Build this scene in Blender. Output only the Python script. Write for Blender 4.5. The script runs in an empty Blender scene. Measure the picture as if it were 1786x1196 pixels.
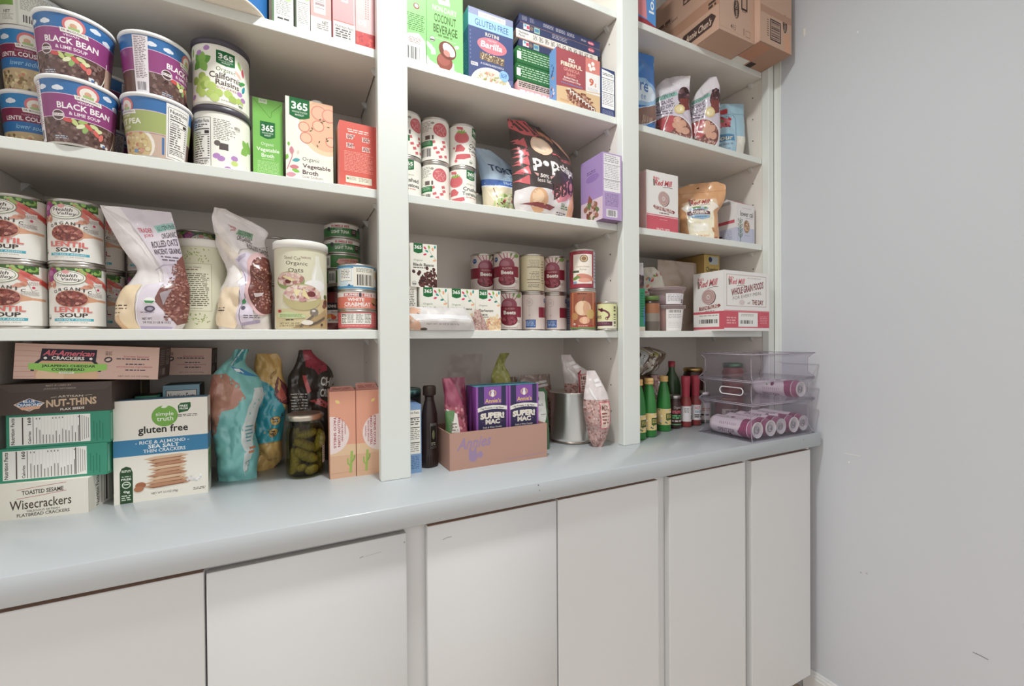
# Pantry shelves: everything is built here in code.
import bpy, math, random
import numpy as np
from mathutils import Vector, Matrix, noise
from mathutils.geometry import tessellate_polygon
PI = math.pi
SC = bpy.context.scene
COL = SC.collection
rnd = random.Random(7)
WORLD, WLO, WHI, EXPO, LAMP, LSIZE = .86, .42, 1.55, .34, 12.0, .12

# ------------------------------------------------------------------ camera
cam_d = bpy.data.cameras.new('camera'); cam = bpy.data.objects.new('camera', cam_d); COL.objects.link(cam)
cam_d.sensor_fit = 'HORIZONTAL'; cam_d.sensor_width = 36.0
cam_d.lens = 765.13 / 1786 * 36.0; cam_d.clip_start = 0.02; cam_d.clip_end = 30
YAW, PITCH, ROLL = .467897529, -.00795274752, -.00697243958
_f = Vector((math.sin(YAW)*math.cos(PITCH), math.cos(YAW)*math.cos(PITCH), math.sin(PITCH)))
_r0 = Vector((math.cos(YAW), -math.sin(YAW), 0)); _u0 = _r0.cross(_f)
_r = _r0*math.cos(ROLL) + _u0*math.sin(ROLL); _u = -_r0*math.sin(ROLL) + _u0*math.cos(ROLL)
mw = Matrix.Identity(4)
for i in range(3):
    mw[i][0] = _r[i]; mw[i][1] = _u[i]; mw[i][2] = -_f[i]
mw.translation = (0, -.96, 1.1721)
cam.matrix_world = mw
SC.camera = cam

# ------------------------------------------------------------------ world, exposure
W = bpy.data.worlds.new('world'); SC.world = W; W.use_nodes = True
bgn = W.node_tree.nodes['Background']
bgn.inputs['Color'].default_value = (1.0, .965, .94, 1); bgn.inputs['Strength'].default_value = WORLD
# brighter towards the top, as in a room with a white ceiling and a darker floor
_n = W.node_tree.nodes; _k = W.node_tree.links
_tc = _n.new('ShaderNodeTexCoord'); _sx = _n.new('ShaderNodeSeparateXYZ'); _mr = _n.new('ShaderNodeMapRange')
_mr.inputs['From Min'].default_value = -.25; _mr.inputs['From Max'].default_value = .55
_mr.inputs['To Min'].default_value = WORLD*WLO; _mr.inputs['To Max'].default_value = WORLD*WHI
_k.new(_tc.outputs['Generated'], _sx.inputs[0]); _k.new(_sx.outputs['Z'], _mr.inputs['Value']); _k.new(_mr.outputs[0], bgn.inputs['Strength'])
SC.view_settings.view_transform = 'Standard'; SC.view_settings.look = 'None'
SC.view_settings.gamma = 1.0; SC.view_settings.use_curve_mapping = False
SC.view_settings.exposure = EXPO

# ------------------------------------------------------------------ colours, materials
def lin(h):
    o = []
    for i in (0, 2, 4):
        c = int(h[i:i+2], 16) / 255
        o.append(c/12.92 if c <= .04045 else ((c+.055)/1.055)**2.4)
    return (o[0], o[1], o[2], 1.0)
_lc = {}
def L(h):
    if not isinstance(h, str): return h
    if h not in _lc: _lc[h] = lin(h)
    return _lc[h]
MATS = {}
def mat(name, rough=.5, metal=0., coat=0., spec=.5, bump=0., bscale=200., trans=0.):
    m = bpy.data.materials.new(name); m.use_nodes = True
    nt = m.node_tree; b = nt.nodes['Principled BSDF']
    a = nt.nodes.new('ShaderNodeAttribute'); a.attribute_name = 'Col'
    nt.links.new(a.outputs['Color'], b.inputs['Base Color'])
    b.inputs['Roughness'].default_value = rough; b.inputs['Metallic'].default_value = metal
    b.inputs['Coat Weight'].default_value = coat; b.inputs['Coat Roughness'].default_value = .12
    b.inputs['Specular IOR Level'].default_value = spec
    if bump:
        tc = nt.nodes.new('ShaderNodeTexCoord')
        n = nt.nodes.new('ShaderNodeTexNoise'); n.inputs['Scale'].default_value = bscale; n.inputs['Detail'].default_value = 4
        bp = nt.nodes.new('ShaderNodeBump'); bp.inputs['Strength'].default_value = bump; bp.inputs['Distance'].default_value = .002
        nt.links.new(tc.outputs['Object'], n.inputs['Vector'])
        nt.links.new(n.outputs['Fac'], bp.inputs['Height']); nt.links.new(bp.outputs['Normal'], b.inputs['Normal'])
    MATS[name] = m
    return m
mat('paint', .45, bump=.12, bscale=60); mat('wallpaint', .7, bump=.1, bscale=120)
mat('countertop_paint', .3, coat=.25, bump=.05, bscale=40)
mat('card', .55, spec=.35); mat('gloss', .3, spec=.5); mat('film', .28, spec=.55, coat=.25); mat('paper', .6, spec=.3)
mat('metal', .3, metal=1.0); mat('brushed', .3, metal=1.0); mat('plastic', .4); mat('matte', .85, spec=.2)
mat('foil', .3, spec=.6, coat=.4)
def clear(name, tint, gl=.06, rough=.04, mixd=0., dcol='ffffff', ior=1.45):
    """thin clear material: light passes straight through, reflecting at grazing angles"""
    m = bpy.data.materials.new(name); m.use_nodes = True
    nt = m.node_tree; N = nt.nodes; K = nt.links; N.remove(N['Principled BSDF'])
    out = N['Material Output']
    t = N.new('ShaderNodeBsdfTransparent'); t.inputs['Color'].default_value = L(tint)
    g = N.new('ShaderNodeBsdfGlossy'); g.inputs['Roughness'].default_value = rough
    lw = N.new('ShaderNodeLayerWeight'); lw.inputs['Blend'].default_value = .5
    pw = N.new('ShaderNodeMath'); pw.operation = 'POWER'; pw.inputs[1].default_value = 5
    fr = N.new('ShaderNodeMapRange'); f0 = ((ior-1)/(ior+1))**2
    fr.inputs['To Min'].default_value = f0; fr.inputs['To Max'].default_value = .7
    K.new(lw.outputs['Facing'], pw.inputs[0]); K.new(pw.outputs[0], fr.inputs['Value'])
    mx = N.new('ShaderNodeMixShader')
    K.new(fr.outputs[0], mx.inputs['Fac']); K.new(g.outputs[0], mx.inputs[2])
    if mixd:
        d = N.new('ShaderNodeBsdfDiffuse'); d.inputs['Color'].default_value = L(dcol)
        m2 = N.new('ShaderNodeMixShader'); m2.inputs['Fac'].default_value = mixd
        K.new(t.outputs[0], m2.inputs[1]); K.new(d.outputs[0], m2.inputs[2]); K.new(m2.outputs[0], mx.inputs[1])
    else:
        K.new(t.outputs[0], mx.inputs[1])
    K.new(mx.outputs[0], out.inputs['Surface'])
    MATS[name] = m
clear('clear_plastic', 'faf9fb', ior=1.35, rough=.05, mixd=.022, dcol='d8d2dc')
clear('edge_plastic', 'f0ecf2', ior=1.45, rough=.1, mixd=.38, dcol='cfc8d4')  # whitened mix, puts the highlights along clear edges into the colour
clear('clear_glass', 'f4f7f0', ior=1.35)
clear('brine', 'e3d9a8', ior=1.05)
clear('green_glass', '2f9a3e', ior=1.45, mixd=.25, dcol='2c7a30')
clear('clear_bag', 'f8f4f4', ior=1.4, rough=.15, mixd=.07, dcol='e8dcd8')
clear('tub_plastic', 'ece4e6', ior=1.35, rough=.15, mixd=.3, dcol='e6d6d6')
def emit(name, col, s):
    m = bpy.data.materials.new(name); m.use_nodes = True
    b = m.node_tree.nodes['Principled BSDF']; b.inputs['Base Color'].default_value = L(col)
    b.inputs['Emission Color'].default_value = L(col); b.inputs['Emission Strength'].default_value = s
    MATS[name] = m
emit('lamp_glow', 'fff4e8', 6)

# ------------------------------------------------------------------ objects
def tag(o, label=None, cat=None, group=None, kind=None):
    if label: o['label'] = label
    if cat: o['category'] = cat
    if group: o['group'] = group
    if kind: o['kind'] = kind
    return o
def empty(name, loc, rz=0, label=None, cat=None, group=None):
    o = bpy.data.objects.new(name, None); COL.objects.link(o); o.empty_display_size = .02
    o.location = loc; o.rotation_euler = (0, 0, rz)
    return tag(o, label, cat, group)
def dup(root, loc, rz=0, label=None, group=None, cat=None):
    """copy a thing with its parts and sub-parts (mesh data shared)"""
    r = root.copy(); COL.objects.link(r); r.location = loc; r.rotation_euler = (0, 0, rz)
    tag(r, label, cat, group)
    for ch in list(root.children):
        c = ch.copy(); COL.objects.link(c); c.parent = r
        for g in list(ch.children):
            d = g.copy(); COL.objects.link(d); d.parent = c
    return r

class MB:
    def __init__(s): s.v = []; s.n = []; s.f = []; s.c = []; s.m = []; s.s = []; s.mats = []
    def mi(s, m):
        if m not in s.mats: s.mats.append(m)
        return s.mats.index(m)
    def face(s, pts, col, m='card', nr=None, sm=False):
        b = len(s.v)
        s.v += [tuple(p) for p in pts]; s.n += [tuple(q) for q in nr] if nr else [(0, 0, 0)]*len(pts)
        s.f.append(list(range(b, b+len(pts)))); s.c.append(L(col)); s.m.append(s.mi(m)); s.s.append(bool(nr) or sm)
    def mesh(s, vs, fs, col, m='card', sm=True):
        b = len(s.v); s.v += [tuple(p) for p in vs]; s.n += [(0, 0, 0)]*len(vs); k = s.mi(m)
        for i, f in enumerate(fs):
            s.f.append([b+q for q in f]); s.c.append(L(col[i]) if isinstance(col, list) else L(col)); s.m.append(k); s.s.append(sm)
    def box(s, x0, x1, y0, y1, z0, z1, col, m='card', bev=0.):
        c = col if isinstance(col, dict) else {}
        g = lambda k: c.get(k, c.get('all', 'ffffff')) if c else col
        if bev:
            b = bev   # chamfer every edge: 24 vertices
            V = []; I = {}
            for ix, x in enumerate((x0, x1)):
                for iy, y in enumerate((y0, y1)):
                    for iz, z in enumerate((z0, z1)):
                        sx, sy, sz = (1, -1)[ix], (1, -1)[iy], (1, -1)[iz]
                        for ax in range(3):
                            p = [x+sx*b, y+sy*b, z+sz*b]; p[ax] = (x, y, z)[ax]
                            I[ix, iy, iz, ax] = len(V); V.append(p)
            F = []
            for k in (0, 1):
                q = [I[k, a, c_, 0] for a, c_ in ((0, 0), (1, 0), (1, 1), (0, 1))]; F.append(q if k else q[::-1])
                q = [I[a, k, c_, 1] for a, c_ in ((0, 0), (1, 0), (1, 1), (0, 1))]; F.append(q[::-1] if k else q)
                q = [I[a, c_, k, 2] for a, c_ in ((0, 0), (1, 0), (1, 1), (0, 1))]; F.append(q if k else q[::-1])
            for a in (0, 1):
                for c_ in (0, 1):
                    F.append([I[a, c_, 0, 0], I[a, c_, 1, 0], I[a, c_, 1, 1], I[a, c_, 0, 1]])
                    F.append([I[a, 0, c_, 0], I[a, 1, c_, 0], I[a, 1, c_, 2], I[a, 0, c_, 2]])
                    F.append([I[0, a, c_, 1], I[1, a, c_, 1], I[1, a, c_, 2], I[0, a, c_, 2]])
                    for d in (0, 1): F.append([I[a, c_, d, 0], I[a, c_, d, 1], I[a, c_, d, 2]])
            cen = Vector(((x0+x1)/2, (y0+y1)/2, (z0+z1)/2))
            F2 = []
            for f in F:
                P = [Vector(V[i]) for i in f]; n = (P[1]-P[0]).cross(P[2]-P[0]); mid = sum(P, Vector())/len(P)
                F2.append(f if n.dot(mid-cen) > 0 else f[::-1])
            cs = []
            keys = {0: 'left', 1: 'front', 2: 'bottom', 3: 'right', 4: 'back', 5: 'top'}
            for i, f in enumerate(F2): cs.append(g(keys[i]) if i < 6 else g('front'))
            s.mesh(V, F2, cs, m, False); return
        A = [(x0, y0, z0), (x1, y0, z0), (x1, y1, z0), (x0, y1, z0), (x0, y0, z1), (x1, y0, z1), (x1, y1, z1), (x0, y1, z1)]
        for k, f in (('front', (0, 1, 5, 4)), ('right', (1, 2, 6, 5)), ('back', (2, 3, 7, 6)), ('left', (3, 0, 4, 7)), ('top', (4, 5, 6, 7)), ('bottom', (3, 2, 1, 0))):
            s.face([A[i] for i in f], g(k), m)
    def lathe(s, prof, col, m='plastic', n=40, cx=0, cy=0, sm=True, cap=True):
        """profile [(r, z) or (r, z, colour-of-the-segment-above)]"""
        b = len(s.v); k = s.mi(m); P = len(prof)
        for p in prof:
            for i in range(n):
                a = 2*PI*i/n; s.v.append((cx+p[0]*math.sin(a), cy-p[0]*math.cos(a), p[1])); s.n.append((0, 0, 0))
        for j in range(P-1):
            c = L(prof[j][2]) if len(prof[j]) > 2 else L(col)
            for i in range(n):
                i2 = (i+1) % n
                s.f.append([b+j*n+i, b+j*n+i2, b+(j+1)*n+i2, b+(j+1)*n+i]); s.c.append(c); s.m.append(k); s.s.append(sm)
        if cap:
            if prof[0][0] > 1e-6: s.f.append([b+i for i in range(n)][::-1]); s.c.append(L(col)); s.m.append(k); s.s.append(False)
            if prof[-1][0] > 1e-6: s.f.append([b+(P-1)*n+i for i in range(n)]); s.c.append(L(prof[-1][2]) if len(prof[-1]) > 2 else L(col)); s.m.append(k); s.s.append(False)
    def tube(s, pts, r, col, m='plastic', n=8):
        pts = [Vector(p) for p in pts]; b = len(s.v); k = s.mi(m)
        rr = r if isinstance(r, (list, tuple)) else [r]*len(pts)
        for j, p in enumerate(pts):
            t = (pts[min(j+1, len(pts)-1)] - pts[max(j-1, 0)]).normalized()
            a = t.cross(Vector((0, 0, 1)) if abs(t.z) < .9 else Vector((1, 0, 0))).normalized(); c = t.cross(a)
            for i in range(n):
                q = p + (a*math.cos(2*PI*i/n) + c*math.sin(2*PI*i/n))*rr[j]; s.v.append(tuple(q)); s.n.append((0, 0, 0))
        for j in range(len(pts)-1):
            for i in range(n):
                s.f.append([b+j*n+i, b+(j+1)*n+i, b+(j+1)*n+(i+1) % n, b+j*n+(i+1) % n]); s.c.append(L(col)); s.m.append(k); s.s.append(True)
        for o, rev in ((0, False), ((len(pts)-1)*n, True)):
            q = [b+o+i for i in range(n)]; s.f.append(q[::-1] if rev else q); s.c.append(L(col)); s.m.append(k); s.s.append(False)
    def art(s, A, S, m='card', base=.00025, eps=.00005):
        k = s.mi(m)
        for lay, col, polys in A.prims:
            off = base + eps*lay; c = L(col); keys = {}
            for poly in polys:
                for cell in S.dice(poly):
                    idx = []
                    for (u, v) in cell:
                        q = (round(u, 5), round(v, 5))
                        if q not in keys:
                            p, nn = S.ev(u, v); keys[q] = len(s.v)
                            s.v.append(tuple(p + nn*off)); s.n.append(tuple(nn))
                        if keys[q] not in idx: idx.append(keys[q])
                    if len(idx) > 2:
                        s.f.append(idx); s.c.append(c); s.m.append(k); s.s.append(True)
    def base(s, S, colf, m):
        """the mapped surface itself, coloured cell by cell"""
        b = len(s.v); k = s.mi(m)
        for j in range(S.nv+1):
            for i in range(S.nu+1):
                s.v.append(tuple(S.P[j][i])); s.n.append(tuple(S.N[j][i]))
        for j in range(S.nv):
            for i in range(S.nu):
                q = b+j*(S.nu+1)+i
                s.f.append([q, q+1, q+S.nu+2, q+S.nu+1]); s.c.append(L(colf((i+.5)/S.nu, 1-(j+.5)/S.nv) if callable(colf) else colf)); s.m.append(k); s.s.append(True)
    def xf(s, M, start=0):
        R3 = M.to_3x3()
        for i in range(start, len(s.v)):
            s.v[i] = tuple(M @ Vector(s.v[i]))
            if s.n[i] != (0, 0, 0): s.n[i] = tuple(R3 @ Vector(s.n[i]))
        return s
    def obj(s, name, parent=None, loc=(0, 0, 0), rz=0, label=None, cat=None, group=None, kind=None, rot=None):
        me = bpy.data.meshes.new(name); me.from_pydata(s.v, [], s.f); 
        for m in s.mats: me.materials.append(MATS[m])
        me.polygons.foreach_set('material_index', s.m)
        me.polygons.foreach_set('use_smooth', s.s)
        ca = me.color_attributes.new('Col', 'FLOAT_COLOR', 'CORNER')
        lens = np.array([len(f) for f in s.f]); cc = np.repeat(np.array(s.c, dtype=np.float32), lens, axis=0)
        ca.data.foreach_set('color', cc.ravel())
        me.update()
        if any(q != (0, 0, 0) for q in s.n): me.normals_split_custom_set_from_vertices(s.n)
        o = bpy.data.objects.new(name, me); COL.objects.link(o)
        if parent: o.parent = parent
        o.location = loc; o.rotation_euler = rot if rot else (0, 0, rz)
        return tag(o, label, cat, group, kind)

# ------------------------------------------------------------------ mapped surfaces for printed artwork
class Surf:
    """u across, v up (metres); positions interpolated on a grid so that every printed layer stays parallel"""
    def __init__(s, W, H, fp, nu=0, nv=0):
        s.W, s.H, s.nu, s.nv = W, H, nu, nv
        if nu == 0:
            s.o = fp(0, 0); s.ex = (fp(W, 0)-s.o)/W; s.ey = (fp(0, H)-s.o)/H; s.nn = s.ex.cross(s.ey).normalized(); return
        s.P = [[fp(W*i/nu, H*j/nv) for i in range(nu+1)] for j in range(nv+1)]
        s.N = []
        for j in range(nv+1):
            row = []
            for i in range(nu+1):
                a = s.P[j][min(i+1, nu)]-s.P[j][max(i-1, 0)]; b = s.P[min(j+1, nv)][i]-s.P[max(j-1, 0)][i]
                n = a.cross(b); row.append(n.normalized() if n.length > 1e-12 else Vector((0, -1, 0)))
            s.N.append(row)
    def ev(s, u, v):
        if s.nu == 0: return s.o + s.ex*u + s.ey*v, s.nn
        a = min(max(u/s.W*s.nu, 0), s.nu); b = min(max(v/s.H*s.nv, 0), s.nv)
        i = min(int(a), s.nu-1); j = min(int(b), s.nv-1); a -= i; b -= j
        P, N = s.P, s.N
        p = (P[j][i]*(1-a)+P[j][i+1]*a)*(1-b) + (P[j+1][i]*(1-a)+P[j+1][i+1]*a)*b
        n = (N[j][i]*(1-a)+N[j][i+1]*a)*(1-b) + (N[j+1][i]*(1-a)+N[j+1][i+1]*a)*b
        return p, n
    def dice(s, poly):
        poly = clip4(poly, s.W, s.H)
        if len(poly) < 3: return []
        if s.nu == 0: return [poly]
        out = [poly]
        for ax, st in ((0, s.W/s.nu), (1, s.H/s.nv)):
            nx = []
            for p in out:
                lo = min(q[ax] for q in p); hi = max(q[ax] for q in p)
                a = int(math.floor(lo/st+1e-6)); b = int(math.ceil(hi/st-1e-6))
                if b-a <= 1: nx.append(p); continue
                rest = p
                for k in range(a+1, b):
                    l, rest = split(rest, ax, k*st)
                    if len(l) > 2: nx.append(l)
                    if len(rest) < 3: break
                if len(rest) > 2: nx.append(rest)
            out = nx
        return out
def split(p, ax, c):
    l, r = [], []
    for i in range(len(p)):
        a, b = p[i], p[(i+1) % len(p)]
        if a[ax] <= c: l.append(a)
        if a[ax] >= c: r.append(a)
        if (a[ax]-c)*(b[ax]-c) < 0:
            t = (c-a[ax])/(b[ax]-a[ax]); q = [a[0]+(b[0]-a[0])*t, a[1]+(b[1]-a[1])*t]; q[ax] = c
            l.append(tuple(q)); r.append(tuple(q))
    return l, r
def clip4(p, W, H):
    for ax, c, keep in ((0, 0, 1), (0, W, 0), (1, 0, 1), (1, H, 0)):
        if keep and min(q[ax] for q in p) >= c: continue
        if not keep and max(q[ax] for q in p) <= c: continue
        p = split(p, ax, c)[keep]
        if len(p) < 3: return []
    return p
def planar(o, ex, ey, W, H):
    o, ex, ey = Vector(o), Vector(ex), Vector(ey)
    return Surf(W, H, lambda u, v: o+ex*u+ey*v)
def cone(r0, r1, H, z0=0, nu=48, nv=1):
    """wrapped label, u=.5 of the turn faces -y; radius r0 at the bottom, r1 at the top; width measured at the mean radius"""
    Wd = PI*(r0+r1)
    def fp(u, v):
        t = (u/Wd-.5)*2*PI; r = r0+(r1-r0)*v/H
        return Vector((r*math.sin(t), -r*math.cos(t), z0+v))
    return Surf(Wd, H, fp, nu, nv)

# ------------------------------------------------------------------ lettering
_txt = {}
def glyphs(body, bold=0.):
    k = (body, bold)
    if k in _txt: return _txt[k]
    cu = bpy.data.curves.new('lettering', 'FONT'); cu.body = body; cu.size = 1; cu.resolution_u = 2; cu.offset = bold
    cu.fill_mode = 'FRONT'
    ob = bpy.data.objects.new('lettering', cu); COL.objects.link(ob)
    dg = bpy.context.evaluated_depsgraph_get(); ev = ob.evaluated_get(dg); me = ev.to_mesh()
    P = [(v.co.x, v.co.y) for v in me.vertices]; F = [tuple(p.vertices) for p in me.polygons]
    ev.to_mesh_clear(); bpy.data.objects.remove(ob); bpy.data.curves.remove(cu)
    if not P: P = [(0, 0), (1, 0), (1, 1)]; F = [(0, 1, 2)]
    x0 = min(p[0] for p in P); x1 = max(p[0] for p in P); y0 = min(p[1] for p in P); y1 = max(p[1] for p in P)
    P = [((p[0]-x0)/(x1-x0), (p[1]-y0)/(y1-y0)) for p in P]
    _txt[k] = (P, F)
    return _txt[k]

class Art:
    """artwork on a face, all coordinates in fractions of the face, y measured downwards"""
    def __init__(s, W, H, bg=None):
        s.W, s.H = W, H; s.prims = []; s.bb = []
        if bg: s.r(0, 0, 1, 1, bg)
    def add(s, polys, col):
        """polys in metres (y up); the layer is one above whatever it overlaps"""
        if not polys: return s
        polys = [p if sum(a[0]*b[1]-b[0]*a[1] for a, b in zip(p, p[1:]+p[:1])) > 0 else p[::-1] for p in polys]
        xs = [q[0] for p in polys for q in p]; ys = [q[1] for p in polys for q in p]
        b = (min(xs), min(ys), max(xs), max(ys)); lay = 0
        for (q, l) in s.bb:
            if l >= lay and b[0] < q[2] and b[2] > q[0] and b[1] < q[3] and b[3] > q[1]: lay = l+1
        s.bb.append((b, lay)); s.prims.append((lay, col, polys)); return s
    def merge(s, o, dx, dy):
        for lay, c, polys in o.prims: s.add([[(q[0]+dx, q[1]+dy) for q in p] for p in polys], c)
        return s
    def m(s, x, y): return (x*s.W, (1-y)*s.H)
    def r(s, x, y, w, h, c): return s.add([[s.m(x, y+h), s.m(x+w, y+h), s.m(x+w, y), s.m(x, y)]], c)
    def e(s, cx, cy, rx, ry, c, n=20, rot=0):
        """ellipse; rx in fractions of W, ry in fractions of H (same scale as rx when ry is None)"""
        a = rx*s.W; b = a if ry is None else ry*s.H; X, Y = s.m(cx, cy); ca, sa = math.cos(rot), math.sin(rot); P = []
        for i in range(n):
            t = 2*PI*i/n; p, q = a*math.cos(t), b*math.sin(t); P.append((X+p*ca-q*sa, Y+p*sa+q*ca))
        return s.add([P], c)
    def ring(s, cx, cy, rx, ry, th, c, n=24, a0=0, a1=2*PI):
        a = rx*s.W; b = a if ry is None else ry*s.H; X, Y = s.m(cx, cy); t = th*s.W; Q = []
        for i in range(n):
            p, q = a0+(a1-a0)*i/n, a0+(a1-a0)*(i+1)/n
            Q.append([(X+a*math.cos(p), Y+b*math.sin(p)), (X+(a-t)*math.cos(p), Y+(b-t)*math.sin(p)), (X+(a-t)*math.cos(q), Y+(b-t)*math.sin(q)), (X+a*math.cos(q), Y+b*math.sin(q))])
        return s.add(Q, c)
    def p(s, pts, c):
        P = [s.m(*q) for q in pts]
        T = tessellate_polygon([[Vector((q[0], q[1], 0)) for q in P]])
        return s.add([[P[i] for i in t] for t in T], c)
    def line(s, pts, th, c):
        P = [s.m(*q) for q in pts]; t = th*s.W/2; Q = []
        for a, b in zip(P, P[1:]):
            d = math.hypot(b[0]-a[0], b[1]-a[1]) or 1; nx, ny = -(b[1]-a[1])/d*t, (b[0]-a[0])/d*t
            Q.append([(a[0]+nx, a[1]+ny), (b[0]+nx, b[1]+ny), (b[0]-nx, b[1]-ny), (a[0]-nx, a[1]-ny)])
        return s.add(Q, c)
    def t(s, body, x, y, w, h, c, b=0., it=0., arc=0., rot=0., skew=0.):
        """lettering stretched to the box x, y, w, h; rot in quarter turns anticlockwise"""
        P, F = glyphs(body, b); Q = []
        for (px, py) in P:
            px2 = px + it*(py-.5)*h*s.H/(w*s.W)
            if rot == 1: fx, fy = x+w*(1-py), y+h*(1-px2)
            elif rot == -1: fx, fy = x+w*py, y+h*px2
            else: fx, fy = x+w*px2, y+h*(1-py) + arc*(4*(px2-.5)**2) + skew*(px2-.5)
            Q.append(s.m(fx, fy))
        return s.add([[Q[i] for i in f] for f in F], c)
    def g(s, x, y, w, h, n, c, d=.8, th=.5, just='l'):
        """rows of text too small to read"""
        R = []; hh = h/n
        for i in range(n):
            ln = w*(rnd.uniform(d, 1)); X = x if just == 'l' else x+(w-ln)/2; e = X+ln
            while X < e:
                k = min(rnd.uniform(.5, 1.7)*hh*s.H/s.W*1.6, e-X); k = max(k, w*.01)
                R.append([s.m(X, y+i*hh+hh*th), s.m(X+k, y+i*hh+hh*th), s.m(X+k, y+i*hh), s.m(X, y+i*hh)]); X += k + .45*hh*s.H/s.W
        return s.add(R, c)
    def bar(s, x, y, w, h, c='4a4248', bg=None, n=16, hor=False):
        if bg: s.r(x-w*.12, y-h*.1, w*1.24, h*1.25, bg)
        R = []; q = 0.
        while q < 1:
            k = rnd.choice((.4, .4, .8, 1.2))/n; k = min(k, 1-q)
            if hor: R.append([s.m(x, y+h*(q+k)), s.m(x+w, y+h*(q+k)), s.m(x+w, y+h*q), s.m(x, y+h*q)])
            else: R.append([s.m(x+w*q, y+h), s.m(x+w*(q+k), y+h), s.m(x+w*(q+k), y), s.m(x+w*q, y)])
            q += k + rnd.choice((.4, .6, 1.))/n
        return s.add(R, c)
    def blob(s, x, y, w, h, n, sz, cols, asp=(.6, 1.), ell=None, k=9, line=None):
        """a heap of small pieces, each an ellipse; ell keeps them inside an ellipse (cx, cy, rx, ry)"""
        for i in range(n):
            for _ in range(30):
                px, py = x+rnd.random()*w, y+rnd.random()*h
                if not ell or ((px-ell[0])/ell[2])**2+((py-ell[1])/ell[3])**2 < 1: break
            else: continue
            q = sz*rnd.uniform(.7, 1.25)
            s.e(px, py, q, q*rnd.uniform(*asp)*s.W/s.H, rnd.choice(cols), k, rnd.uniform(0, PI))
        return s
    def leaf(s, cx, cy, l, a, c, wd=.38):
        X, Y = s.m(cx, cy); l *= s.W; P = []
        for i in range(13):
            t = i/12; P.append((t-.5, wd*math.sin(PI*t)**.8*.5))
        P += [(q[0], -q[1]) for q in P[-2:0:-1]]
        ca, sa = math.cos(a), math.sin(a)
        return s.add([[(X+l*(p*ca-q*sa), Y+l*(p*sa+q*ca)) for p, q in P]], c)
    def nut(s, x, y, w, h, ink='3c3434', bg='f2f0ec', title='Nutrition Facts', rows=9):
        s.r(x, y, w, h, ink); s.r(x+w*.02, y+w*.02*s.W/s.H, w*.96, h-w*.04*s.W/s.H, bg)
        s.t(title, x+w*.07, y+h*.035, w*.86, h*.075, ink, .015)
        s.g(x+w*.07, y+h*.14, w*.8, h*.07, 2, ink, .6); s.r(x+w*.07, y+h*.225, w*.86, h*.02, ink)
        s.t('Calories', x+w*.07, y+h*.27, w*.42, h*.055, ink, .01); s.g(x+w*.7, y+h*.265, w*.22, h*.07, 1, ink, 1, .9)
        s.r(x+w*.07, y+h*.345, w*.86, h*.012, ink); hh = h*.42/rows
        for i in range(rows):
            s.g(x+w*.07, y+h*.38+i*hh, w*rnd.uniform(.35, .65), hh, 1, '6a6260', .9, .5); s.g(x+w*.84, y+h*.38+i*hh, w*.09, hh, 1, '6a6260', 1, .5)
        s.r(x+w*.07, y+h*.81, w*.86, h*.016, ink); s.g(x+w*.07, y+h*.85, w*.86, h*.1, 3, '6a6260')
        return s
    def l365(s, x, y, w, h, c='1f6b3a', sub=True):
        """green store crest with the number"""
        s.p([(x, y), (x+w, y), (x+w, y+h*.86), (x+w*.75, y+h*.95), (x+w*.5, y+h), (x+w*.25, y+h*.95), (x, y+h*.86)], c)
        s.t('365', x+w*.1, y+h*.18, w*.8, h*.38, 'f4f6f0', .03)
        if sub:
            s.t('WHOLE FOODS', x+w*.12, y+h*.62, w*.76, h*.09, 'dfe8dc', .01); s.t('MARKET', x+w*.28, y+h*.76, w*.44, h*.09, 'dfe8dc', .01)
        return s
    def sprig(s, x, y, w, h, cols=('d6486a', '3a9c94', '7fae3c', 'eaa878', '3f8f86', 'efb08a')):
        s.line([(x+w, y+h*.95), (x+w*.6, y+h*.55), (x+w*.35, y+h*.2)], .012, '8aa848')
        for i, (px, py, a) in enumerate(((.1, .62, .3), (.25, .4, 2.6), (.42, .12, 1.9), (.72, .25, 1.7), (.62, .72, 3.4), (.85, .98, 3.3), (.1, .2, 2.4), (.9, .1, 1.4))):
            s.leaf(x+w*px, y+h*py, w*.3, a, cols[i % len(cols)], .5)
        return s
    def usda(s, cx, cy, r, c='4a6a3c'):
        s.e(cx, cy, r, None, c); s.e(cx, cy, r*.86, None, 'f2f2ec'); s.r(cx-r*.78, cy+r*.05*s.W/s.H, r*1.56, r*.5*s.W/s.H, c)
        s.t('USDA', cx-r*.5, cy-r*.45*s.W/s.H, r, r*.36*s.W/s.H, c); return s

# ------------------------------------------------------------------ the room
S1, S2, S3, S4, CT = 1.195, 1.5003, 1.8034, 2.1048, .87
WALLC, WHITE, DOORC, TOPC, RAW = 'cdd0d6', 'e4e8e3', 'd6d7d8', 'bcc2c6', '94715e'
XR = 1.5216
INNER = 'e8e2da'  # white paint with warm bounce light inside the bays mixed into its colour
b = MB(); b.box(-1.6, 1.62, .335, .43, 0, 2.56, WALLC, 'wallpaint'); b.obj('wall_back', kind='structure')
b = MB(); b.box(XR, 1.62, -2.3, .335, 0, 2.56, WALLC, 'wallpaint')
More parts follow.
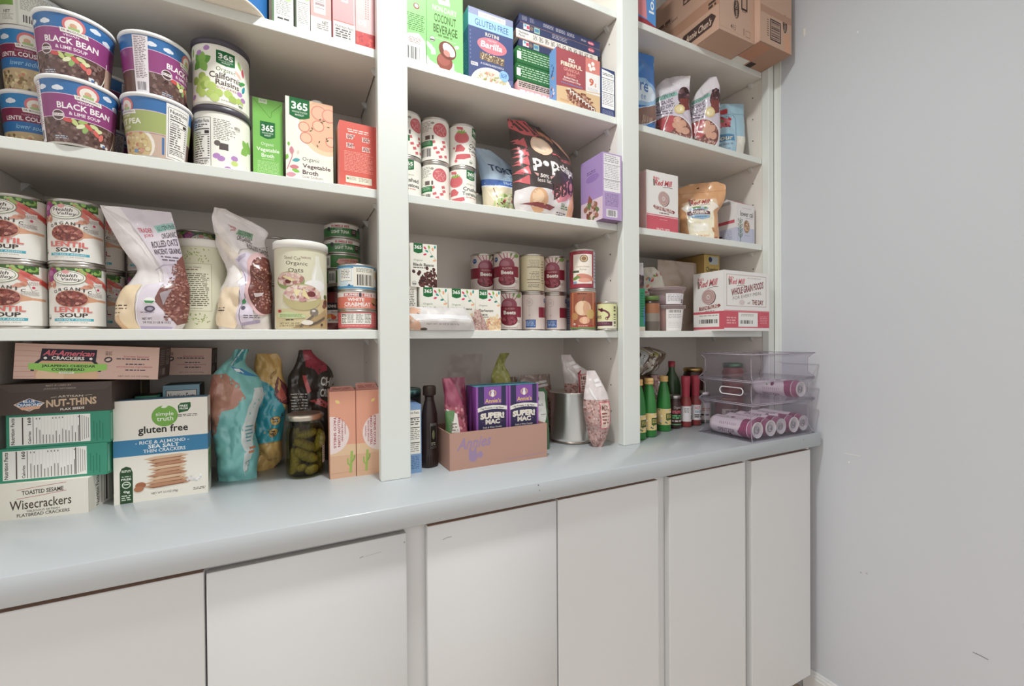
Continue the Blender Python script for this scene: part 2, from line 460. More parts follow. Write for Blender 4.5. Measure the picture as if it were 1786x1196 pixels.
# scuffs on the wall: painted-over scratches and a pencil mark
A = Art(2.3, 2.56); S = planar((XR, 0, 0), (0, -1, 0), (0, 0, 1), 2.3, 2.56)
wl = lambda pts, th, c: A.line([(q[0]/2.3, 1-q[1]/2.56) for q in pts], th/2.3, c)
wl([(.502, .3796), (.5155, .3798), (.5296, .3785)], .0016, '6c6c6e'); wl([(.508, .3800), (.520, .3796)], .0012, '5c5c5e')
wl([(.215, .8145), (.258, .8156)], .0022, 'e2e2e2'); wl([(.1006, 2.19), (.1012, 2.165)], .006, 'e9e6dc')
for q in ((.2527, 2.0826), (.60, .555), (.229, .79), (.26, .466), (.275, .47)): A.e(q[0]/2.3, 1-q[1]/2.56, .0012, None, 'ececec' if q[1] > .5 else 'b4b4b6', 8)
b.art(A, S, 'wallpaint', base=.0004); b.obj('wall_right', kind='structure')
b = MB(); b.box(-1.6, 1.62, -2.3, .43, -.06, 0, 'c4b29c', 'paint'); b.obj('floor', kind='structure')
b = MB(); b.box(-1.6, 1.62, -2.3, .43, 2.56, 2.62, 'e6e6e4', 'wallpaint'); b.obj('ceiling', kind='structure')
b = MB()
for i, (d, z) in enumerate(((.016, .066), (.013, .075), (.008, .083))):
    b.box(XR-d, XR, -2.3, -.1, 0 if i == 0 else z-.012, z, 'e0e1e1', 'paint', .002)
b.obj('baseboard_right', kind='structure')
b = MB(); b.box(XR-.004, XR, -.0245, .0, CT, 2.5, WHITE, 'paint', .001); b.obj('trim_1', kind='structure')

# ------------------------------------------------------------------ built-in shelving: fixed frame
fr = empty('shelving_frame', (.5, .15, CT), label='white built-in shelving uprights and side panels standing on the grey counter', cat='shelving')
def fpart(name, fn, **k):
    b = MB(); fn(b); o = b.obj(name, fr, **k); o.location = (-.5, -.15, -CT); return o
PX = [(-.524, -.4595), (.1703, .2343), (.8366, .8975), (1.4883, 1.5176)]
for a, c in PX: fpart('post', lambda b: b.box(a, c, 0, .0247, CT, 2.5, WHITE, 'paint', .0015))
PANELS = [(-.4785, -.4595), (.181, .197), (.2075, .2235), (.841, .860), (.8745, .8935), (1.4915, 1.5176)]
for i, (a, c) in enumerate(PANELS):
    b = MB(); b.box(a, c, .0247, .31, CT, 2.5, INNER, 'paint')
    left = i in (1, 3, 5)   # panels whose inner face looks to the left
    A = Art(.2853, 2.5-CT)
    S = planar((a, .31, CT), (0, -1, 0), (0, 0, 1), .2853, 2.5-CT) if left else planar((c, .0247, CT), (0, 1, 0), (0, 0, 1), .2853, 2.5-CT)
    for yy in (.06, .262):
        for k in range(20):
            z = .96+.0766*k
            u = (.31-yy if left else yy-.0247)/.2853
            A.e(u, 1-(z-CT)/(2.5-CT), .0085, None, '5a554e', 8)
    b.art(A, S, 'matte', base=.0003); o = b.obj('side_panel', fr); o.location = (-.5, -.15, -CT)
fpart('back_panel', lambda b: b.box(-.4785, 1.5176, .31, .3165, CT, 2.5, INNER, 'paint'))
BAYS = [(-.4595, .181), (.2235, .841), (.8935, 1.4915)]
def pin(x, s, yy, z):
    def f(b):
        b.box(min(x, x-s*.012), max(x, x-s*.012), yy-.006, yy+.006, z-.004, z-.0005, 'd9dad6', 'plastic')
        b.mesh([(x, yy-.006, z-.004), (x, yy+.006, z-.004), (x-s*.011, yy+.005, z-.004), (x-s*.011, yy-.005, z-.004), (x, yy-.005, z-.017), (x, yy+.005, z-.017)],
               [(0, 3, 4), (1, 5, 2), (3, 2, 5, 4), (0, 4, 5, 1)], 'd9dad6', 'plastic', False)
    fpart('shelf_pin', f)
BN = ('left', 'middle', 'right')
for bi, (x0, x1) in enumerate(BAYS):
    for si, z in enumerate((S1, S2, S3, S4)):
        b = MB(); w = x1-x0-.004
        b.box(-w/2, w/2, 0, .283, -.0195, 0, {'all': INNER, 'front': WHITE}, 'paint', .001)
        ht = ('lowest', 'second lowest', 'third', 'top')[si]
        b.obj('shelf_board', loc=((x0+x1)/2, .0252, z), label=f'white shelf board, {ht} one above the counter in the {BN[bi]} bay', cat='shelf', group='white shelf boards')
        for yy in (.067, .225):
            pin(x0, -1, yy, z-.0195); pin(x1, 1, yy, z-.0195)

# ------------------------------------------------------------------ counter and base cabinet
b = MB(); b.box(-1.2, 1.505, -.159, .31, .828, CT, TOPC, 'countertop_paint', .002)
A = Art(2.705, .042); S = planar((-1.2, -.159, .828), (1, 0, 0), (0, 0, 1), 2.705, .042)
for x, z, c in ((.4649, .8639, '6e726e'), (.4676, .8525, '8d9496'), (1.4087, .8581, 'b08c82'), (1.41, .857, 'b08c82'), (.0558, .838, 'b5b3a8')): A.e((x+1.2)/2.705, 1-(z-.828)/.042, .0006, None, c, 8)
b.art(A, S, 'countertop_paint')
b.obj('countertop', label='long blue-grey painted counter slab under the white shelves', cat='counter')
cab = empty('base_cabinet', (.15, .08, 0), label='white lower cabinet with plain flat doors below the grey counter', cat='cabinet')
def cpart(name, b, **k):
    o = b.obj(name, cab, **k); o.location = (-.15, -.08, 0); return o
b = MB(); b.box(-1.19, 1.49, -.129, -.11, .09, .8275, DOORC, 'paint'); b.box(-1.19, 1.49, -.11, .31, .09, .8275, 'c9c0b4', 'paint'); b.box(-1.19, 1.49, -.06, .31, 0, .09, 'b9b9b9', 'paint')
cpart('face_frame', b)
DOORS = [(-.56, -.1218, .8186, RAW), (-.1189, .1885, .8152, 'a5a19d'), (.228, .5169, .8186, RAW), (.5207, .8174, .8186, RAW), (.8547, 1.1492, .8192, RAW), (1.1782, 1.4651, .8172, RAW)]  # second door: white-painted top edge, its shade put into the grey
for i, (a, c, zt, tc) in enumerate(DOORS):
    b = MB(); b.box(a, c, -.148, -.1295, .1, zt, {'all': DOORC, 'top': tc}, 'paint', .0012)
    A = Art(c-a, zt-.1); S = planar((a, -.148, .1), (1, 0, 0), (0, 0, 1), c-a, zt-.1)
    dl = lambda pts, th, col: A.line([((q[0]-a)/(c-a), 1-(q[1]-.1)/(zt-.1)) for q in pts], th/(c-a), col)
    if i == 1:
        dl([(.106, .7875), (.1095, .7893), (.1125, .7888)], .0008, '77767a'); dl([(.115, .7889), (.143, .7907)], .0005, 'a9a8a9'); dl([(.183, .799), (.186, .799)], .003, 'a7a5a2')
    if i == 2: dl([(.2578, .7875), (.262, .7893), (.268, .7903), (.2763, .7905)], .0008, '8a898b')
    if A.prims: b.art(A, S, 'paint')
    cpart('door', b)

# ------------------------------------------------------------------ ceiling lamp that lights the pantry
lp = empty('ceiling_light', (.24, -.40, 2.56), label='round white flush ceiling light above the counter', cat='lamp')
b = MB(); b.lathe([(.12, 0), (.13, -.012), (.118, -.03), (.105, -.03)], 'e8e8e6', 'plastic', cap=False); b.obj('rim', lp)
b = MB(); b.lathe([(.105, -.028), (.085, -.05), (.05, -.062), (0.0001, -.066)], 'ffffff', 'lamp_glow', cap=False); b.obj('diffuser', lp)
ld = bpy.data.lights.new('lamp_light', 'AREA'); ld.shape = 'DISK'; ld.size = LSIZE; ld.energy = LAMP; ld.color = (.96, 1.0, .975)
lo = bpy.data.objects.new('lamp_light', ld); COL.objects.link(lo); lo.parent = lp; lo.location = (0, 0, -.075)

# ------------------------------------------------------------------ kinds of package
def carton(name, w, d, h, c='ffffff', loc=(0, 0, 0), rz=0, m='card', label=None, cat='box', group=None, rot=None, bev=.0006, **arts):
    """folding box standing on its base, front towards -y; arts: front/left/right/top/bottom = function(Art)"""
    b = MB(); b.box(-w/2, w/2, -d/2, d/2, 0, h, c, m, bev)
    fs = {'front': ((-w/2, -d/2, 0), (1, 0, 0), (0, 0, 1), w, h), 'right': ((w/2, -d/2, 0), (0, 1, 0), (0, 0, 1), d, h),
          'left': ((-w/2, d/2, 0), (0, -1, 0), (0, 0, 1), d, h), 'top': ((-w/2, -d/2, h), (1, 0, 0), (0, 1, 0), w, d), 'bottom': ((-w/2, d/2, 0), (1, 0, 0), (0, -1, 0), w, d)}
    for k, f in arts.items():
        A = Art(fs[k][3], fs[k][4]); f(A); b.art(A, planar(*fs[k]), m)
    return b.obj(name, None, loc, rz, label, cat, group, rot=rot)
def box_at(name, x0, x1, yf, d, z, h, rz=0, **k):
    """carton whose front-left and front-right bottom corners stand at x0, x1 on the line y = yf"""
    w = (x1-x0)/math.cos(rz); cx, cy = (x0+x1)/2, yf
    return carton(name, w, d, h, loc=(cx-math.sin(rz)*d/2, cy+math.cos(rz)*d/2, z), rz=rz, **k)
def tin(name, r, h, art, loc, rz=0, label=None, group=None, cat='can', m='gloss', upside=False, ring='c9c5c0', lab=(.006, .006)):
    root = empty(name, loc, rz, label, cat, group)
    b = MB(); b.lathe([(.0001, .002), (r-.004, .002), (r-.003, 0), (r-.0008, 0), (r, .0015), (r, .0035), (r-.0014, .005), (r-.0014, h-.005), (r, h-.0035), (r, h-.0012), (r-.0008, h), (r-.003, h), (r-.004, h-.003), (r*.75, h-.003), (r*.7, h-.0022), (.0001, h-.0022)], ring, 'metal', 44, cap=False)
    b.obj('body', root)
    b = MB(); S = cone(r-.0008, r-.0008, h-lab[0]-lab[1], lab[0]); A = Art(S.W, S.H); art(A)
    b.art(A, S, m, base=.0003)
    if upside: b.xf(Matrix.Translation((0, 0, h)) @ Matrix.Rotation(PI, 4, 'Y'))
    b.obj('label', root)
    return root
def jar_lid(r, h, col, m='metal', rib=0):
    b = MB(); b.lathe([(r-.002, 0), (r, .001), (r, h-.0025), (r-.0025, h), (r*.86, h), (r*.84, h-.0012), (.0001, h-.0012)], col, m, 44, cap=False)
    return b
def interp(tab, t):
    for (a, p), (c, q) in zip(tab, tab[1:]):
        if t <= c:
            k = (t-a)/(c-a) if c > a else 0
            return p + (q-p)*k
    return tab[-1][1]
def smooth_tab(tab, n=40):
    """soften a piecewise-linear table"""
    return [(i/n, sum(interp(tab, min(1, max(0, i/n+d))) for d in (-.024, -.012, 0, .012, .024))/5) for i in range(n+1)]
def crease(x, z, seed, sc):
    v = 0; a = 1.
    for o in range(3):
        q = noise.noise(Vector((x/sc+seed*7.3, z/sc*.8-seed*3.1, seed*1.7+o)))
        v += a*(1-2*abs(q)); sc *= .5; a *= .45
    return v-.7
def bag(name, H, left, right, thick, art=None, colf='ffffff', back='dddddd', lean=((0, 0), (1, 0)), crum=.004, sc=.05, seed=1, loc=(0, 0, 0), rz=0, m='film', label=None, cat='bag', group=None,
        nu=26, nv=42, parent=None, artm=None, round_=.5, root=None):
    """pillow bag: left/right = [(height fraction, x)], thick = [(height fraction, depth)]"""
    l, r, T, ln = smooth_tab(left), smooth_tab(right), smooth_tab(thick), smooth_tab(lean)
    Wd = max(interp(right, i/20)-interp(left, i/20) for i in range(21))
    def pos(u, v, sgn):
        s, t = u/Wd, v/H; xl, xr = interp(l, t), interp(r, t); x = xl+(xr-xl)*s
        e = (max(4*s*(1-s), 0))**round_; th = interp(T, t)*e
        k = crum*(min(1, .35+e))*crease(x, v, seed+(0 if sgn < 0 else 5)*(e > .02), sc)
        kk = crum*crease(x, v, seed+11, sc*1.6)*.8
        return Vector((x+kk*.5, interp(ln, t)+sgn*th/2+(k if e > .02 else k*.4)*sgn*-1*.8+kk*.6, v))
    S = Surf(Wd, H, lambda u, v: pos(u, v, -1), nu, nv); B = Surf(Wd, H, lambda u, v: pos(Wd-u, v, 1), nu, nv)
    b = MB(); b.base(S, colf, m); b.base(B, back, m)
    for i in range(nu):   # closed bottom and top
        b.face([S.P[0][i+1], S.P[0][i], B.P[0][nu-i], B.P[0][nu-i-1]], back, m); b.face([S.P[nv][i], S.P[nv][i+1], B.P[nv][nu-i-1], B.P[nv][nu-i]], back, m)
    if art:
        A = Art(Wd, H); art(A); b.art(A, S, artm or m, base=.0007+crum*.06, eps=.0001)
    o = b.obj(name, parent, loc, rz, label, cat if not parent else None, group)
    return o
def bar_of(b, pts, r, col, m): b.tube(pts, r, col, m)

# ================================================================== LEFT BAY
# ---- third shelf: spines of thin boxes, and the underside of a round tub
def spine(a):
    def f(A):
        a(A)
    return f
Z = S3
def sp1(A):
    A.r(0, 0, 1, 1, 'f1f2ec'); A.r(0, 0, .1, 1, '5c7d55'); A.g(.22, .05, .7, .6, 26, 'a5a398', .7, .4); A.r(.6, .72, .3, .035, 'b9cf9a')
    A.g(.2, .76, .7, .15, 9, '8d8a80', .8, .4); A.g(.25, .93, .6, .02, 1, '4c4844', .9, .9)
def sp2(A):
    A.r(0, 0, 1, 1, 'f1f2ec'); A.r(0, 0, .13, 1, '3e4a35'); A.g(.25, .05, .7, .5, 22, 'a5a398', .7, .4); A.r(.25, .62, .3, .03, 'b9cf9a'); A.r(.7, .66, .25, .03, 'a9c78a')
    A.g(.2, .74, .75, .2, 11, '9a978e', .8, .4); A.r(.2, .72, .7, .006, '6a6a60')
def sp3(A):
    A.r(0, 0, 1, 1, 'e3a29e'); A.r(0, .82, 1, .18, 'eee9e2'); A.bar(.22, .48, .45, .26, 'a08c8c', 'f4f0ee', 12, True)
    A.t('NET', .55, .845, .3, .035, '3c3634', .02); A.g(.3, .885, .6, .06, 3, '8a827e', .8, .5)
def sp4(A):
    A.r(0, 0, 1, 1, 'e0989a'); A.t('DZ', .38, .42, .3, .16, 'f7efee', .03, rot=1); A.r(.04, .8, .96, .2, 'eae5de'); A.r(.94, .1, .03, .9, 'f0dcda'); A.r(.04, .79, .9, .008, 'e26a5a')
    A.t('Nutrition Facts', .12, .83, .8, .03, '3e3836', .015); A.g(.12, .87, .8, .1, 4, '5a5250', .8, .6)
def sp5(A):
    A.r(0, 0, 1, 1, 'ddb0b0'); A.g(.5, .2, .05, .5, 20, 'd9605a', 1, .5); A.g(.62, .2, .05, .5, 20, 'd9605a', 1, .5); A.ring(.25, .74, .12, None, .05, 'f6f0ee'); A.r(.4, .71, .14, .06, 'f6f0ee')
    A.r(0, .84, 1, .16, 'b8403f'); A.blob(.05, .85, .9, .13, 14, .12, ['a5323a', 'c9554c'], (.4, .6))
for x0, x1, f, cols, lb in ((-.026, .012, sp1, 'eceee6', 'white box spine with a green left edge beside the round blue tub'),
                            (.0142, .0425, sp2, 'e6e8e0', 'white box spine with dark left edge between two thin boxes at top left'),
                            (.0437, .083, sp3, 'dd9b98', 'pink box spine with a white barcode patch near the top of the photo'),
                            (.0858, .1305, sp4, 'dd9496', 'pink box spine with white DZ letters and a nutrition panel at its foot'),
                            (.1315, .1715, sp5, 'd8a8a8', 'pale pink box spine with a red patterned foot beside the left upright')):
    box_at('thin_box', x0, x1, .031, .13, Z, .2, c={'all': cols, 'left': '7f8a70' if x0 < .03 else cols}, front=f, label=lb, group='thin boxes standing on the third shelf')
t = empty('round_tub', (-.1265, .068, Z), label='round blue tub overhanging the shelf edge beside the thin boxes', cat='tub')
b = MB(); b.lathe([(.0001, 0), (.091, 0), (.094, .002), (.094, .006, '2f6fb0'), (.095, .16, '2f6fb0'), (.095, .161, 'f0ede6')], 'efe6d8', 'paper', 64, cap=False); b.obj('body', t)
b = MB(); b.lathe([(.094, .155), (.0965, .156), (.0965, .166), (.094, .169), (.0001, .169)], 'eef0ee', 'plastic', 64, cap=False); b.obj('lid', t)

# ---- second shelf: paper soup cups, raisin tubs, broth cartons
Z = S2
CH, CR0, CR1 = .1085, .0415, .0505
SKY, PUR = '3a72ad', '94467f'
def cloud(A, x, y, s):
    for dx, dy, q in ((0, 0, 1), (.6, .1, .7), (-.6, .12, .7), (.2, -.3, .6)): A.e(x+dx*s, y+dy*s*1.6, s*q*.8, s*q*1.1*A.W/A.H*.6, 'e6ebf4', 14)
def mascot(A, x, y, w):
    """round red badge above a white name plate (plain, without a portrait)"""
    k = A.W/A.H
    A.e(x, y, w*.42, None, 'd8787c'); A.e(x, y+.01, w*.32, None, 'efe9df'); A.e(x-.02*w, y+.01, w*.13, None, 'd9a88c'); A.r(x-w*.2, y+w*.1*k, w*.4, w*.14*k, 'a8c080')
    A.p([(x-w*.52, y+w*.2*k), (x+w*.5, y+w*.26*k), (x+w*.54, y+w*.46*k), (x-w*.48, y+w*.42*k)], 'f2efe9'); A.t("DR. McDOUGALL'S", x-w*.44, y+w*.27*k, w*.88, w*.1*k, '6a5a58', .02, skew=.01)
BEAN = ['59403c', '6b504a', '7a5f58', '4a3331', '846a64', '8d766f', '5d4440']
def bowl_pic(A, cx):
    A.blob(cx-.2, .60, .40, .39, 150, .011, BEAN)
    for dx, dy, c in ((-.045, .66, 'c9d48a'), (-.01, .63, 'a9bf70'), (.04, .66, 'd3dba0'), (.06, .71, 'dfe2b2'), (0, .75, '94b46c'), (-.075, .64, 'cf5a58'), (.015, .69, 'd0605c'), (.05, .76, 'd86a66'), (.075, .8, 'd87a74'), (-.02, .71, 'e4e6bc')):
        A.e(cx+dx, dy, .022, .035, c, 9, rnd.uniform(0, 3))
def cup_band(A, col, cx, lines, foot):
    A.r(0, 0, 1, 1, '6b524c'); A.r(0, 0, 1, .3, SKY)
    for q in (.06, .31, .39, .6, .66, .9): cloud(A, q, .14+.05*math.sin(q*40), .022)
    foot(A)
    A.r(0, .235, 1, .365, col); A.r(0, .228, 1, .01, 'e9c9e0'); A.r(0, .598, 1, .01, 'e9c9e0')
    mascot(A, cx+.012, .155, .11)
    for (s_, dy, w_, h_, c) in lines: A.t(s_, cx-w_/2, dy, w_, h_, c, .025)
def cup_black(A):
    cup_band(A, PUR, .5, (('VEGAN', .305, .065, .036, 'f0d8e8'), ('BLACK BEAN', .365, .235, .1, 'f8f2f4'), ('& LIME SOUP', .5, .135, .055, 'f3e4ee')), lambda A: (A.r(.28, .6, .4, .4, '644a45'), bowl_pic(A, .5)))
    A.e(.385, .575, .027, None, '5c4546'); A.ring(.385, .575, .029, None, .004, 'f0e6ea'); A.r(.362, .55, .046, .045, 'efe6e6'); A.g(.366, .565, .04, .02, 1, '5c4546')
    A.r(.575, .89, .028, .055, 'dfe6ea'); A.r(.588, .91, .015, .035, '5a7ab0'); A.e(.615, .935, .009, None, 'ece6e2'); A.g(.36, .9, .07, .06, 2, 'b9c4d4')
    A.ring(.62, .6, .055, .4, .006, 'f3ede6', 20, -1.3, .2); A.r(.665, .6, .075, .4, 'c9a896')
    A.r(.22, .02, .075, .97, 'ece6ea'); A.g(.228, .05, .06, .7, 24, '8a7078', .7, .45); A.bar(.232, .8, .05, .14)
def cup_lentil(A):
    A.r(0, 0, 1, 1, 'c2ab86'); A.r(0, 0, 1, .3, '2f83c0')
    for q in (.1, .42, .62, .9): cloud(A, q, .13, .024)
    A.blob(.25, .68, .5, .32, 130, .012, ['d9c69a', 'b49a70', '8c7450', 'e3d6ae', 'c98a72', '6d5a40', 'd6c590'])
    A.r(0, .25, 1, .22, '7d2045'); A.r(0, .47, 1, .17, '2a6fae'); A.r(0, .24, 1, .01, 'd0a8b8')
    mascot(A, .53, .17, .11)
    A.t('PLANT BASED', .47, .335, .08, .025, 'c99ab0', .01); A.t('LENTIL COUSCOUS', .385, .375, .26, .075, 'f2e9ec', .025); A.t('lower sodium', .44, .51, .16, .08, '9fd0ea', 0, it=.3)
    A.r(.6, .9, .05, .06, '7c9ab0')
def cup_white(A):
    A.r(0, 0, 1, 1, 'eef0e8'); A.r(.4, .1, .07, .36, '86b25a'); A.t('NET', .42, .6, .035, .09, '6a6a62', .02); A.g(.41, .72, .06, .18, 5, 'aaa89e', .7, .4)
    A.r(.48, 0, .012, 1, 'dfe2d8'); A.g(.5, .05, .14, .5, 13, '9c9a90', .8, .4); A.bar(.51, .68, .1, .22); A.r(.645, 0, .1, .5, 'a5c46a'); A.r(.66, 0, .2, .4, '3a6aa0')
def cup_pea(A):
    cup_band(A, 'a7b36f', .36, (('PLANT BASED', .31, .065, .03, 'eef0da'), ('SPLIT PEA', .375, .19, .095, 'f6f6ea'), ('SOUP', .5, .06, .05, 'eef0da')), lambda A: (A.r(.3, .6, .32, .4, 'cfb4a4'), A.e(.42, .82, .1, .3, 'efe9de'), A.e(.42, .84, .085, .27, 'd8c193'), A.blob(.34, .62, .15, .36, 60, .012, ['d9c48e', 'c9b07c', 'e4d6ac', 'b89a70', 'c98a70'])))
    A.r(.575, .02, .14, .97, 'f0eeec'); A.nut(.585, .08, .12, .88, title='Nutrition'); A.r(.4, .9, .025, .06, '7c9ac0'); A.r(.44, .9, .02, .06, 'd9a090'); A.r(.555, .65, .012, .3, '4a78b0')
def paper_cup(name, art, loc, rz, label, group='paper soup cups on the second shelf'):
    root = empty(name, loc, rz, label, 'cup', group)
    b = MB(); b.lathe([(.0001, .004), (CR0-.004, .004), (CR0-.002, 0), (CR0, .0005), (CR1, CH-.004)], 'ece9e4', 'paper', 56, cap=False)
    S = cone(CR0+.0003, CR1+.0001, CH-.009, .003); A = Art(S.W, S.H); art(A); b.art(A, S, 'gloss', base=.0004); b.obj('body', root)
    b = MB(); b.lathe([(CR1-.001, CH-.007), (CR1+.0022, CH-.0062), (CR1+.003, CH-.003), (CR1+.002, CH), (CR1-.001, CH), (CR1-.003, CH-.003, 'dfe6ee'), (.0001, CH-.0035)], 'f2f2f2', 'paper', 56, cap=False); b.obj('lid', root)
    return root
k1 = paper_cup('soup_cup', cup_black, (-.3235, .062, Z), .46, 'lower of two purple black bean soup cups overhanging the shelf edge')
dup(k1, (-.3285, .066, Z+CH), .2, 'purple black bean soup cup stacked on its twin, nearest the top left corner')
dup(k1, (-.2185, .07, Z+CH), 1.28, 'purple black bean soup cup turned sideways on top of the split pea cup')
paper_cup('soup_cup', cup_pea, (-.216, .068, Z), -.02, 'green-banded split pea soup cup under a turned purple cup')
k2 = paper_cup('soup_cup', cup_lentil, (-.4035, .15, Z), .02, 'lower blue and maroon lentil couscous cup against the left panel')
dup(k2, (-.4035, .147, Z+CH), -.13, 'upper blue and maroon lentil couscous cup against the left panel')
t = empty('paper_tub', (-.407, .14, Z+2*CH), label='white paper tub with small print and barcode on top of the lentil cups', cat='tub')
b = MB(); S = cone(.046, .049, .056); A = Art(S.W, S.H); cup_white(A); b.lathe([(.0001, .002), (.044, .002), (.0455, 0), (.0485, .056)], 'eceee6', 'paper', 48, cap=False); b.art(A, S, 'gloss', base=.0006); b.obj('body', t)
b = MB(); b.lathe([(.048, .053), (.0505, .054), (.0505, .058), (.048, .06), (.0001, .059)], 'eceeee', 'plastic', 48, cap=False); b.obj('lid', t)
t = paper_cup('soup_cup', cup_black, (-.345, .255, Z+CH), 2.6, 'blue-rimmed soup cup behind the white paper tub'); dup(t, (-.345, .255, Z), 2.2, 'soup cup in shadow on the shelf behind the front cups')
def darkred(A):
    A.r(0, 0, 1, 1, '6e2530'); A.r(0, .3, 1, .18, '2c2422'); A.r(.55, .1, .4, .75, '4a3a34'); A.g(.6, .15, .3, .6, 16, 'a89a90', .8, .4)
box_at('red_carton', -.285, -.2, .225, .07, Z, .2, c='6e2530', front=darkred, label='dark red box standing behind the soup cups', group='dark red boxes behind the cups')
box_at('red_carton', -.185, -.09, .22, .07, Z, .17, c='6e2530', front=darkred, label='dark red box standing behind the raisin tubs', group='dark red boxes behind the cups')
# raisin tubs
RR, RH = .0485, .1275
GRAPE = ['b9cf72', 'aac266', 'c3d684', '9db95a']; RAIS = 'b68bc4'
def raisin_front(A):
    A.r(0, 0, 1, 1, 'f4f3e8'); c = .5
    A.l365(c-.035, .06, .105, .26)
    A.t('Organic', c-.037, .35, .11, .1, '5d6b38', 0, it=.1); A.t('California', c-.075, .45, .19, .115, '5a4a48', .022); A.t('Raisins', c-.04, .575, .135, .1, '5a4a48', .022); A.t('SUN-DRIED', c-.035, .7, .12, .04, '9a5a50', .01)
    for x, y in ((-.12, .55), (-.095, .62), (-.14, .66), (-.11, .72), (-.08, .7), (-.145, .78), (-.12, .85), (-.06, .72), (-.07, .86), (-.025, .82), (-.045, .92), (.03, .81), (.055, .88), (.1, .87), (-.17, .62)): A.e(c+x, y, .026, None, rnd.choice(GRAPE), 16)
    for a in (.6, 2.2, 3.8, 1.4, 5.2): A.leaf(c-.125+.03*math.cos(a), .3-.07*math.sin(a), .085, a, rnd.choice(('7cb053', '8dbd60', '6aa348')), .62)
    for x, y in ((-.14, .13), (-.09, .05), (.1, .72), (.125, .8), (-.19, .9)): A.e(c+x, y, .02, .045, RAIS, 12, .4)
    for x, y, q, cc in ((.1, .2, 1.9, '9cc46a'), (.125, .3, 1.7, 'cf5a6a'), (.09, .38, 2.4, 'e6c2b2'), (.12, .5, .5, '4fa058'), (.13, .6, 1.2, '3a9cae'), (-.2, .1, 1.6, '8dbd60')): A.leaf(c+x, y, .06, q, cc)
    A.usda(c+.105, .93, .016); A.g(c-.01, .93, .08, .02, 1, 'a8a49a', 1, .8)
def raisin_back(A):
    A.r(0, 0, 1, 1, 'f4f3ea'); c = .5
    A.nut(c-.16, .08, .13, .9); A.g(c-.015, .1, .13, .38, 12, '7d7872', .6, .4); A.r(c+.015, .52, .05, .12, '5b5250'); A.e(c+.005, .53, .018, None, '6a625e')
    A.e(c+.12, .2, .02, .05, 'd9d5cc'); A.g(c+.1, .17, .04, .05, 2, '6a625e')
    for x, y, cc in ((0, .76, RAIS), (.025, .8, RAIS), (.1, .75, RAIS), (.1, .84, 'c6d884'), (.06, .97, RAIS)): A.e(c+x, y, .022, .05, cc, 12, .3)
    for a in (.6, 2.2, 3.8, 1.4): A.leaf(c+.2+.03*math.cos(a), .5-.07*math.sin(a), .085, a, '8dbd60', .6)
    A.bar(c+.2, .88, .05, .1)
def raisin(name, art, loc, rz, label):
    root = empty(name, loc, rz, label, 'tub', 'round raisin tubs with dark lids')
    b = MB(); b.lathe([(.0001, .003), (RR-.004, .003), (RR-.002, 0), (RR-.001, .001), (RR-.0005, RH-.01)], 'efeee4', 'paper', 52, cap=False)
    S = cone(RR-.001, RR-.001, RH-.02, .004); A = Art(S.W, S.H); art(A); b.art(A, S, 'paper', base=.0006); b.obj('body', root)
    b = jar_lid(RR+.0018, .013, '4a4650', 'plastic'); o = b.obj('lid', root); o.location = (0, 0, RH-.013)
    return root
raisin('raisin_tub', raisin_back, (-.1185, .1, Z), -.1, 'lower raisin tub showing its nutrition panel')
raisin('raisin_tub', raisin_front, (-.119, .098, Z+RH), .16, 'upper raisin tub with green grapes on its label and a dark lid')
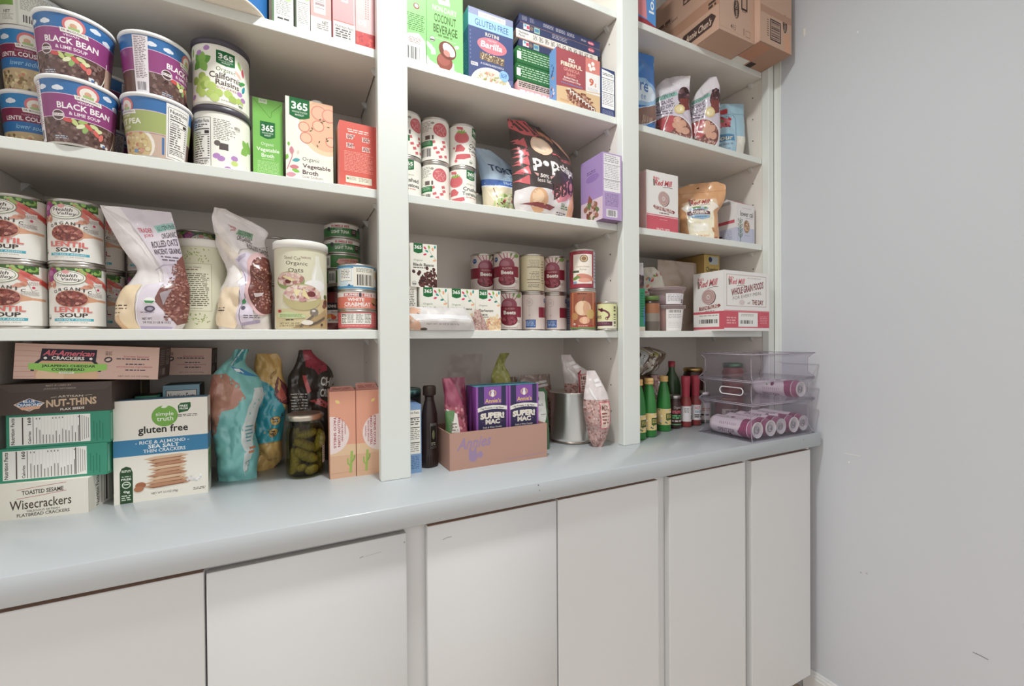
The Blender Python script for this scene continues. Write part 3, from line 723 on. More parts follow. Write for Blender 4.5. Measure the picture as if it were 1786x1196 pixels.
# broth cartons
def broth_green(A):
    A.r(0, 0, 1, 1, '82c161'); A.l365(.24, .26, .5, .2); A.t('Organic', .27, .5, .42, .05, 'eaf4dd', 0, it=.1); A.t('Vegetable', .12, .565, .76, .055, 'f2f8ea', .02); A.t('Broth', .28, .63, .42, .045, 'f2f8ea', .02); A.g(.3, .69, .4, .012, 1, 'cfe6ba', 1)
    A.g(.1, .72, .8, .14, 9, 'b9dfa0', .85, .45, 'c'); A.r(.1, .89, .84, .11, 'f0f2ea'); A.bar(.22, .905, .6, .07)
    A.line([(.04, .02), (.58, .21), (.62, .19), (.63, .14), (.97, .03)], .018, '5d9440'); A.r(.2, .005, .28, .05, 'cfe0c2'); A.g(.23, .015, .22, .025, 2, '7a9a68', 1)
def broth_white(A):
    A.r(0, 0, 1, 1, 'f1efe4'); A.e(.82, .28, .62, .37, 'f6f2ea', 40); A.e(.84, .27, .56, .33, 'f2d6b4', 40); A.e(.86, .25, .5, .3, 'ecbfa0', 36)
    for x, y, q in ((.7, .12, .17), (.68, .27, .13), (.38, .31, .12), (.42, .43, .13), (.92, .13, .16), (.95, .43, .12)): A.ring(x, y, q, None, .02, 'd98a7c'); A.e(x, y, q-.02, None, 'f0c6aa' if q < .15 else 'eeb9a0', 18)
    for x, y, q in ((.72, .19, .8), (.76, .22, 2.6), (.8, .2, .3), (.55, .31, 2.1), (.52, .34, .6), (.86, .4, 1.9), (.88, .42, .7), (.7, .45, 1.2), (.9, .26, .2), (.66, .5, 2)): A.leaf(x, y, .07, q, '5b5a3e')
    A.l365(.08, 0, .42, .235)
    A.line([(.02, .82), (.12, .68), (.14, .62)], .02, 'c98a96')
    for x, y, q, cc, l in ((.12, .6, 1.6, 'cf8e98', .19), (.21, .7, .3, '5aa5ac', .17), (.17, .78, .1, 'cf7f8a', .2), (.2, .82, -.2, '86bf56', .17), (.1, .87, .15, 'd49aa8', .22), (.26, .93, -.5, '4a9c9c', .15), (.2, .985, -.6, 'cf7f8a', .1), (.06, .53, 1.6, '7fbf52', .1), (.25, .61, 1.4, 'ddd0be', .1), (.02, .68, 1.3, '86bf56', .14), (.1, .94, 1.2, 'ddd6c8', .12)): A.leaf(x, y, l, q, cc, .5)
    A.t('Organic', .34, .65, .36, .055, '4d5a4c', 0, it=.1); A.t('Vegetable', .34, .725, .6, .06, '564248', .024); A.t('Broth', .34, .795, .33, .05, '564248', .024); A.t('Low Sodium', .34, .855, .42, .03, '7c6a6a', 0)
    A.ring(.85, .965, .1, None, .012, '6a4a4c'); A.t('USDA', .8, .94, .11, .018, '6a4a4c', .01)
def brick(name, art, x0, x1, yf, d, h, col, rz, label):
    root = empty(name, ((x0+x1)/2, yf+d/2, Z), rz, label, 'carton', 'broth cartons')
    w = x1-x0; b = MB(); b.box(-w/2, w/2, -d/2, d/2, 0, h, {'all': col, 'right': '86b060', 'left': '86b060'}, 'gloss', .001)
    A = Art(w, h); art(A); b.art(A, planar((-w/2, -d/2, 0), (1, 0, 0), (0, 0, 1), w, h), 'gloss'); b.obj('body', root)
    b = MB(); b.lathe([(.013, 0), (.0135, .002), (.0135, .012), (.012, .014), (.0001, .014)], 'f0f0ec', 'plastic', 24, cx=w*.18, cap=False); o = b.obj('cap', root); o.location = (0, 0, h)
    b = MB(); b.box(-w/2+.002, w/2-.002, -.0015, .0015, 0, .008, col, 'gloss'); o = b.obj('seal', root); o.location = (0, -d*.18, h)
    return root
brick('broth_carton', broth_green, -.0655, -.0102, .1, .09, .181, '7fbc5e', 0, 'narrow green vegetable broth carton side beside the raisin tubs')
brick('broth_carton', broth_white, -.0055, .0875, .082, .06, .1885, 'efeee4', .03, 'white vegetable broth carton with a soup bowl picture')
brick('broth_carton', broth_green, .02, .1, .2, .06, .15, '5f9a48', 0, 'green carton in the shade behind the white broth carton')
def redbox(A):
    A.r(0, 0, 1, 1, 'd9685e'); A.g(.2, .1, .6, .06, 2, 'f6dcd4', .7, .5, 'c')
    for x, y in ((.18, .18), (.6, .19), (.18, .31), (.6, .33)): A.g(x, y, .24, .075, 4, 'f4e6e0', .7, .7); A.g(x+.03, y+.01, .18, .05, 3, '6a4448', .6, .6)
    A.g(.12, .43, .8, .3, 14, 'eaa59a', .8, .4); A.r(.16, .79, .7, .1, 'f0ead8'); A.g(.25, .805, .2, .05, 4, '8a8272', .9, .4); A.g(.5, .805, .3, .06, 3, '8a8272', .9, .4); A.e(.21, .83, .03, None, '6f8a5a'); A.g(.12, .92, .76, .05, 3, 'f0bcb0', .8)
carton('red_box', .078, .06, .148, {'all': 'd9685e', 'left': 'e2908a', 'top': 'd8a0a0'}, (.1365, .085, Z), .04, front=redbox, label='coral red box with small white print beside the left upright')

# ---- lowest shelf of the left bay: lentil soup, oat bags, oat canisters, tuna
Z = S1
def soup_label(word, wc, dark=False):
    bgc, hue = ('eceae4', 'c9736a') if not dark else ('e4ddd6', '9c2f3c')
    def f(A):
        A.r(0, 0, 1, 1, bgc); c = .5
        A.r(c-.2, 0, .4, .13, '4b6b3c'); A.blob(c-.2, 0, .4, .12, 60, .016, ['3f6a34', '6f9a4a', '8fb862', '2f4f2a', 'a9c47a'])
        [A.e(c+.11+.05*i, .13+.06*i, .075, .045, ('d97b70', 'd3675f', 'df8d80', 'cf5f58')[i % 4], 14, -.5) for i in range(4)]; A.e(c+.1, .21, .06, .035, 'dc8276', 12, -.6); [A.line([(c+.06+.05*i, .09+.06*i), (c+.15+.05*i, .17+.06*i)], .003, 'c9594f') for i in range(4)]; A.leaf(c+.075, .07, .06, 2.4, 'a5b86a')
        A.e(c-.115, .13, .05, .13, '95407f', 20); A.e(c-.125, .1, .025, .05, 'c077ad', 12); A.e(c-.11, .01, .012, .05, 'b0506a', 10); A.e(c-.2, .18, .04, .14, 'd9b2a4', 16)
        A.blob(c-.2, .24, .11, .1, 16, .014, ['d39a86', 'e0b49e', 'c9846e']); A.blob(c+.06, .28, .08, .07, 10, .014, ['d39a86', 'e0b49e', 'c9846e'])
        A.e(c-.005, .17, .098, .125, '5f7a4a', 30); A.e(c-.005, .17, .094, .118, 'f4f2ec', 30); A.ring(c-.005, .165, .085, .1, .004, '7d8d5c', 30); A.e(c-.02, .075, .022, .035, 'e2a0a0', 12)
        A.t('Health', c-.07, .105, .115, .06, '4c4440', .012, it=.25); A.t('Valley', c-.05, .175, .115, .065, '4c4440', .012, it=.25)
        for i, ch in enumerate('ORGANIC'):
            q = (i-3)/3; A.t(ch, c+.012+q*.1-(.004 if ch == 'I' else .012), .335+.05*q*q, .008 if ch == 'I' else .024, .055, '463c38', .03)
        A.r(c-.3, .43, .16, .1, bgc); A.p([(c+.08, .47), (c+.1, .6), (c+.16, .57), (c+.25, .585), (c+.25, .545), (c+.16, .53)], 'd8a586')
        A.e(c+.01, .535, .096, .145, 'd29a80', 30); A.e(c+.008, .535, .09, .135, '6e3a34', 30); A.blob(c-.08, .41, .18, .25, 75, .012, ['8f4a40', 'a8645a', '7a3c36', 'c08a7c', '9a5a50', '6a302c'], (.7, 1), (c+.008, .535, .083, .12))
        A.t(word, c-.095, .675, .22, .09, wc, .03); A.t('SOUP', c-.06, .78, .16, .075, '40342f', .035)
        A.r(c-.1, .872, .235, .045, '4fa9bc'); A.t('NO SALT ADDED', c-.08, .881, .195, .026, 'e3f2f4', .01); A.t('NET WT 15 OZ (425G)', c-.07, .935, .17, .02, '7a706a')
        A.usda(c-.155, .85, .021, '50463f'); A.p([(c+.13, .25), (c+.2, .24), (c+.19, .38), (c+.16, .42)], 'ece6e2'); A.e(c+.165, .36, .01, None, 'c9506a', 8); A.g(c+.14, .27, .05, .06, 4, '8a8078', 1, .4); A.g(c+.1, .43, .1, .07, 4, '9a908a', .9, .4)
        A.nut(c+.27, .06, .12, .9); A.g(.03, .2, .12, .6, 12, '8a8078')
    return f
SH = .1132
k = tin('soup_can', .0375, SH, soup_label('LENTIL', 'd6716a'), (-.341, .1025, Z), .0, 'lower white lentil soup can beside the tall oat bag', 'lentil soup cans on the lowest left shelf')
dup(k, (-.3418, .102, Z+SH), -.1, 'upper white lentil soup can beside the tall oat bag')
dup(k, (-.4178, .1035, Z), -.22, 'lower white lentil soup can at the left end of the shelf')
dup(k, (-.4182, .104, Z+SH), -.25, 'upper white lentil soup can at the left end of the shelf')
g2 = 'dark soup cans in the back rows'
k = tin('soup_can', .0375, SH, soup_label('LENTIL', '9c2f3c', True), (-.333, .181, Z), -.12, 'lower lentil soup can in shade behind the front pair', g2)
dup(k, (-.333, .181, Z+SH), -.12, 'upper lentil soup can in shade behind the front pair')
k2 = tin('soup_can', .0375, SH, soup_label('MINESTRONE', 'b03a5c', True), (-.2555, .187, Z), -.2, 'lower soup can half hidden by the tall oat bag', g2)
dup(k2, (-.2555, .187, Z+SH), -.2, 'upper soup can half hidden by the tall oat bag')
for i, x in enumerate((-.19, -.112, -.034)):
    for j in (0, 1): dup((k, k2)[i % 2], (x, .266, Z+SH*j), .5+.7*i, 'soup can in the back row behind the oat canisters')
# oat bags
def oats_art(v):
    def f(A):
        if v == 1:
            A.p([(.0, 0), (1, 0), (1, .33), (0, .0)], 'ede9ea'); A.p([(.28, .0), (1, 0), (1, .8), (.62, .62)], 'd9d1da'); A.p([(.55, .35), (1, .2), (1, .7), (.7, .6)], 'cfc4d2')
            A.line([(0, 0), (.32, .25), (.56, .6)], .012, 'f6f4f4')
            A.t("TRADER", .42, .155, .2, .035, 'c9606c', .02, skew=-.01); A.t("JOE'S", .46, .2, .15, .032, 'c9606c', .02, skew=-.01)
            A.p([(.66, .13), (.98, .085), (1, .135), (.7, .185), (.68, .158)], '93c4bc'); A.t('GLUTEN FREE', .71, .118, .28, .035, '3f5a58', .01, skew=-.04)
            A.t('ORGANIC', .75, .175, .24, .045, '4a4248', .012, skew=-.03); A.t('ROLLED OATS', .54, .245, .44, .055, '4a4248', .014, skew=-.045); A.t('ANCIENT GRAINS', .53, .315, .46, .045, '4a4248', .012, skew=-.03); A.g(.62, .38, .36, .05, 2, '6a5f68', .9, .5)
            A.line([(.42, .5), (.6, .455), (.85, .44)], .012, 'b0a6be'); A.p([(0, .64), (.3, .63), (.36, .99), (0, 1)], 'ebd6b4'); A.p([(.0, .9), (.12, .88), (.16, 1), (0, 1)], 'd9b48c'); A.g(.02, .8, .22, .05, 2, '5a4a3c', .7, .4); A.g(.02, .86, .12, .02, 1, '6a5a4c', .9, .4)
            A.p([(.36, .64), (.62, .6), (.62, .68), (.58, .74), (.9, .94), (.9, 1), (.36, 1)], 'ddd5e0'); A.line([(.35, .64), (.355, .8), (.37, 1)], .012, 'f4f2f4'); A.p([(.37, .97), (.86, .975), (.86, 1), (.37, 1)], 'b9aecb')
            A.p([(.88, .42), (1, .36), (1, .94), (.9, .96), (.58, .76), (.62, .66), (.78, .6)], '7b4a42'); A.blob(.6, .42, .4, .5, 330, .018, ['8f5c50', '7a473e', 'a3736a', '6b3a34', 'b48a7e'], (.5, .9), (.86, .7, .17, .27))
            A.p([(.64, .7), (.78, .66), (.7, .8)], 'a5989e'); A.e(.52, .765, .075, .026, 'eef0ea'); A.p([(.45, .765), (.59, .765), (.56, .785), (.48, .785)], '3f8a52'); A.e(.54, .83, .07, .026, '5c5668'); A.e(.54, .83, .04, .014, 'a9a2b4'); A.g(.42, .855, .2, .012, 1, '8a8098', .9)
            A.t('NET WT', .44, .9, .14, .02, '6a6068', .01); A.t('24 OZ (1 LB 8 OZ)', .44, .93, .38, .022, '6a6068', .01)
        else:
            A.p([(0, 0), (.95, .08), (1, .3), (.5, .34), (0, .2)], 'e6e0e0'); A.p([(.02, .05), (.4, .3), (.5, .34), (.3, .45), (.1, .32)], 'ece6e2'); A.p([(0, .2), (.5, .4), (.3, .62), (.3, .5), (.14, .36)], 'e4d9cc')
            A.t('TRADER', .29, .145, .11, .022, 'b8404c', .02, skew=.02); A.t("JOE'S", .31, .175, .08, .02, 'b8404c', .02)
            A.p([(.44, .17), (.72, .2), (.76, .25), (.42, .215)], '86a98e'); A.t('GLUTEN', .46, .19, .24, .03, '3f5a48', .01, skew=.02); A.t('ORGANIC', .46, .235, .3, .04, '5a4c54', .014, skew=.03); A.t('ROLLED OATS', .66, .31, .34, .04, '6a5a62', .01, skew=.05)
            A.p([(.3, .42), (.62, .36), (.9, .42), (.6, .7), (.66, .94), (.3, .96), (.42, .72), (.36, .6)], 'd8cede'); A.p([(.34, .42), (.6, .37), (.58, .4), (.36, .45)], 'b4a9be')
            A.p([(.1, .66), (.4, .66), (.36, .95), (.3, .99), (0, .96), (.02, .78)], 'ecd9bc'); A.line([(.34, .5), (.5, .66), (.5, .74), (.42, .84), (.44, .99)], .012, '6f6474'); A.g(.04, .82, .14, .04, 2, '4a3c34', .8, .5)
            A.e(.82, .62, .34, .26, 'd6b2b4', 36); A.e(.88, .63, .34, .24, '6b3a35', 36); A.blob(.58, .42, .42, .5, 300, .02, ['8a564a', '7a463c', 'a5766a', '63342e', 'b88f80'], (.5, .9), (.88, .63, .31, .22))
            A.p([(.64, .7), (.84, .69), (.8, .715), (.66, .73)], 'd9ccd0'); A.e(.48, .77, .04, .02, '3f8a52'); A.e(.48, .825, .035, .017, '5c5668'); A.g(.5, .88, .3, .03, 2, '6a6068', .9, .5); A.p([(.42, .94), (.8, .915), (.8, .94), (.44, .965)], 'a79ab4')
    return f
bag('oat_bag', .221, [(0, -.034), (.07, -.05), (.2, -.047), (.31, -.041), (.39, -.028), (.5, -.013), (.68, -.034), (.89, -.057), (1, -.064)], [(0, .05), (.05, .058), (.16, .062), (.35, .062), (.58, .056), (.77, .048), (.93, .041), (1, .038)],
    [(0, .045), (.12, .068), (.35, .06), (.45, .03), (.7, .02), (.95, .006), (1, .002)], oats_art(1), 'e2dcdc', 'd9d4d0', [(0, 0), (.5, 0), (1, -.012)], .006, .06, 3, (-.2375, .079, Z), 0, label='lilac oat bag leaning over between the soup cans and the plain canister', group='lilac rolled oat bags')
bag('oat_bag', .247, [(0, -.039), (.09, -.043), (.2, -.037), (.33, -.036), (.47, -.024), (.54, -.031), (.68, -.046), (.92, -.052), (1, -.048)], [(0, .05), (.3, .052), (.5, .05), (.63, .044), (.75, .038), (.84, .052), (.88, .034), (.93, .008), (1, -.034)],
    [(0, .05), (.12, .064), (.4, .056), (.55, .036), (.8, .022), (.95, .006), (1, .002)], oats_art(2), 'e0d9d6', 'd9d4d0', [(0, 0), (1, .01)], .010, .055, 9, (-.0875, .09, Z), 0, label='crumpled lilac oat bag standing between the two cream canisters', group='lilac rolled oat bags')
# canisters
KR, KH = .0505, .182
def canister_back(A):
    A.r(0, 0, 1, 1, 'dedcc4'); c = .5
    for y0, y1 in ((.04, .2), (.8, .95)):
        for i in range(42): A.leaf(c-.14+rnd.random()*.2, y0+rnd.random()*(y1-y0), .013, rnd.uniform(0, 6), rnd.choice(('9fae6c', 'b3bf82', '8a9c58')), .5)
    A.r(c-.135, .22, .21, .57, 'b3b196'); A.r(c-.132, .225, .204, .56, 'e4e2cc'); A.t('Steel Cut Oats', c-.11, .255, .13, .02, '5a5646'); A.g(c-.09, .29, .1, .02, 1, '7a5a4a', .9); A.g(c-.12, .34, .18, .4, 17, '6a6656', .93, .45); A.g(c-.1, .755, .14, .012, 1, '6a6656', .9)
def canister_front(A):
    A.r(0, 0, 1, 1, 'dedac2'); c = .5
    A.r(c-.2, .76, .42, .24, 'd8cba2'); A.p([(c+.03, .62), (c+.2, .58), (c+.2, .8), (c+.1, .8)], 'd2bf94'); A.p([(c-.07, 1), (c+.16, .76), (c+.2, .86), (c+.2, 1)], 'b89f78')
    A.t('Steel Cut', c-.115, .125, .1, .04, '6a5c4c', 0, skew=.015); A.t("TRADER JOE'S", c-.015, .125, .06, .03, '7c4a44', .01); A.t('Organic', c-.105, .185, .13, .06, '5c5040', .004, skew=.01); A.t('Oats', c-.09, .265, .09, .055, '5c5040', .006)
    A.p([(c+.045, .52), (c+.05, .34), (c+.075, .2), (c+.075, .1), (c+.105, .1), (c+.11, .2), (c+.15, .36), (c+.16, .62), (c+.12, .64)], 'e9e8dc'); A.p([(c+.055, .46), (c+.06, .35), (c+.085, .22), (c+.07, .46)], 'f7f7f4'); A.e(c+.08, .47, .075, .07, 'f4f3f2', 24)
    A.e(c-.085, .42, .093, .11, '8f9f62', 26); A.e(c-.085, .4, .088, .082, 'd9bdb4', 26); A.blob(c-.17, .33, .17, .15, 60, .012, ['c99f9a', 'e4cfc2', 'b08078', 'd8b4a8'], (.6, 1), (c-.085, .4, .08, .075)); A.e(c-.09, .43, .02, .025, '6a3430'); A.p([(c-.11, .36), (c-.04, .42), (c-.07, .43), (c-.13, .37)], 'e3d4a4')
    A.e(c-.005, .62, .122, .16, 'c2b88a', 30); A.e(c-.005, .575, .116, .1, 'e2d4c4', 30); A.blob(c-.12, .48, .23, .2, 80, .013, ['c9989a', 'e6d2c6', 'b07a78', 'dcb6ac', 'efe0d4'], (.6, 1), (c-.005, .575, .107, .09)); A.e(c+.045, .58, .028, .035, '7a3f40'); A.p([(c-.06, .53), (c-.01, .53), (c-.04, .62)], 'efe2b4'); A.p([(c+.0, .5), (c+.03, .62), (c+.04, .66), (c-.01, .6)], 'ead9a8')
    A.e(c+.065, .8, .028, .045, '8a7f76'); A.e(c+.06, .785, .012, .015, 'e3ddd4'); A.line([(c+.06, .84), (c+.02, .9), (c-.02, .98)], .012, '7c7066'); A.line([(c+.15, .86), (c+.08, .93), (c+.03, .96)], .014, '6a5e54'); A.e(c+.02, .93, .035, .03, 'efe8dc')
    A.p([(c-.17, .82), (c-.1, .795), (c+.01, .84), (c+.01, .87), (c-.08, .88), (c-.17, .865)], 'cbd8a6'); A.g(c-.15, .83, .14, .035, 3, '5f8a4c', .9, .4); A.e(c-.155, .79, .014, .016, 'b8404a'); A.g(c-.11, .89, .05, .02, 1, '4a3a32', 1, .7)
    A.t('NET WT. 30 OZ', c-.155, .93, .13, .022, '5e5444'); A.t('(1 LB 14 OZ) 850g', c-.155, .96, .14, .022, '5e5444'); A.e(c+.12, .955, .009, None, '4a4038')
    A.e(c+.17, .68, .03, .05, '6f4a40'); A.e(c+.15, .72, .02, .03, '8a5f50'); A.e(c+.165, .6, .02, .03, '5f6a40')
def canister(art, loc, rz, label):
    root = empty('oat_canister', loc, rz, label, 'canister', 'cream oat canisters')
    b = MB(); b.lathe([(.0001, .002), (KR-.004, .002), (KR-.001, 0), (KR-.0005, .003), (KR-.0008, KH-.01)], 'd9d5be', 'paper', 56, cap=False); S = cone(KR-.0006, KR-.0006, KH-.016, .003); A = Art(S.W, S.H); art(A); b.art(A, S, 'paper', base=.0006); b.obj('body', root)
    b = jar_lid(KR+.0025, .016, 'eceae4', 'plastic'); o = b.obj('lid', root); o.location = (0, 0, KH-.016)
canister(canister_back, (-.158, .148, Z), -.1, 'cream canister showing its story panel, behind and right of the first oat bag')
canister(canister_front, (.022, .077, Z), .06, 'cream canister with oat bowls, a milk bottle and a white lid')
# fish tins
def tuna(A):
    c = .5; A.r(0, 0, 1, 1, '3f7a45'); A.r(0, 0, 1, .3, 'e6e0da'); A.t('BUMBLE BEE', c-.13, .06, .16, .2, 'b5414e', .03); A.t('LIGHT TUNA', c-.13, .5, .16, .26, 'e9f0e2', .025); A.t('CHUNK', c-.09, .36, .06, .1, 'dfe8d6'); A.r(c+.05, .32, .06, .55, '3a3436'); A.g(c+.06, .45, .04, .25, 2, 'b08a8a', 1); A.e(c+.15, .3, .025, None, '3c4044'); A.t('BUMBLE BEE', c+.19, .06, .14, .2, 'b5414e', .03); A.t('LIGHT', c+.2, .5, .12, .26, 'dfe8d6', .02); A.e(c-.16, .4, .02, None, '3c4044')
def tuna2(A):
    c = .5; A.r(0, 0, 1, 1, '447c40'); A.p([(c-.09, .3), (c+.1, .15), (c+.13, .55), (c+.12, .75), (c-.06, .85), (c-.11, .6)], 'd9a89a'); A.t('Chicken of the Sea', c-.08, .25, .19, .26, 'b5525a', .02); A.t('Chunk Light', c-.04, .55, .12, .2, '3f3a30', .02); A.r(c-.25, 0, .08, 1, 'e9e7e0'); A.bar(c-.24, .2, .06, .6); A.g(c+.16, .15, .08, .6, 5, 'b9d0a8')
TH = .0375
k = tin('tuna_can', .0425, TH, tuna2, (.119, .2135, Z), .25, 'green tuna can in the tall stack beside the right canister', 'green tuna cans in one tall stack', lab=(.004, .004))
k2 = tin('tuna_can', .0425, TH, tuna, (.1185, .213, Z+5*TH), .32, 'second green tuna can from the top of the tall stack', lab=(.004, .004), group='green tuna cans in one tall stack')
dup(k2, (.118, .2125, Z+6*TH), .12, 'green tuna can topmost of the tall stack')
NTH = {1: 'hidden green tuna can low in the tall stack', 2: 'hidden green tuna can low in the tall stack', 3: 'fourth green tuna can from the top of the tall stack', 4: 'third green tuna can from the top of the tall stack'}
for j in range(1, 5): dup(k, (.119+.0012*(j % 2), .2135, Z+j*TH), .25+.3*(j % 2), NTH[j])
k['label'] = NTH[1]
def blue_can(A):
    c = .5; A.r(0, 0, 1, 1, '4f93bd'); A.r(0, .12, 1, .74, 'e9ecea'); A.p([(c-.03-.2, .1), (c-.2, .9), (c-.12, .9), (c-.08, .1)], 'cfe0ea'); A.r(c-.19, .12, .11, .56, '6a7a84'); A.r(c-.188, .135, .106, .53, 'f0efe9'); A.g(c-.18, .18, .09, .4, 6, '6a6a66', .8, .4)
    A.r(c-.065, .06, .2, .86, 'ece9dc'); A.g(c-.04, .1, .15, .2, 4, '8a8a82', .9, .5); A.bar(c-.035, .38, .14, .48); A.e(c+.18, .35, .03, .2, 'd9b46a', 12); A.e(c-.1, .86, .01, None, '2c5f8c')
def crab(A):
    c = .5; A.r(0, 0, 1, 1, 'df7d6c'); A.r(0, 0, 1, .3, 'ece6e2'); A.r(c-.15, .07, .25, .2, 'c96a68'); A.t('BUMBLE BEE', c-.14, .1, .23, .14, 'f6ece8', .03); A.e(c-.01, .17, .012, .15, '4c4048', 10); A.t('WHITE', c-.115, .36, .14, .22, 'f8f0ec', .03); A.t('CRABMEAT', c-.145, .64, .23, .24, 'f8f0ec', .03); A.g(c-.15, .9, .23, .07, 1, 'f0c4b8', 1, .8)
    A.e(c+.15, .6, .06, .2, 'c9946a', 14, -.3); A.p([(c+.09, .6), (c+.16, .75), (c+.2, .82), (c+.12, .8)], '5a4038'); A.leaf(c+.17, .5, .05, .7, '7c8a54'); A.g(c+.12, .08, .06, .14, 2, 'd98a88')
def crab2(A):
    c = .5; A.r(0, 0, 1, 1, 'd8686c'); A.r(c-.19, .06, .28, .72, '6a605e'); A.r(c-.188, .07, .276, .7, 'efeee8'); A.g(c-.18, .12, .05, .18, 2, '3c3634', 1, .7); A.g(c-.18, .38, .05, .35, 4, '6a625e', .8); 
    for i in range(3): A.g(c-.12+.072*i, .12, .06, .6, 7, '6a625e', .75, .4)
    A.g(c+.1, .2, .1, .7, 6, 'e9a4a2', .9, .4); A.g(c-.18, .84, .25, .08, 1, 'efb4b0', 1, .6)
FR = .0412
tin('fish_can', FR, .0435, crab2, (.1352, .076, Z), .1, 'lowest crab meat can with its nutrition panel beside the left upright', 'short fish cans', lab=(.005, .005))
tin('fish_can', FR, .0425, crab, (.1345, .0765, Z+.0435), .1, 'coral white crabmeat can in the middle of the short stack', 'short fish cans', lab=(.004, .004))
tin('fish_can', FR, .0575, blue_can, (.135, .079, Z+.086), .1, 'blue and white can with a barcode on top of the crab meat', 'short fish cans', lab=(.004, .004))
t = empty('jam_jar', (.1, .142, Z), -.1, 'dark red apricot jam jar between the cream canister and the crab cans', 'jar')
b = MB(); b.lathe([(.0001, 0), (.025, 0), (.027, .002), (.027, .078), (.0235, .085), (.0235, .09)], '6a2a2c', 'gloss', 36, cap=False); S = cone(.0272, .0272, .046, .018); A = Art(S.W, S.H)
A.r(0, 0, 1, 1, 'd9d2cc'); A.r(0, 0, 1, .36, '2c2a2c'); A.t('BONNE FOOD', .36, .1, .24, .14, 'e4dcd4', .01); A.t('Apricot', .41, .42, .16, .1, '5a4c48', .01); A.blob(.33, .6, .3, .15, 14, .03, ['d98a4c', 'c9553c', 'e0a460']); A.g(.38, .82, .22, .1, 2, '6a605a', .9); b.art(A, S, 'paper'); b.obj('body', t)
o = jar_lid(.025, .013, '3a3230').obj('lid', t); o.location = (0, 0, .0885)

# ---- counter, left bay
Z = CT
def wise_front(A):
    A.r(0, 0, 1, 1, 'eae6da'); A.line([(.27, .2), (.5, .13), (.77, .07)], .008, 'c58a86'); A.line([(.27, .44), (.5, .38), (.77, .3)], .008, 'c58a86')
    A.t('TOASTED SESAME', .32, .2, .42, .12, '4a423c', .02, skew=-.05)
    A.t('Wisecrackers', .2, .46, .62, .26, '4a3c34', .008, skew=-.06); A.t('DELICIOUS ARTISAN', .37, .76, .33, .055, '4a423c', .01, skew=-.02); A.t('FLATBREAD CRACKERS', .27, .84, .53, .09, '4a423c', .012, skew=-.04)
def wise_right(A):
    A.r(0, 0, 1, 1, 'dcd8cc'); A.r(.1, .03, .62, .94, 'e9e7de'); A.t('Nutrition Facts', .12, .06, .06, .88, '3c3634', .015, rot=1)
    for i in range(9): A.r(.22+i*.05, .06, .01, .86, '8a8680')
    A.r(.3, .06, .03, .86, '4a4448'); A.r(.44, .06, .02, .86, '4a4448')
k = (-.3231, .0758); rz = math.radians(-9); w = .135
carton('cracker_box', w, .175, .0618, 'eae6da', (k[0]-w/2*math.cos(rz)-math.sin(rz)*.0875, k[1]-w/2*math.sin(rz)+math.cos(rz)*.0875, Z), rz, front=wise_front, right=wise_right, label='cream flatbread cracker box lying flat at the bottom of the left stack')
def green_nut(A):
    A.r(0, 0, 1, 1, '3f9277'); x0, w_ = .03, .77; A.r(x0, .07, w_, .86, 'f0efea'); T = 'Nutrition Facts'
    A.t(T, x0+.012, .1, .035, .8, '3a3230', .02, rot=1); A.g(0, 0, 0, 0, 1, 'ffffff') if 0 else None
    A.r(x0+.115, .09, .012, .82, '4a3a3c'); A.t('Calories', x0+.17, .52, .028, .38, '3a3230', .02, rot=1); A.t('160', x0+.165, .1, .034, .22, '3a3230', .03, rot=1); A.r(x0+.215, .09, .006, .82, '4a3a3c')
    for i in range(14):
        xx = x0+.245+i*.031; ln = rnd.uniform(.2, .5); A.r(xx, .91-ln, .009, ln, '8a8680'); A.r(xx+.018, .09, .0015, .82, 'b9b6ae')
        if i in (0, 1, 5, 6, 7, 8, 13): A.r(xx, .12, .009, .05, '6a625e')
    A.r(x0+.66, .09, .01, .82, '4a3a3c')
    for i in range(4): A.r(x0+.685+i*.021, .1+.03*i, .007, .78-.05*i, 'a19d96')
    for i in range(4): A.r(.83+i*.03, .3+.08*(i % 2), .01, .55, '2f7a62')
def green_end(A):
    A.r(0, 0, 1, 1, '3f9277'); A.r(.0, .08, .06, .84, '6fb096'); A.line([(.1, .05), (.1, .95)], .02, '2f7058')
rz = math.radians(-6); w = .146
def at_fr(k, w, d, rz): return (k[0]-w/2*math.cos(rz)-math.sin(rz)*d/2, k[1]-w/2*math.sin(rz)+math.cos(rz)*d/2)
carton('cracker_box', w, .13, .058, '3f9277', (*at_fr((-.2998, .086), w, .13, rz), Z+.0621), rz, front=green_nut, right=green_end, label='lower green cracker box with a sideways nutrition panel', group='green cracker boxes in the left stack')
w = .1415
carton('cracker_box', w, .13, .0575, '3f9277', (*at_fr((-.2955, .087), w, .13, rz), Z+.1205), rz, front=green_nut, right=green_end, label='upper green cracker box with a sideways nutrition panel, under the brown one', group='green cracker boxes in the left stack')
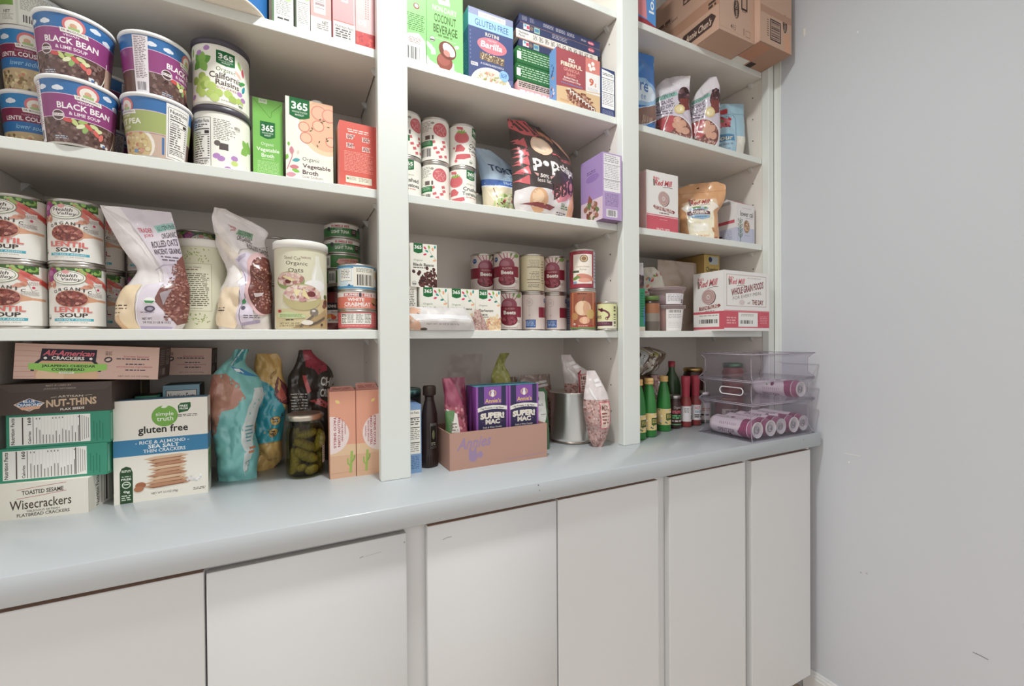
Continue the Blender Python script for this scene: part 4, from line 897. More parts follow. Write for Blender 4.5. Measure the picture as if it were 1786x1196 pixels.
def nutthins(A):
    A.r(0, 0, 1, 1, '4f433d'); A.p([(0, 0), (1, 0), (1, .12), (.94, .28), (.12, .28), (.06, .14), (0, .1)], '564a44'); A.line([(0, .12), (.06, .14), (.12, .28), (.94, .28), (1, .12)], .004, '463a34')
    A.t('BEST IF USED BY', .42, .05, .22, .05, 'a59a90', .01); A.t('JANUARY SEPTEMBER', .4, .16, .28, .055, 'a59a90', .01)
    A.p([(.15, .66), (.28, .47), (.41, .64), (.36, .78), (.28, .9), (.21, .82)], 'd9c4b4'); A.p([(.17, .66), (.28, .49), (.39, .64), (.35, .74), (.28, .87), (.21, .76)], '3f6593'); A.t('BLUE', .23, .53, .1, .09, 'eef0f2', .02); A.t('DIAMOND', .185, .64, .2, .1, 'eef0f2', .025); A.p([(.19, .76), (.38, .73), (.36, .83), (.22, .85)], 'e0ae90')
    A.t('ARTISAN', .52, .42, .22, .07, 'cfc4b4', .01); A.line([(.46, .48), (.51, .46)], .004, 'cfc4b4'); A.line([(.76, .45), (.82, .43)], .004, 'cfc4b4')
    A.t('NUT-THINS', .42, .53, .44, .25, 'cbb094', .035, skew=-.05); A.t('FLAX SEEDS', .54, .84, .21, .075, 'e9e2d8', .025, skew=-.02)
w = .1545; rz = math.radians(-3)
carton('cracker_box', w, .14, .0525, {'all': '4f433d', 'top': '43372f'}, (*at_fr((-.2925, .087), w, .14, rz), Z+.1785), rz, front=nutthins, label='dark brown artisan nut cracker box under the pale pink packets')
def allam(A):
    A.r(0, 0, 1, 1, 'd3b3a5')
    for i in range(7): A.line([(0, .05+.15*i), (.2, .0+.14*i+.08)], .004, 'c58f86')
    for i in range(26): x_ = rnd.uniform(.02, .98); y_ = rnd.uniform(.02, .95); A.line([(x_, y_), (x_+rnd.uniform(.02, .06), y_+rnd.uniform(-.03, .06))], .002, 'c99a90')
    A.ring(.34, .78, .235, .55, .022, '2f2c3a', 30, 0, PI); A.e(.34, .8, .21, .5, 'd6ab8c', 30); A.e(.26, .9, .12, .3, 'e2c3a4', 20); A.e(.44, .92, .12, .28, 'dbb596', 20)
    A.r(0, 1.0, 1, .3, 'd3b3a5'); A.p([(.17, .13), (.54, .13), (.535, .48), (.16, .48)], '2e2b39'); A.t('All-American', .185, .17, .34, .16, 'd8707c', .03, it=.35); A.t('CRACKERS', .235, .345, .22, .1, 'f2ede6', .03)
    for x_ in (.195, .5): A.e(x_, .4, .013, None, 'f2ede6', 5)
    A.p([(.09, .555), (.615, .545), (.615, .72), (.5, .79), (.34, .86), (.22, .79), (.09, .72)], '98cb68'); A.t('JALAPENO CHEDDAR', .175, .585, .36, .09, '33402c', .03, skew=.0); A.t('CORNBREAD', .24, .68, .22, .085, '33402c', .03); A.r(.29, .79, .1, .045, 'f0efe2'); A.g(.3, .8, .08, .025, 1, '4a463c', 1)
    A.g(.6, .17, .05, .12, 4, '6a5a58', .8, .6); A.e(.622, .41, .03, .085, '4a4048', 14, .4); A.e(.622, .41, .02, .04, 'd9c4b8', 10, .4)
    A.t('Gourmet Seasoned', .73, .27, .19, .06, 'b5506a', .01, it=.2); A.g(.68, .36, .25, .05, 1, '4a4252', .95, .7); A.g(.75, .52, .14, .05, 1, '4a4252', 1, .7); A.t('wholesome ingredients', .68, .59, .27, .065, 'b5506a', .01, it=.2); A.g(.75, .7, .15, .05, 1, '4a4252', 1, .7); A.t('NET WT. 5.0 OZ (142g)', .7, .885, .23, .055, '4a4248')
def allam_end(A):
    A.r(0, 0, 1, 1, '4b3a36'); A.g(.1, .1, .45, .5, 8, '9a8a84', .8, .35); A.r(.62, .06, .28, .52, '8f8680'); A.bar(.66, .1, .2, .44, '4a423e', None, 8, True); A.r(.3, .68, .25, .22, '8f847c'); A.g(.1, .7, .15, .2, 4, '8a7a74')
AT = math.radians(3.3)
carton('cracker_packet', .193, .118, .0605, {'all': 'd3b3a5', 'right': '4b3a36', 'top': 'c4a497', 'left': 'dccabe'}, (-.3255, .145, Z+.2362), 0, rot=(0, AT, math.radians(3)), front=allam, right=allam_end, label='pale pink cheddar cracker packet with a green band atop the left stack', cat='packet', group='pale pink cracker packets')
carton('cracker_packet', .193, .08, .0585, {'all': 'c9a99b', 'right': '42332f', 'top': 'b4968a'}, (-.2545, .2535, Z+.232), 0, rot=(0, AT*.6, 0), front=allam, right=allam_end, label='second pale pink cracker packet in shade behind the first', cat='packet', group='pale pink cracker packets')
def simple(A):
    A.r(0, 0, 1, 1, 'ece8dc'); A.r(0, .385, 1, .16, '4183ab')
    A.e(.53, .17, .14, None, '6ba341', 32); A.e(.53, .17, .132, None, '79ad4e', 32); A.t('simple', .435, .13, .19, .048, 'f2f4e8', .01); A.t('truth', .445, .175, .175, .045, 'f2f4e8', .01); A.leaf(.53, .075, .08, .3, 'e9eedc', .5)
    A.p([(.67, .08), (.7, .05), (.81, .045), (.815, .09), (.78, .135), (.68, .15)], '2f5f36'); A.t('FREE', .69, .07, .09, .022, 'f0f4ea', .02); A.t('FROM', .69, .098, .09, .02, 'f0f4ea', .02); A.g(.67, .165, .22, .03, 2, '5a564e', .9, .5)
    A.t('gluten free', .25, .26, .53, .095, '2f2c2a', .02)
    A.t('- RICE & ALMOND -', .22, .405, .57, .034, 'eef2f2', .015, skew=0); A.t('SEA SALT', .35, .447, .33, .038, 'f4f6f4', .025); A.t('THIN CRACKERS', .3, .492, .45, .034, 'eef2f2', .015)
    for i, (x0, x1) in enumerate(((.3, .78), (.33, .76), (.36, .77), (.34, .76), (.37, .75), (.33, .77), (.34, .76), (.31, .78), (.3, .8))):
        yy = .58+i*.034; c_ = ('d9b99a', 'c79c7c', 'b98a6c')[i % 3]; A.p([(x0, yy+.01), (x0+.12, yy-.012), (x1-.08, yy-.018), (x1, yy), (x1-.04, yy+.016), (x0+.1, yy+.03)], c_); A.p([(x0+.05, yy+.022), (x1-.06, yy+.006), (x1-.08, yy+.016), (x0+.1, yy+.032)], '8f6148')
    A.e(.27, .84, .055, .03, 'a5694c'); A.e(.25, .875, .05, .028, 'b07858'); A.blob(.76, .8, .16, .06, 26, .013, ['e6e4e4', 'd4d2d4', 'f4f4f4'])
    A.p([(.06, 1), (.06, .7), (.08, .655), (.125, .64), (.17, .655), (.19, .7), (.19, 1)], '2b4a2c'); A.g(.08, .675, .09, .025, 2, 'dfe8d8', 1, .6); A.t('FREE', .075, .755, .1, .02, 'eef4ea', .02); A.g(.08, .735, .09, .015, 1, 'c9d8c4', 1); A.ring(.125, .82, .045, None, .012, 'cfdccb'); A.g(.1, .81, .05, .02, 1, 'cfdccb', 1); A.t('0g', .095, .875, .065, .03, 'eef4ea', .02); A.g(.075, .92, .1, .06, 3, 'cfdccb', .9, .5)
    A.t('NET WT 3.5 OZ (99g)', .38, .925, .28, .027, '4a4640', .012); A.g(.83, .93, .14, .03, 2, '6a665e', .9, .5)
carton('cracker_box', .1449, .042, .192, {'all': 'ece8dc', 'right': 'd9d5c8', 'top': '6a94b0'}, (-.2228, .1203, Z), math.radians(1.4), front=simple,
       right=lambda A: (A.r(0, 0, 1, 1, 'dedace'), A.r(0, .385, 1, .16, '5a8aa4'), A.e(.5, .3, .4, .1, '8a5f4c'), A.p([(.1, .6), (.9, .5), (.9, .8), (.1, .9)], '5f8a4a'), A.r(.3, .62, .1, .25, 'e9e6da')), label='tall white gluten free cracker box with a blue band on the counter')
carton('cracker_box', .0635, .08, .2095, {'all': '8fb4c4', 'right': '2a2626', 'top': '6a7f86'}, (-.2105, .238, Z), math.radians(2), front=lambda A: (A.r(0, 0, 1, 1, '8fb4c4'), A.nut(.08, .05, .84, .9)), label='light blue box with a black end behind the gluten free box')
carton('cracker_box', .05, .06, .2175, {'all': '8f8768', 'right': '5f5640'}, (-.3125, .278, Z), 0, front=lambda A: (A.r(0, 0, 1, 1, '9a9272'), A.nut(.08, .03, .5, .9, 'cfc8a8', '4a4636')), label='olive brown box standing in shade behind the left stack')
carton('cracker_box', .035, .055, .193, {'all': '3f8a6a', 'top': '2c332a', 'front': '4a9474'}, (-.2635, .196, Z), math.radians(2), label='dark topped green box just behind the gluten free box', top=lambda A: (A.r(0, 0, 1, 1, '2c332a'), A.p([(.3, .3), (.9, .2), (.7, .7)], '8a4f42')))

# ---- counter, left bay: chip bags, pickles, taco boxes
def mint_art(A):
    A.r(0, 0, 1, 1, '84c6c2'); A.p([(0, .19), (.35, .18), (.6, .26), (.72, .37), (.5, .44), (.3, .46), (.22, .54), (.14, .62), (0, .66)], 'b98876'); A.p([(0, .19), (.16, .26), (.14, .42), (0, .5)], 'a8705f'); A.p([(.25, .22), (.5, .28), (.42, .4), (.25, .36)], 'c79a86')
    A.p([(.3, .0), (.75, 0), (.9, .08), (.5, .13)], '3d8c96'); A.p([(.55, 0), (.65, 0), (.5, .12), (.42, .12)], 'cfe6e4'); A.p([(.45, .13), (.8, .15), (1, .22), (.75, .2)], '3f88b8'); A.p([(.55, .145), (.72, .15), (.78, .18), (.62, .17)], 'eef4f6')
    A.p([(.86, .3), (1, .3), (1, .62), (.82, .9), (.72, .97), (.74, .7)], 'd9e2df'); A.g(.84, .58, .14, .13, 5, '6fa7b0', .9, .4); A.g(.82, .74, .14, .06, 2, 'd08a6c', 1, .6); A.line([(.76, .86), (.84, .84), (.82, .92), (.74, .93)], .02, '8aa0a0'); A.e(.04, .82, .04, None, '3f9a94', 10)
bag('chip_bag', .284, [(0, -.037), (.17, -.041), (.45, -.044), (.65, -.046), (.8, -.044), (.86, -.036), (.92, -.02), (1, -.004)], [(0, .038), (.08, .032), (.2, .037), (.43, .039), (.55, .041), (.63, .049), (.76, .042), (.83, .026), (.88, .01), (.94, .012), (1, .022)],
    [(0, .02), (.1, .066), (.4, .07), (.75, .06), (.86, .04), (1, .006)], mint_art, '84c6c2', '7ab8b6', [(0, 0), (1, .02)], .014, .055, 21, (-.1075, .164, Z), math.radians(-6), m='foil', label='pale mint green snack bag with a brown patch beside the gluten free box', group='snack bags on the left counter')
def yel_art(A):
    A.r(0, 0, 1, 1, 'e0bb76'); A.p([(0, .2), (.45, .27), (1, .52), (1, .76), (.05, .76), (.1, .5), (0, .4)], '46aebf'); A.p([(0, .76), (1, .755), (1, .765), (0, .77)], 'b8995c')
    A.p([(.55, .3), (.8, .2), (1, .28), (1, .46), (.7, .42), (.55, .36)], '74383c'); A.p([(.62, .36), (.8, .28), (.95, .4), (.8, .42)], 'c9685c'); A.p([(.66, .3), (.82, .22), (.84, .26), (.7, .33)], 'd9b070')
    A.t('KETTLE', .5, .17, .28, .03, '6a3a34', .01, skew=-.06); A.t('BLUE', .82, .5, .3, .045, '4a3440', .03, skew=-.05)
    for y in (.58, .68): A.e(.66, y, .16, None, '5a4a44', 22); A.e(.66, y, .145, None, 'e6bf74', 22); A.g(.58, y-.02, .16, .04, 2, '4a3a34', 1, .7)
    A.g(.08, .82, .3, .05, 3, 'b09058', .9, .4); A.t('NET WT', .55, .9, .3, .02, '7a5c3c', .01); A.p([(.02, .9), (.18, .9), (.2, .97), (.04, .97)], 'd9d4cc')
bag('chip_bag', .272, [(0, -.037), (.05, -.04), (.22, -.035), (.36, -.032), (.5, -.031), (.62, -.024), (.69, -.016), (.8, -.028), (.92, -.029), (1, -.02)], [(0, .004), (.05, .024), (.22, .027), (.43, .033), (.6, .038), (.69, .036), (.83, .027), (.95, .026), (1, .019)],
    [(0, .016), (.1, .05), (.4, .056), (.75, .045), (.9, .03), (1, .005)], yel_art, 'e0bb76', 'd0ab68', [(0, 0), (1, .015)], .013, .05, 33, (-.0485, .23, Z), math.radians(4), m='foil', label='yellow and turquoise chip bag leaning beside the mint bag', group='snack bags on the left counter')
def blk_art(A):
    A.r(0, 0, 1, 1, '37302c'); A.p([(.3, 0), (1, .0), (1, .13), (.9, .19), (.66, .22), (.6, .17), (.36, .15)], 'a93d50'); A.p([(.4, .01), (.9, .01), (.8, .12), (.44, .13)], 'b54a5c'); A.p([(.3, .22), (.4, .22), (.52, .36), (.44, .38)], 'c95f62'); A.p([(.46, .44), (.7, .43), (.9, .5), (.86, .53), (.6, .48)], 'c95f62')
    A.t('CHILI', .74, .25, .32, .08, 'd8d2cc', .03, it=.2, skew=.03); A.t('CRUNCH', .72, .355, .36, .075, 'd8d2cc', .03, it=.2, skew=.03); A.g(.08, .38, .36, .2, 8, 'c9c2ba', .8, .35); A.p([(.2, .7), (.3, .65), (.36, .72), (.26, .76)], '8a5a66')
bag('chip_bag', .279, [(0, -.05), (.5, -.056), (.66, -.057), (.755, -.056), (.855, -.042), (.9, -.037), (1, -.03)], [(0, .045), (.66, .048), (.79, .043), (.86, .034), (.9, .02), (.95, .004), (1, -.006)],
    [(0, .016), (.15, .06), (.5, .066), (.8, .045), (.92, .024), (1, .005)], blk_art, '37302c', '302a27', [(0, 0), (1, .01)], .012, .05, 41, (.05, .25, Z), 0, m='foil', label='black and red chip bag standing behind the pickle jar', group='snack bags on the left counter')
# pickle jar and the pickles in it
JX, JY, JR = .0275, .137, .0405
t = empty('pickle_jar', (JX, JY, Z), label='glass jar of whole pickles with a pale metal lid in front of the black bag', cat='jar')
b = MB(); b.lathe([(.0001, .001), (JR-.006, .001), (JR-.001, .004), (JR, .01), (JR, .098), (JR-.003, .108), (JR-.007, .116), (JR-.007, .128)], 'ffffff', 'clear_glass', 48, cap=False); b.obj('glass', t)
b = MB(); b.lathe([(.0001, .004), (JR-.006, .004), (JR-.003, .008), (JR-.0025, .1), (JR-.007, .111), (.0001, .1115)], 'ffffff', 'brine', 40, cap=False); b.obj('brine', t)
o = jar_lid(JR-.003, .014, 'cfc4b4').obj('lid', t); o.location = (0, 0, .1255)
b = MB(); S = cone(JR+.0004, JR+.0004, .05, .028, 48); A = Art(S.W, S.H); A.r(.66, 0, .07, 1, 'd9dcd8'); A.g(.67, .1, .05, .8, 8, '8a8f88', .8); b.art(A, S, 'paper', base=.0003); b.obj('label', t)
def pickle(loc, l, r, d, lb, col='7c7a3c'):
    """warty gherkin lying along direction d"""
    b = MB(); n, k = 18, 12; d = Vector(d).normalized(); a = d.cross(Vector((.3, .5, .81))).normalized(); c = d.cross(a); V = []; F = []
    sd = rnd.uniform(0, 90)
    for j in range(n+1):
        t_ = j/n; q = r*(max(4*t_*(1-t_), .0004))**.36; bend = a*(.12*l*(4*(t_-.5)**2-1))
        for i in range(k):
            an = 2*PI*i/k; w_ = 1+.09*noise.noise(Vector((t_*14+sd, math.sin(an)*3, math.cos(an)*3)))
            V.append(d*(t_-.5)*l + bend + (a*math.cos(an)+c*math.sin(an))*q*w_)
    for j in range(n):
        for i in range(k): F.append((j*k+i, j*k+(i+1) % k, (j+1)*k+(i+1) % k, (j+1)*k+i))
    cols = [rnd.choice(('7a7646', '86814e', '6e6a3c', '8a8558')) for _ in F]
    b.mesh(V, F, cols, 'gloss'); return b.obj('pickle', None, loc, 0, lb, 'pickle', 'pickles in the glass jar')
for i, (dx, dy, dz, l, r, d) in enumerate(((.001, -.0205, .073, .05, .0112, (.8, .1, -.42)), (.002, -.0215, .05, .056, .0125, (.8, .05, -.5)), (-.0258, -.011, .036, .06, .0105, (.05, .1, 1)), (.0245, -.012, .078, .052, .011, (.25, .1, 1)), (.012, -.02, .0165, .03, .0115, (.9, .2, .2)), (-.009, -.0215, .0225, .022, .0085, (1, .1, .3)),
                                       (.004, -.014, .0955, .042, .0105, (1, .1, .2)), (-.017, .012, .085, .045, .009, (.2, .4, 1)), (.012, .018, .04, .055, .0095, (.1, .1, 1)), (-.012, .02, .035, .05, .0095, (-.1, .1, 1)), (.027, .008, .033, .05, .009, (0, .1, 1)))):
    pickle((JX+dx, JY+dy, Z+dz), l, r, d, ('pale green pickle lying aslant across the upper middle of the jar', 'pale green pickle lying aslant just below the upper slanting one', 'pickle standing upright at the left side of the jar', 'pickle standing at the right side of the jar', 'short pickle end at the bottom of the jar', 'small pale pickle tip below the slanting pickles', 'pickle lying level under the jar lid')[i] if i < 7 else 'pickle at the back of the jar behind the others')
# taco boxes
def taco(flip):
    def f(A):
        A.r(0, 0, 1, 1, 'dfa188'); A.r(0, .72, 1, .28, 'd9b092'); A.r(0, .62, 1, .12, 'e0c09e'); A.e(1.0 if flip else 0, .5, .74, .215, 'ead9d4', 40)
        A.leaf(.3 if not flip else .72, .12, .22, -.7 if not flip else .7, 'ecd08c', .6)
        L_ = [('TACO SHELLS', .14, .1, .36), ('YELLOW CORN', .3, .1, .34), ('STONE GROUND', .44, .065, .25), ('ORGANIC', .56, .055, .13)]
        for s_, x, w_, h_ in L_:
            if flip: A.t(s_, 1-x-w_-.02, .48-h_/2 + (.0), w_, h_, 'a84a58', .025, rot=1)
            else: A.t(s_, x, .29+(.36-h_)*.35, w_, h_, 'a84a58', .025, rot=-1)
        x = .78 if not flip else .4
        A.line([(x, .95), (x+.04, .8), (x+.06, .7)], .1, '9db85f'); A.line([(x-.1, .78), (x-.1, .84), (x+.0, .87)], .06, '9db85f'); A.line([(x+.16, .75), (x+.15, .79), (x+.05, .83)], .06, '8aa850'); A.line([(.05, .94), (.9, .935)], .01, 'c9967c')
    return f
TD, TH2 = .075, .191
def taco_box(x0, x1, yf, flip, lb):
    w = x1-x0; root = empty('taco_box', ((x0+x1)/2, yf+TD/2, Z), math.radians(-1), lb, 'box', 'salmon pink taco shell boxes')
    b = MB(); b.box(-w/2, w/2, -TD/2, TD/2, 0, TH2, {'all': 'dfa188', 'top': 'c98e80'}, 'card', .0006); A = Art(w, TH2); taco(flip)(A); b.art(A, planar((-w/2, -TD/2, 0), (1, 0, 0), (0, 0, 1), w, TH2)); b.obj('body', root)
    b = MB(); k = .012 if flip else .006
    b.mesh([(-w/2, -TD/2, 0), (w/2, -TD/2, 0), (w/2-.004, TD*.1, k), (-w/2+.004, TD*.1, k), (-w/2, -TD/2, .0006), (w/2, -TD/2, .0006), (w/2-.004, TD*.1, k+.0006), (-w/2+.004, TD*.1, k+.0006)], [(0, 1, 2, 3), (4, 5, 6, 7), (3, 2, 6, 7), (0, 4, 7, 3), (1, 5, 6, 2)], 'd5988a', 'card', False)
    A = Art(w, .04); A.g(.12, .2, .76, .6, 3, 'b9706c', .9, .5); b.art(A, planar((-w/2, -TD/2, .0006), (1, 0, 0), (0, .04, k).__class__((0, TD*.6/math.hypot(TD*.6, k), k/math.hypot(TD*.6, k))), w, .04)); o = b.obj('flap', root); o.location = (0, 0, TH2)
taco_box(.0756, .1288, .0695, False, 'left taco shell box beside the pickle jar')
taco_box(.1302, .1802, .067, True, 'right taco shell box against the upright')

# ================================================================== MIDDLE BAY
# ---- third shelf
Z = S3
GREEN = '8fce82'
def coco_front(A):
    A.r(0, 0, 1, 1, GREEN); A.g(.36, .17, .38, .05, 1, '7a6a4c', 1, .8); A.p([(.26, .27), (.6, .24), (.64, .33), (.34, .34)], 'f2f4ee'); A.g(.34, .28, .24, .03, 1, '9aa08c', 1)
    A.t('NON-DAIRY', .16, .36, .66, .055, 'e3f2da', .0); A.t('COCONUT', .2, .44, .6, .085, '50613c', .02); A.t('BEVERAGE', .18, .545, .66, .085, '50613c', .02); A.g(.3, .64, .4, .025, 1, '6a8a54', 1, .8); A.g(.24, .68, .56, .012, 1, 'c9e6bc', 1)
    A.usda(.15, .705, .075, '5c5a54'); A.p([(0, .74), (.14, .77), (.2, .82), (.16, .84), (.05, .8), (0, .78)], 'eaf4e4'); A.leaf(.82, .72, .15, .4, 'f6faf2', .6); A.p([(.1, .77), (.22, .8), (.24, .85), (.12, .86)], 'f2f8ee')
    A.p([(0, .88), (.08, .92), (.2, .94), (.33, .95), (.36, 1), (0, 1)], 'f5f7f3'); A.p([(.33, 1), (.4, .95), (.62, .98), (.66, .88), (.74, .9), (.74, .96), (.9, .985), (1, .98), (1, 1)], 'f5f7f3')
    A.e(.48, .9, .22, .085, '8f544a', 24); A.e(.46, .88, .17, .06, 'a5645a', 20); A.e(.56, .78, .25, .085, '7c4a42', 26, -.7); A.e(.6, .77, .2, .05, 'f4f2ee', 24, -.75); A.e(.615, .772, .15, .034, 'ded6d0', 20, -.75); A.e(.54, .81, .1, .03, 'c98e86', 16, -.6)
def coco_side(A):
    A.r(0, 0, 1, 1, GREEN); A.g(.2, .3, .7, .05, 2, 'b9e3ac', .9); A.e(.62, .44, .12, .03, '8a4a44', 14, -.5); A.e(.62, .437, .08, .018, 'f0ece8', 12, -.5); A.g(.25, .52, .7, .17, 9, '50703f', .8, .45, 'c'); A.p([(.1, 1), (.1, .8), (.3, .72), (.7, .7), (.95, .76), (1, 1)], 'f0f1ee'); A.g(.3, .75, .5, .06, 4, 'a0756c', .8, .45, 'c'); A.bar(.18, .84, .55, .12)
box_at('coconut_carton', .2885, .3775, .037, .06, Z, .235, c={'all': GREEN, 'left': '86b87a'}, front=coco_front, m='gloss', cat='carton', label='green coconut beverage carton showing its front with a split coconut', group='coconut beverage cartons')
box_at('coconut_carton', .2275, .2872, .036, .085, Z, .235, c=GREEN, front=coco_side, m='gloss', cat='carton', label='green coconut beverage carton turned to its barcode side, beside the left upright', group='coconut beverage cartons')
def barilla(A):
    A.r(0, 0, 1, 1, '48527c'); A.r(0, 0, 1, .09, '8e93b0'); A.r(0, .09, 1, .155, '9ac0ea'); A.r(.22, .025, .6, .07, 'f2f2f0'); A.g(.25, .045, .54, .03, 1, 'b9b4b0', 1, .8)
    A.t('GLUTEN FREE', .14, .13, .75, .085, '47598a', .0); A.t('ROTINI', .37, .275, .3, .05, 'dfd2c2', .02)
    A.e(.52, .44, .33, .105, 'd27a86', 36); A.t('Barilla', .27, .395, .48, .085, 'fbf4f2', .02, it=.15); A.t('MAITRES', .42, .36, .2, .022, 'f2d2d6', 0)
    A.p([(.24, .545), (.4, .565), (.62, .565), (.79, .55), (.79, .665), (.24, .65)], '6a5a50'); A.blob(.24, .56, .54, .09, 90, .022, ['b59c7c', 'cdb592', '9a7f62', 'e0cca6', '7a6450'], (.3, .5)); A.t('A CORN & RICE PASTA', .26, .685, .52, .025, 'e3e0e6', .01)
    A.r(.05, .71, .15, .045, 'd9d4d8'); A.g(.06, .72, .12, .03, 2, '5a5672', 1)
    A.e(.5, 1.0, .47, .265, 'e9e2dc', 44); A.e(.5, 1.0, .44, .24, 'd9d0c6', 44); A.blob(.12, .78, .76, .22, 190, .03, ['e6dcc4', 'c9b68e', 'a8b070', 'd8b0a0', '8f9a58', 'f2ead8', 'c98a7a'], (.4, .7), (.5, 1.0, .36, .2)); A.e(.78, .795, .11, None, '8fb8e6', 24); A.g(.71, .765, .14, .06, 3, '4a6aa0', .9, .5); A.g(.9, .83, .09, .06, 4, '7a86b4', .9); A.g(.03, .3, .02, .4, 8, '6a74a0', 1)
def boxside(c1, c2):
    return lambda A: (A.r(0, 0, 1, 1, c1), A.r(0, .0, 1, .25, c2), A.g(.2, .4, .6, .4, 10, c2, .8))
box_at('pasta_box', .3965, .5195, .05, .045, Z, .187, c={'all': '48527c', 'left': '2f7f92', 'top': '3a4268'}, front=barilla, left=boxside('3a7f94', '57b0b0'), label='navy gluten free rotini pasta box with a red oval')
# pile of flat boxes
NAVY = '3c4263'
def nv1(A):
    A.r(0, 0, 1, 1, NAVY)
    for x, w_ in ((.03, .06), (.12, .05)): A.g(x, .2, w_, .6, 4, '8a8698', .9, .6)
    for x, w_ in ((.28, .13), (.43, .12), (.57, .1)): A.g(x, .25, w_, .5, 3, 'a8a4b0', .9, .6)
    A.g(.75, .45, .07, .3, 2, 'b9b0b8', .9); A.e(.88, .6, .045, .25, 'c25a6c', 16); A.t('Barilla', .85, .5, .06, .2, 'f2e2e4', .01)
def nv2(A):
    A.r(0, 0, 1, 1, NAVY); A.r(.04, .15, .07, .7, 'e3ddd6'); A.r(.05, .2, .025, .3, '5aa0c0'); A.r(.078, .3, .03, .4, 'c9506a'); A.e(.135, .5, .02, .3, '7a6a60', 12); A.r(.165, .15, .065, .75, '9ab8a8'); A.r(.17, .3, .05, .4, '5a86a8'); A.line([(0, .06), (1, .06)], .004, '9a7a6c')
    A.g(.38, .2, .2, .6, 3, 'a8a4b0', .9, .5); A.e(.88, .5, .045, .3, 'c25a6c', 16); A.t('Barilla', .85, .4, .06, .22, 'f2e2e4', .01)
def wnut(A):
    A.r(0, 0, 1, 1, 'd9d2ca'); A.r(.02, .1, .14, .75, 'ece8e2'); A.t('Nutrition', .03, .15, .11, .28, '3a3434', .02); A.t('Facts', .03, .5, .07, .26, '3a3434', .02); A.r(0, .92, 1, .08, 'c99a84')
    for i in range(11): A.r(.19+i*.07, .12, .06, .72, 'e6e1da'); A.g(.195+i*.07, .17, .05, .6, 4, '5a5250', .85, .6)
def grn(A):
    A.r(0, 0, 1, 1, '2f6a3c'); A.g(.02, .15, .55, .7, 5, 'b9d0b4', .9, .4); A.r(0, .3, .05, .45, 'eef0ea'); A.g(.62, .15, .35, .7, 5, 'b9d0b4', .9, .4); A.r(0, .95, 1, .05, '25552f')
def pnk(A):
    A.r(0, 0, 1, 1, 'dc9aa0'); A.r(0, 0, 1, .35, 'c9b4ae'); A.g(.02, .06, .9, .24, 3, '4a4244', .95, .6)
    for i in range(16): A.p([(.03+i*.06, 1), (.05+i*.06, 1), (.17+i*.06, .4), (.15+i*.06, .4)], 'e9bcc0')
    A.t('DZI', .48, .6, .14, .2, 'f6ecec', .03); A.g(.03, .4, .6, .12, 1, 'f0dadc', 1, .8)
zz = Z; YF = .076
for nm, x0, x1, h, col, f, lb, d in (('pasta_box', .545, .79, .06, 'dc9aa0', pnk, 'pink striped box at the bottom of the flat box pile', .16), ('pasta_box', .543, .78, .045, '2f6a3c', grn, 'lower of two dark green boxes in the flat pile', .16), ('pasta_box', .5445, .785, .045, '2f6a3c', grn, 'upper of two dark green boxes in the flat pile', .16),
                             ('pasta_box', .5515, .815, .0212, NAVY, nv2, 'lowest navy box lying below the white panel in the pile', .17), ('pasta_box', .542, .811, .0242, 'd9d2ca', wnut, 'flat box showing a white nutrition panel between navy boxes', .17), ('pasta_box', .5535, .8195, .0215, NAVY, nv2, 'navy box second from the top of the flat pile', .17), ('pasta_box', .552, .8185, .0212, NAVY, nv1, 'navy box lying topmost on the flat pile', .17)):
    box_at(nm, x0, x1, YF, d, zz, h-.0006, c={'all': col, 'left': '5a4844' if col == 'd9d2ca' else col}, front=f, label=lb, group='boxes lying flat in a pile'); zz += h
def fiber(A):
    A.r(0, 0, 1, 1, 'a5565c'); A.r(.66, 0, .34, .27, 'd88880'); A.r(.66, .27, .34, .42, 'ece9e8'); A.p([(0, .68), (1, .6), (1, 1), (0, 1)], 'dcbd96'); A.p([(.66, .66), (1, .66), (1, .62), (.66, .645)], 'ece9e8')
    A.g(.27, .13, .14, .07, 2, 'f2e2dc', 1, .8); A.t('FIBERFUL', .1, .215, .48, .075, 'efe2cc', .035); A.t('GRANOLA', .16, .31, .36, .065, 'dc9a90', .02); A.t('BARS', .23, .395, .2, .06, 'dc9a90', .02); A.t('Rolled Oats &', .17, .475, .31, .035, 'f4ece6', .015); A.t('Chocolate Chip', .14, .525, .4, .038, 'f4ece6', .015); A.g(.1, .59, .48, .025, 1, '7a8ab8', 1, .8)
    for x, y in ((.75, .14), (.83, .09), (.85, .17), (.78, .2)): A.e(x, y, .04, None, 'f4efe9', 8)
    A.t('9', .74, .37, .11, .14, 'd0705c', .04); A.t('g', .87, .44, .04, .07, 'd0907c', .02); A.g(.71, .55, .24, .06, 3, 'c9c4cc', .9, .4)
    A.p([(.2, .72), (.34, .66), (.88, .9), (.9, .97), (.72, 1), (.26, .82)], '8f5a4c'); A.blob(.2, .66, .7, .34, 120, .025, ['a87464', '7a4638', 'c09484', '8a5848'], (.6, .9), (.54, .83, .3, .13))
    for i in range(9): A.line([(.24+i*.07, .7+i*.028), (.31+i*.068, .68+i*.03), (.3+i*.07, .76+i*.028)], .02, 'efe8e0')
    A.g(.08, .9, .2, .04, 2, 'c9906c', 1, .5)
box_at('granola_box', .641, .7865, .035, .034, Z, .1495, c={'all': 'a5565c', 'left': '6a93c8', 'top': 'c9b4b0'}, front=fiber, left=lambda A: (A.r(0, 0, 1, 1, '6f97cc'), A.blob(.3, .2, .4, .65, 14, .12, ['d9c4c9', '4a5a86', 'b98a84'])), label='maroon granola bar box with a blue side in front of the flat pile')
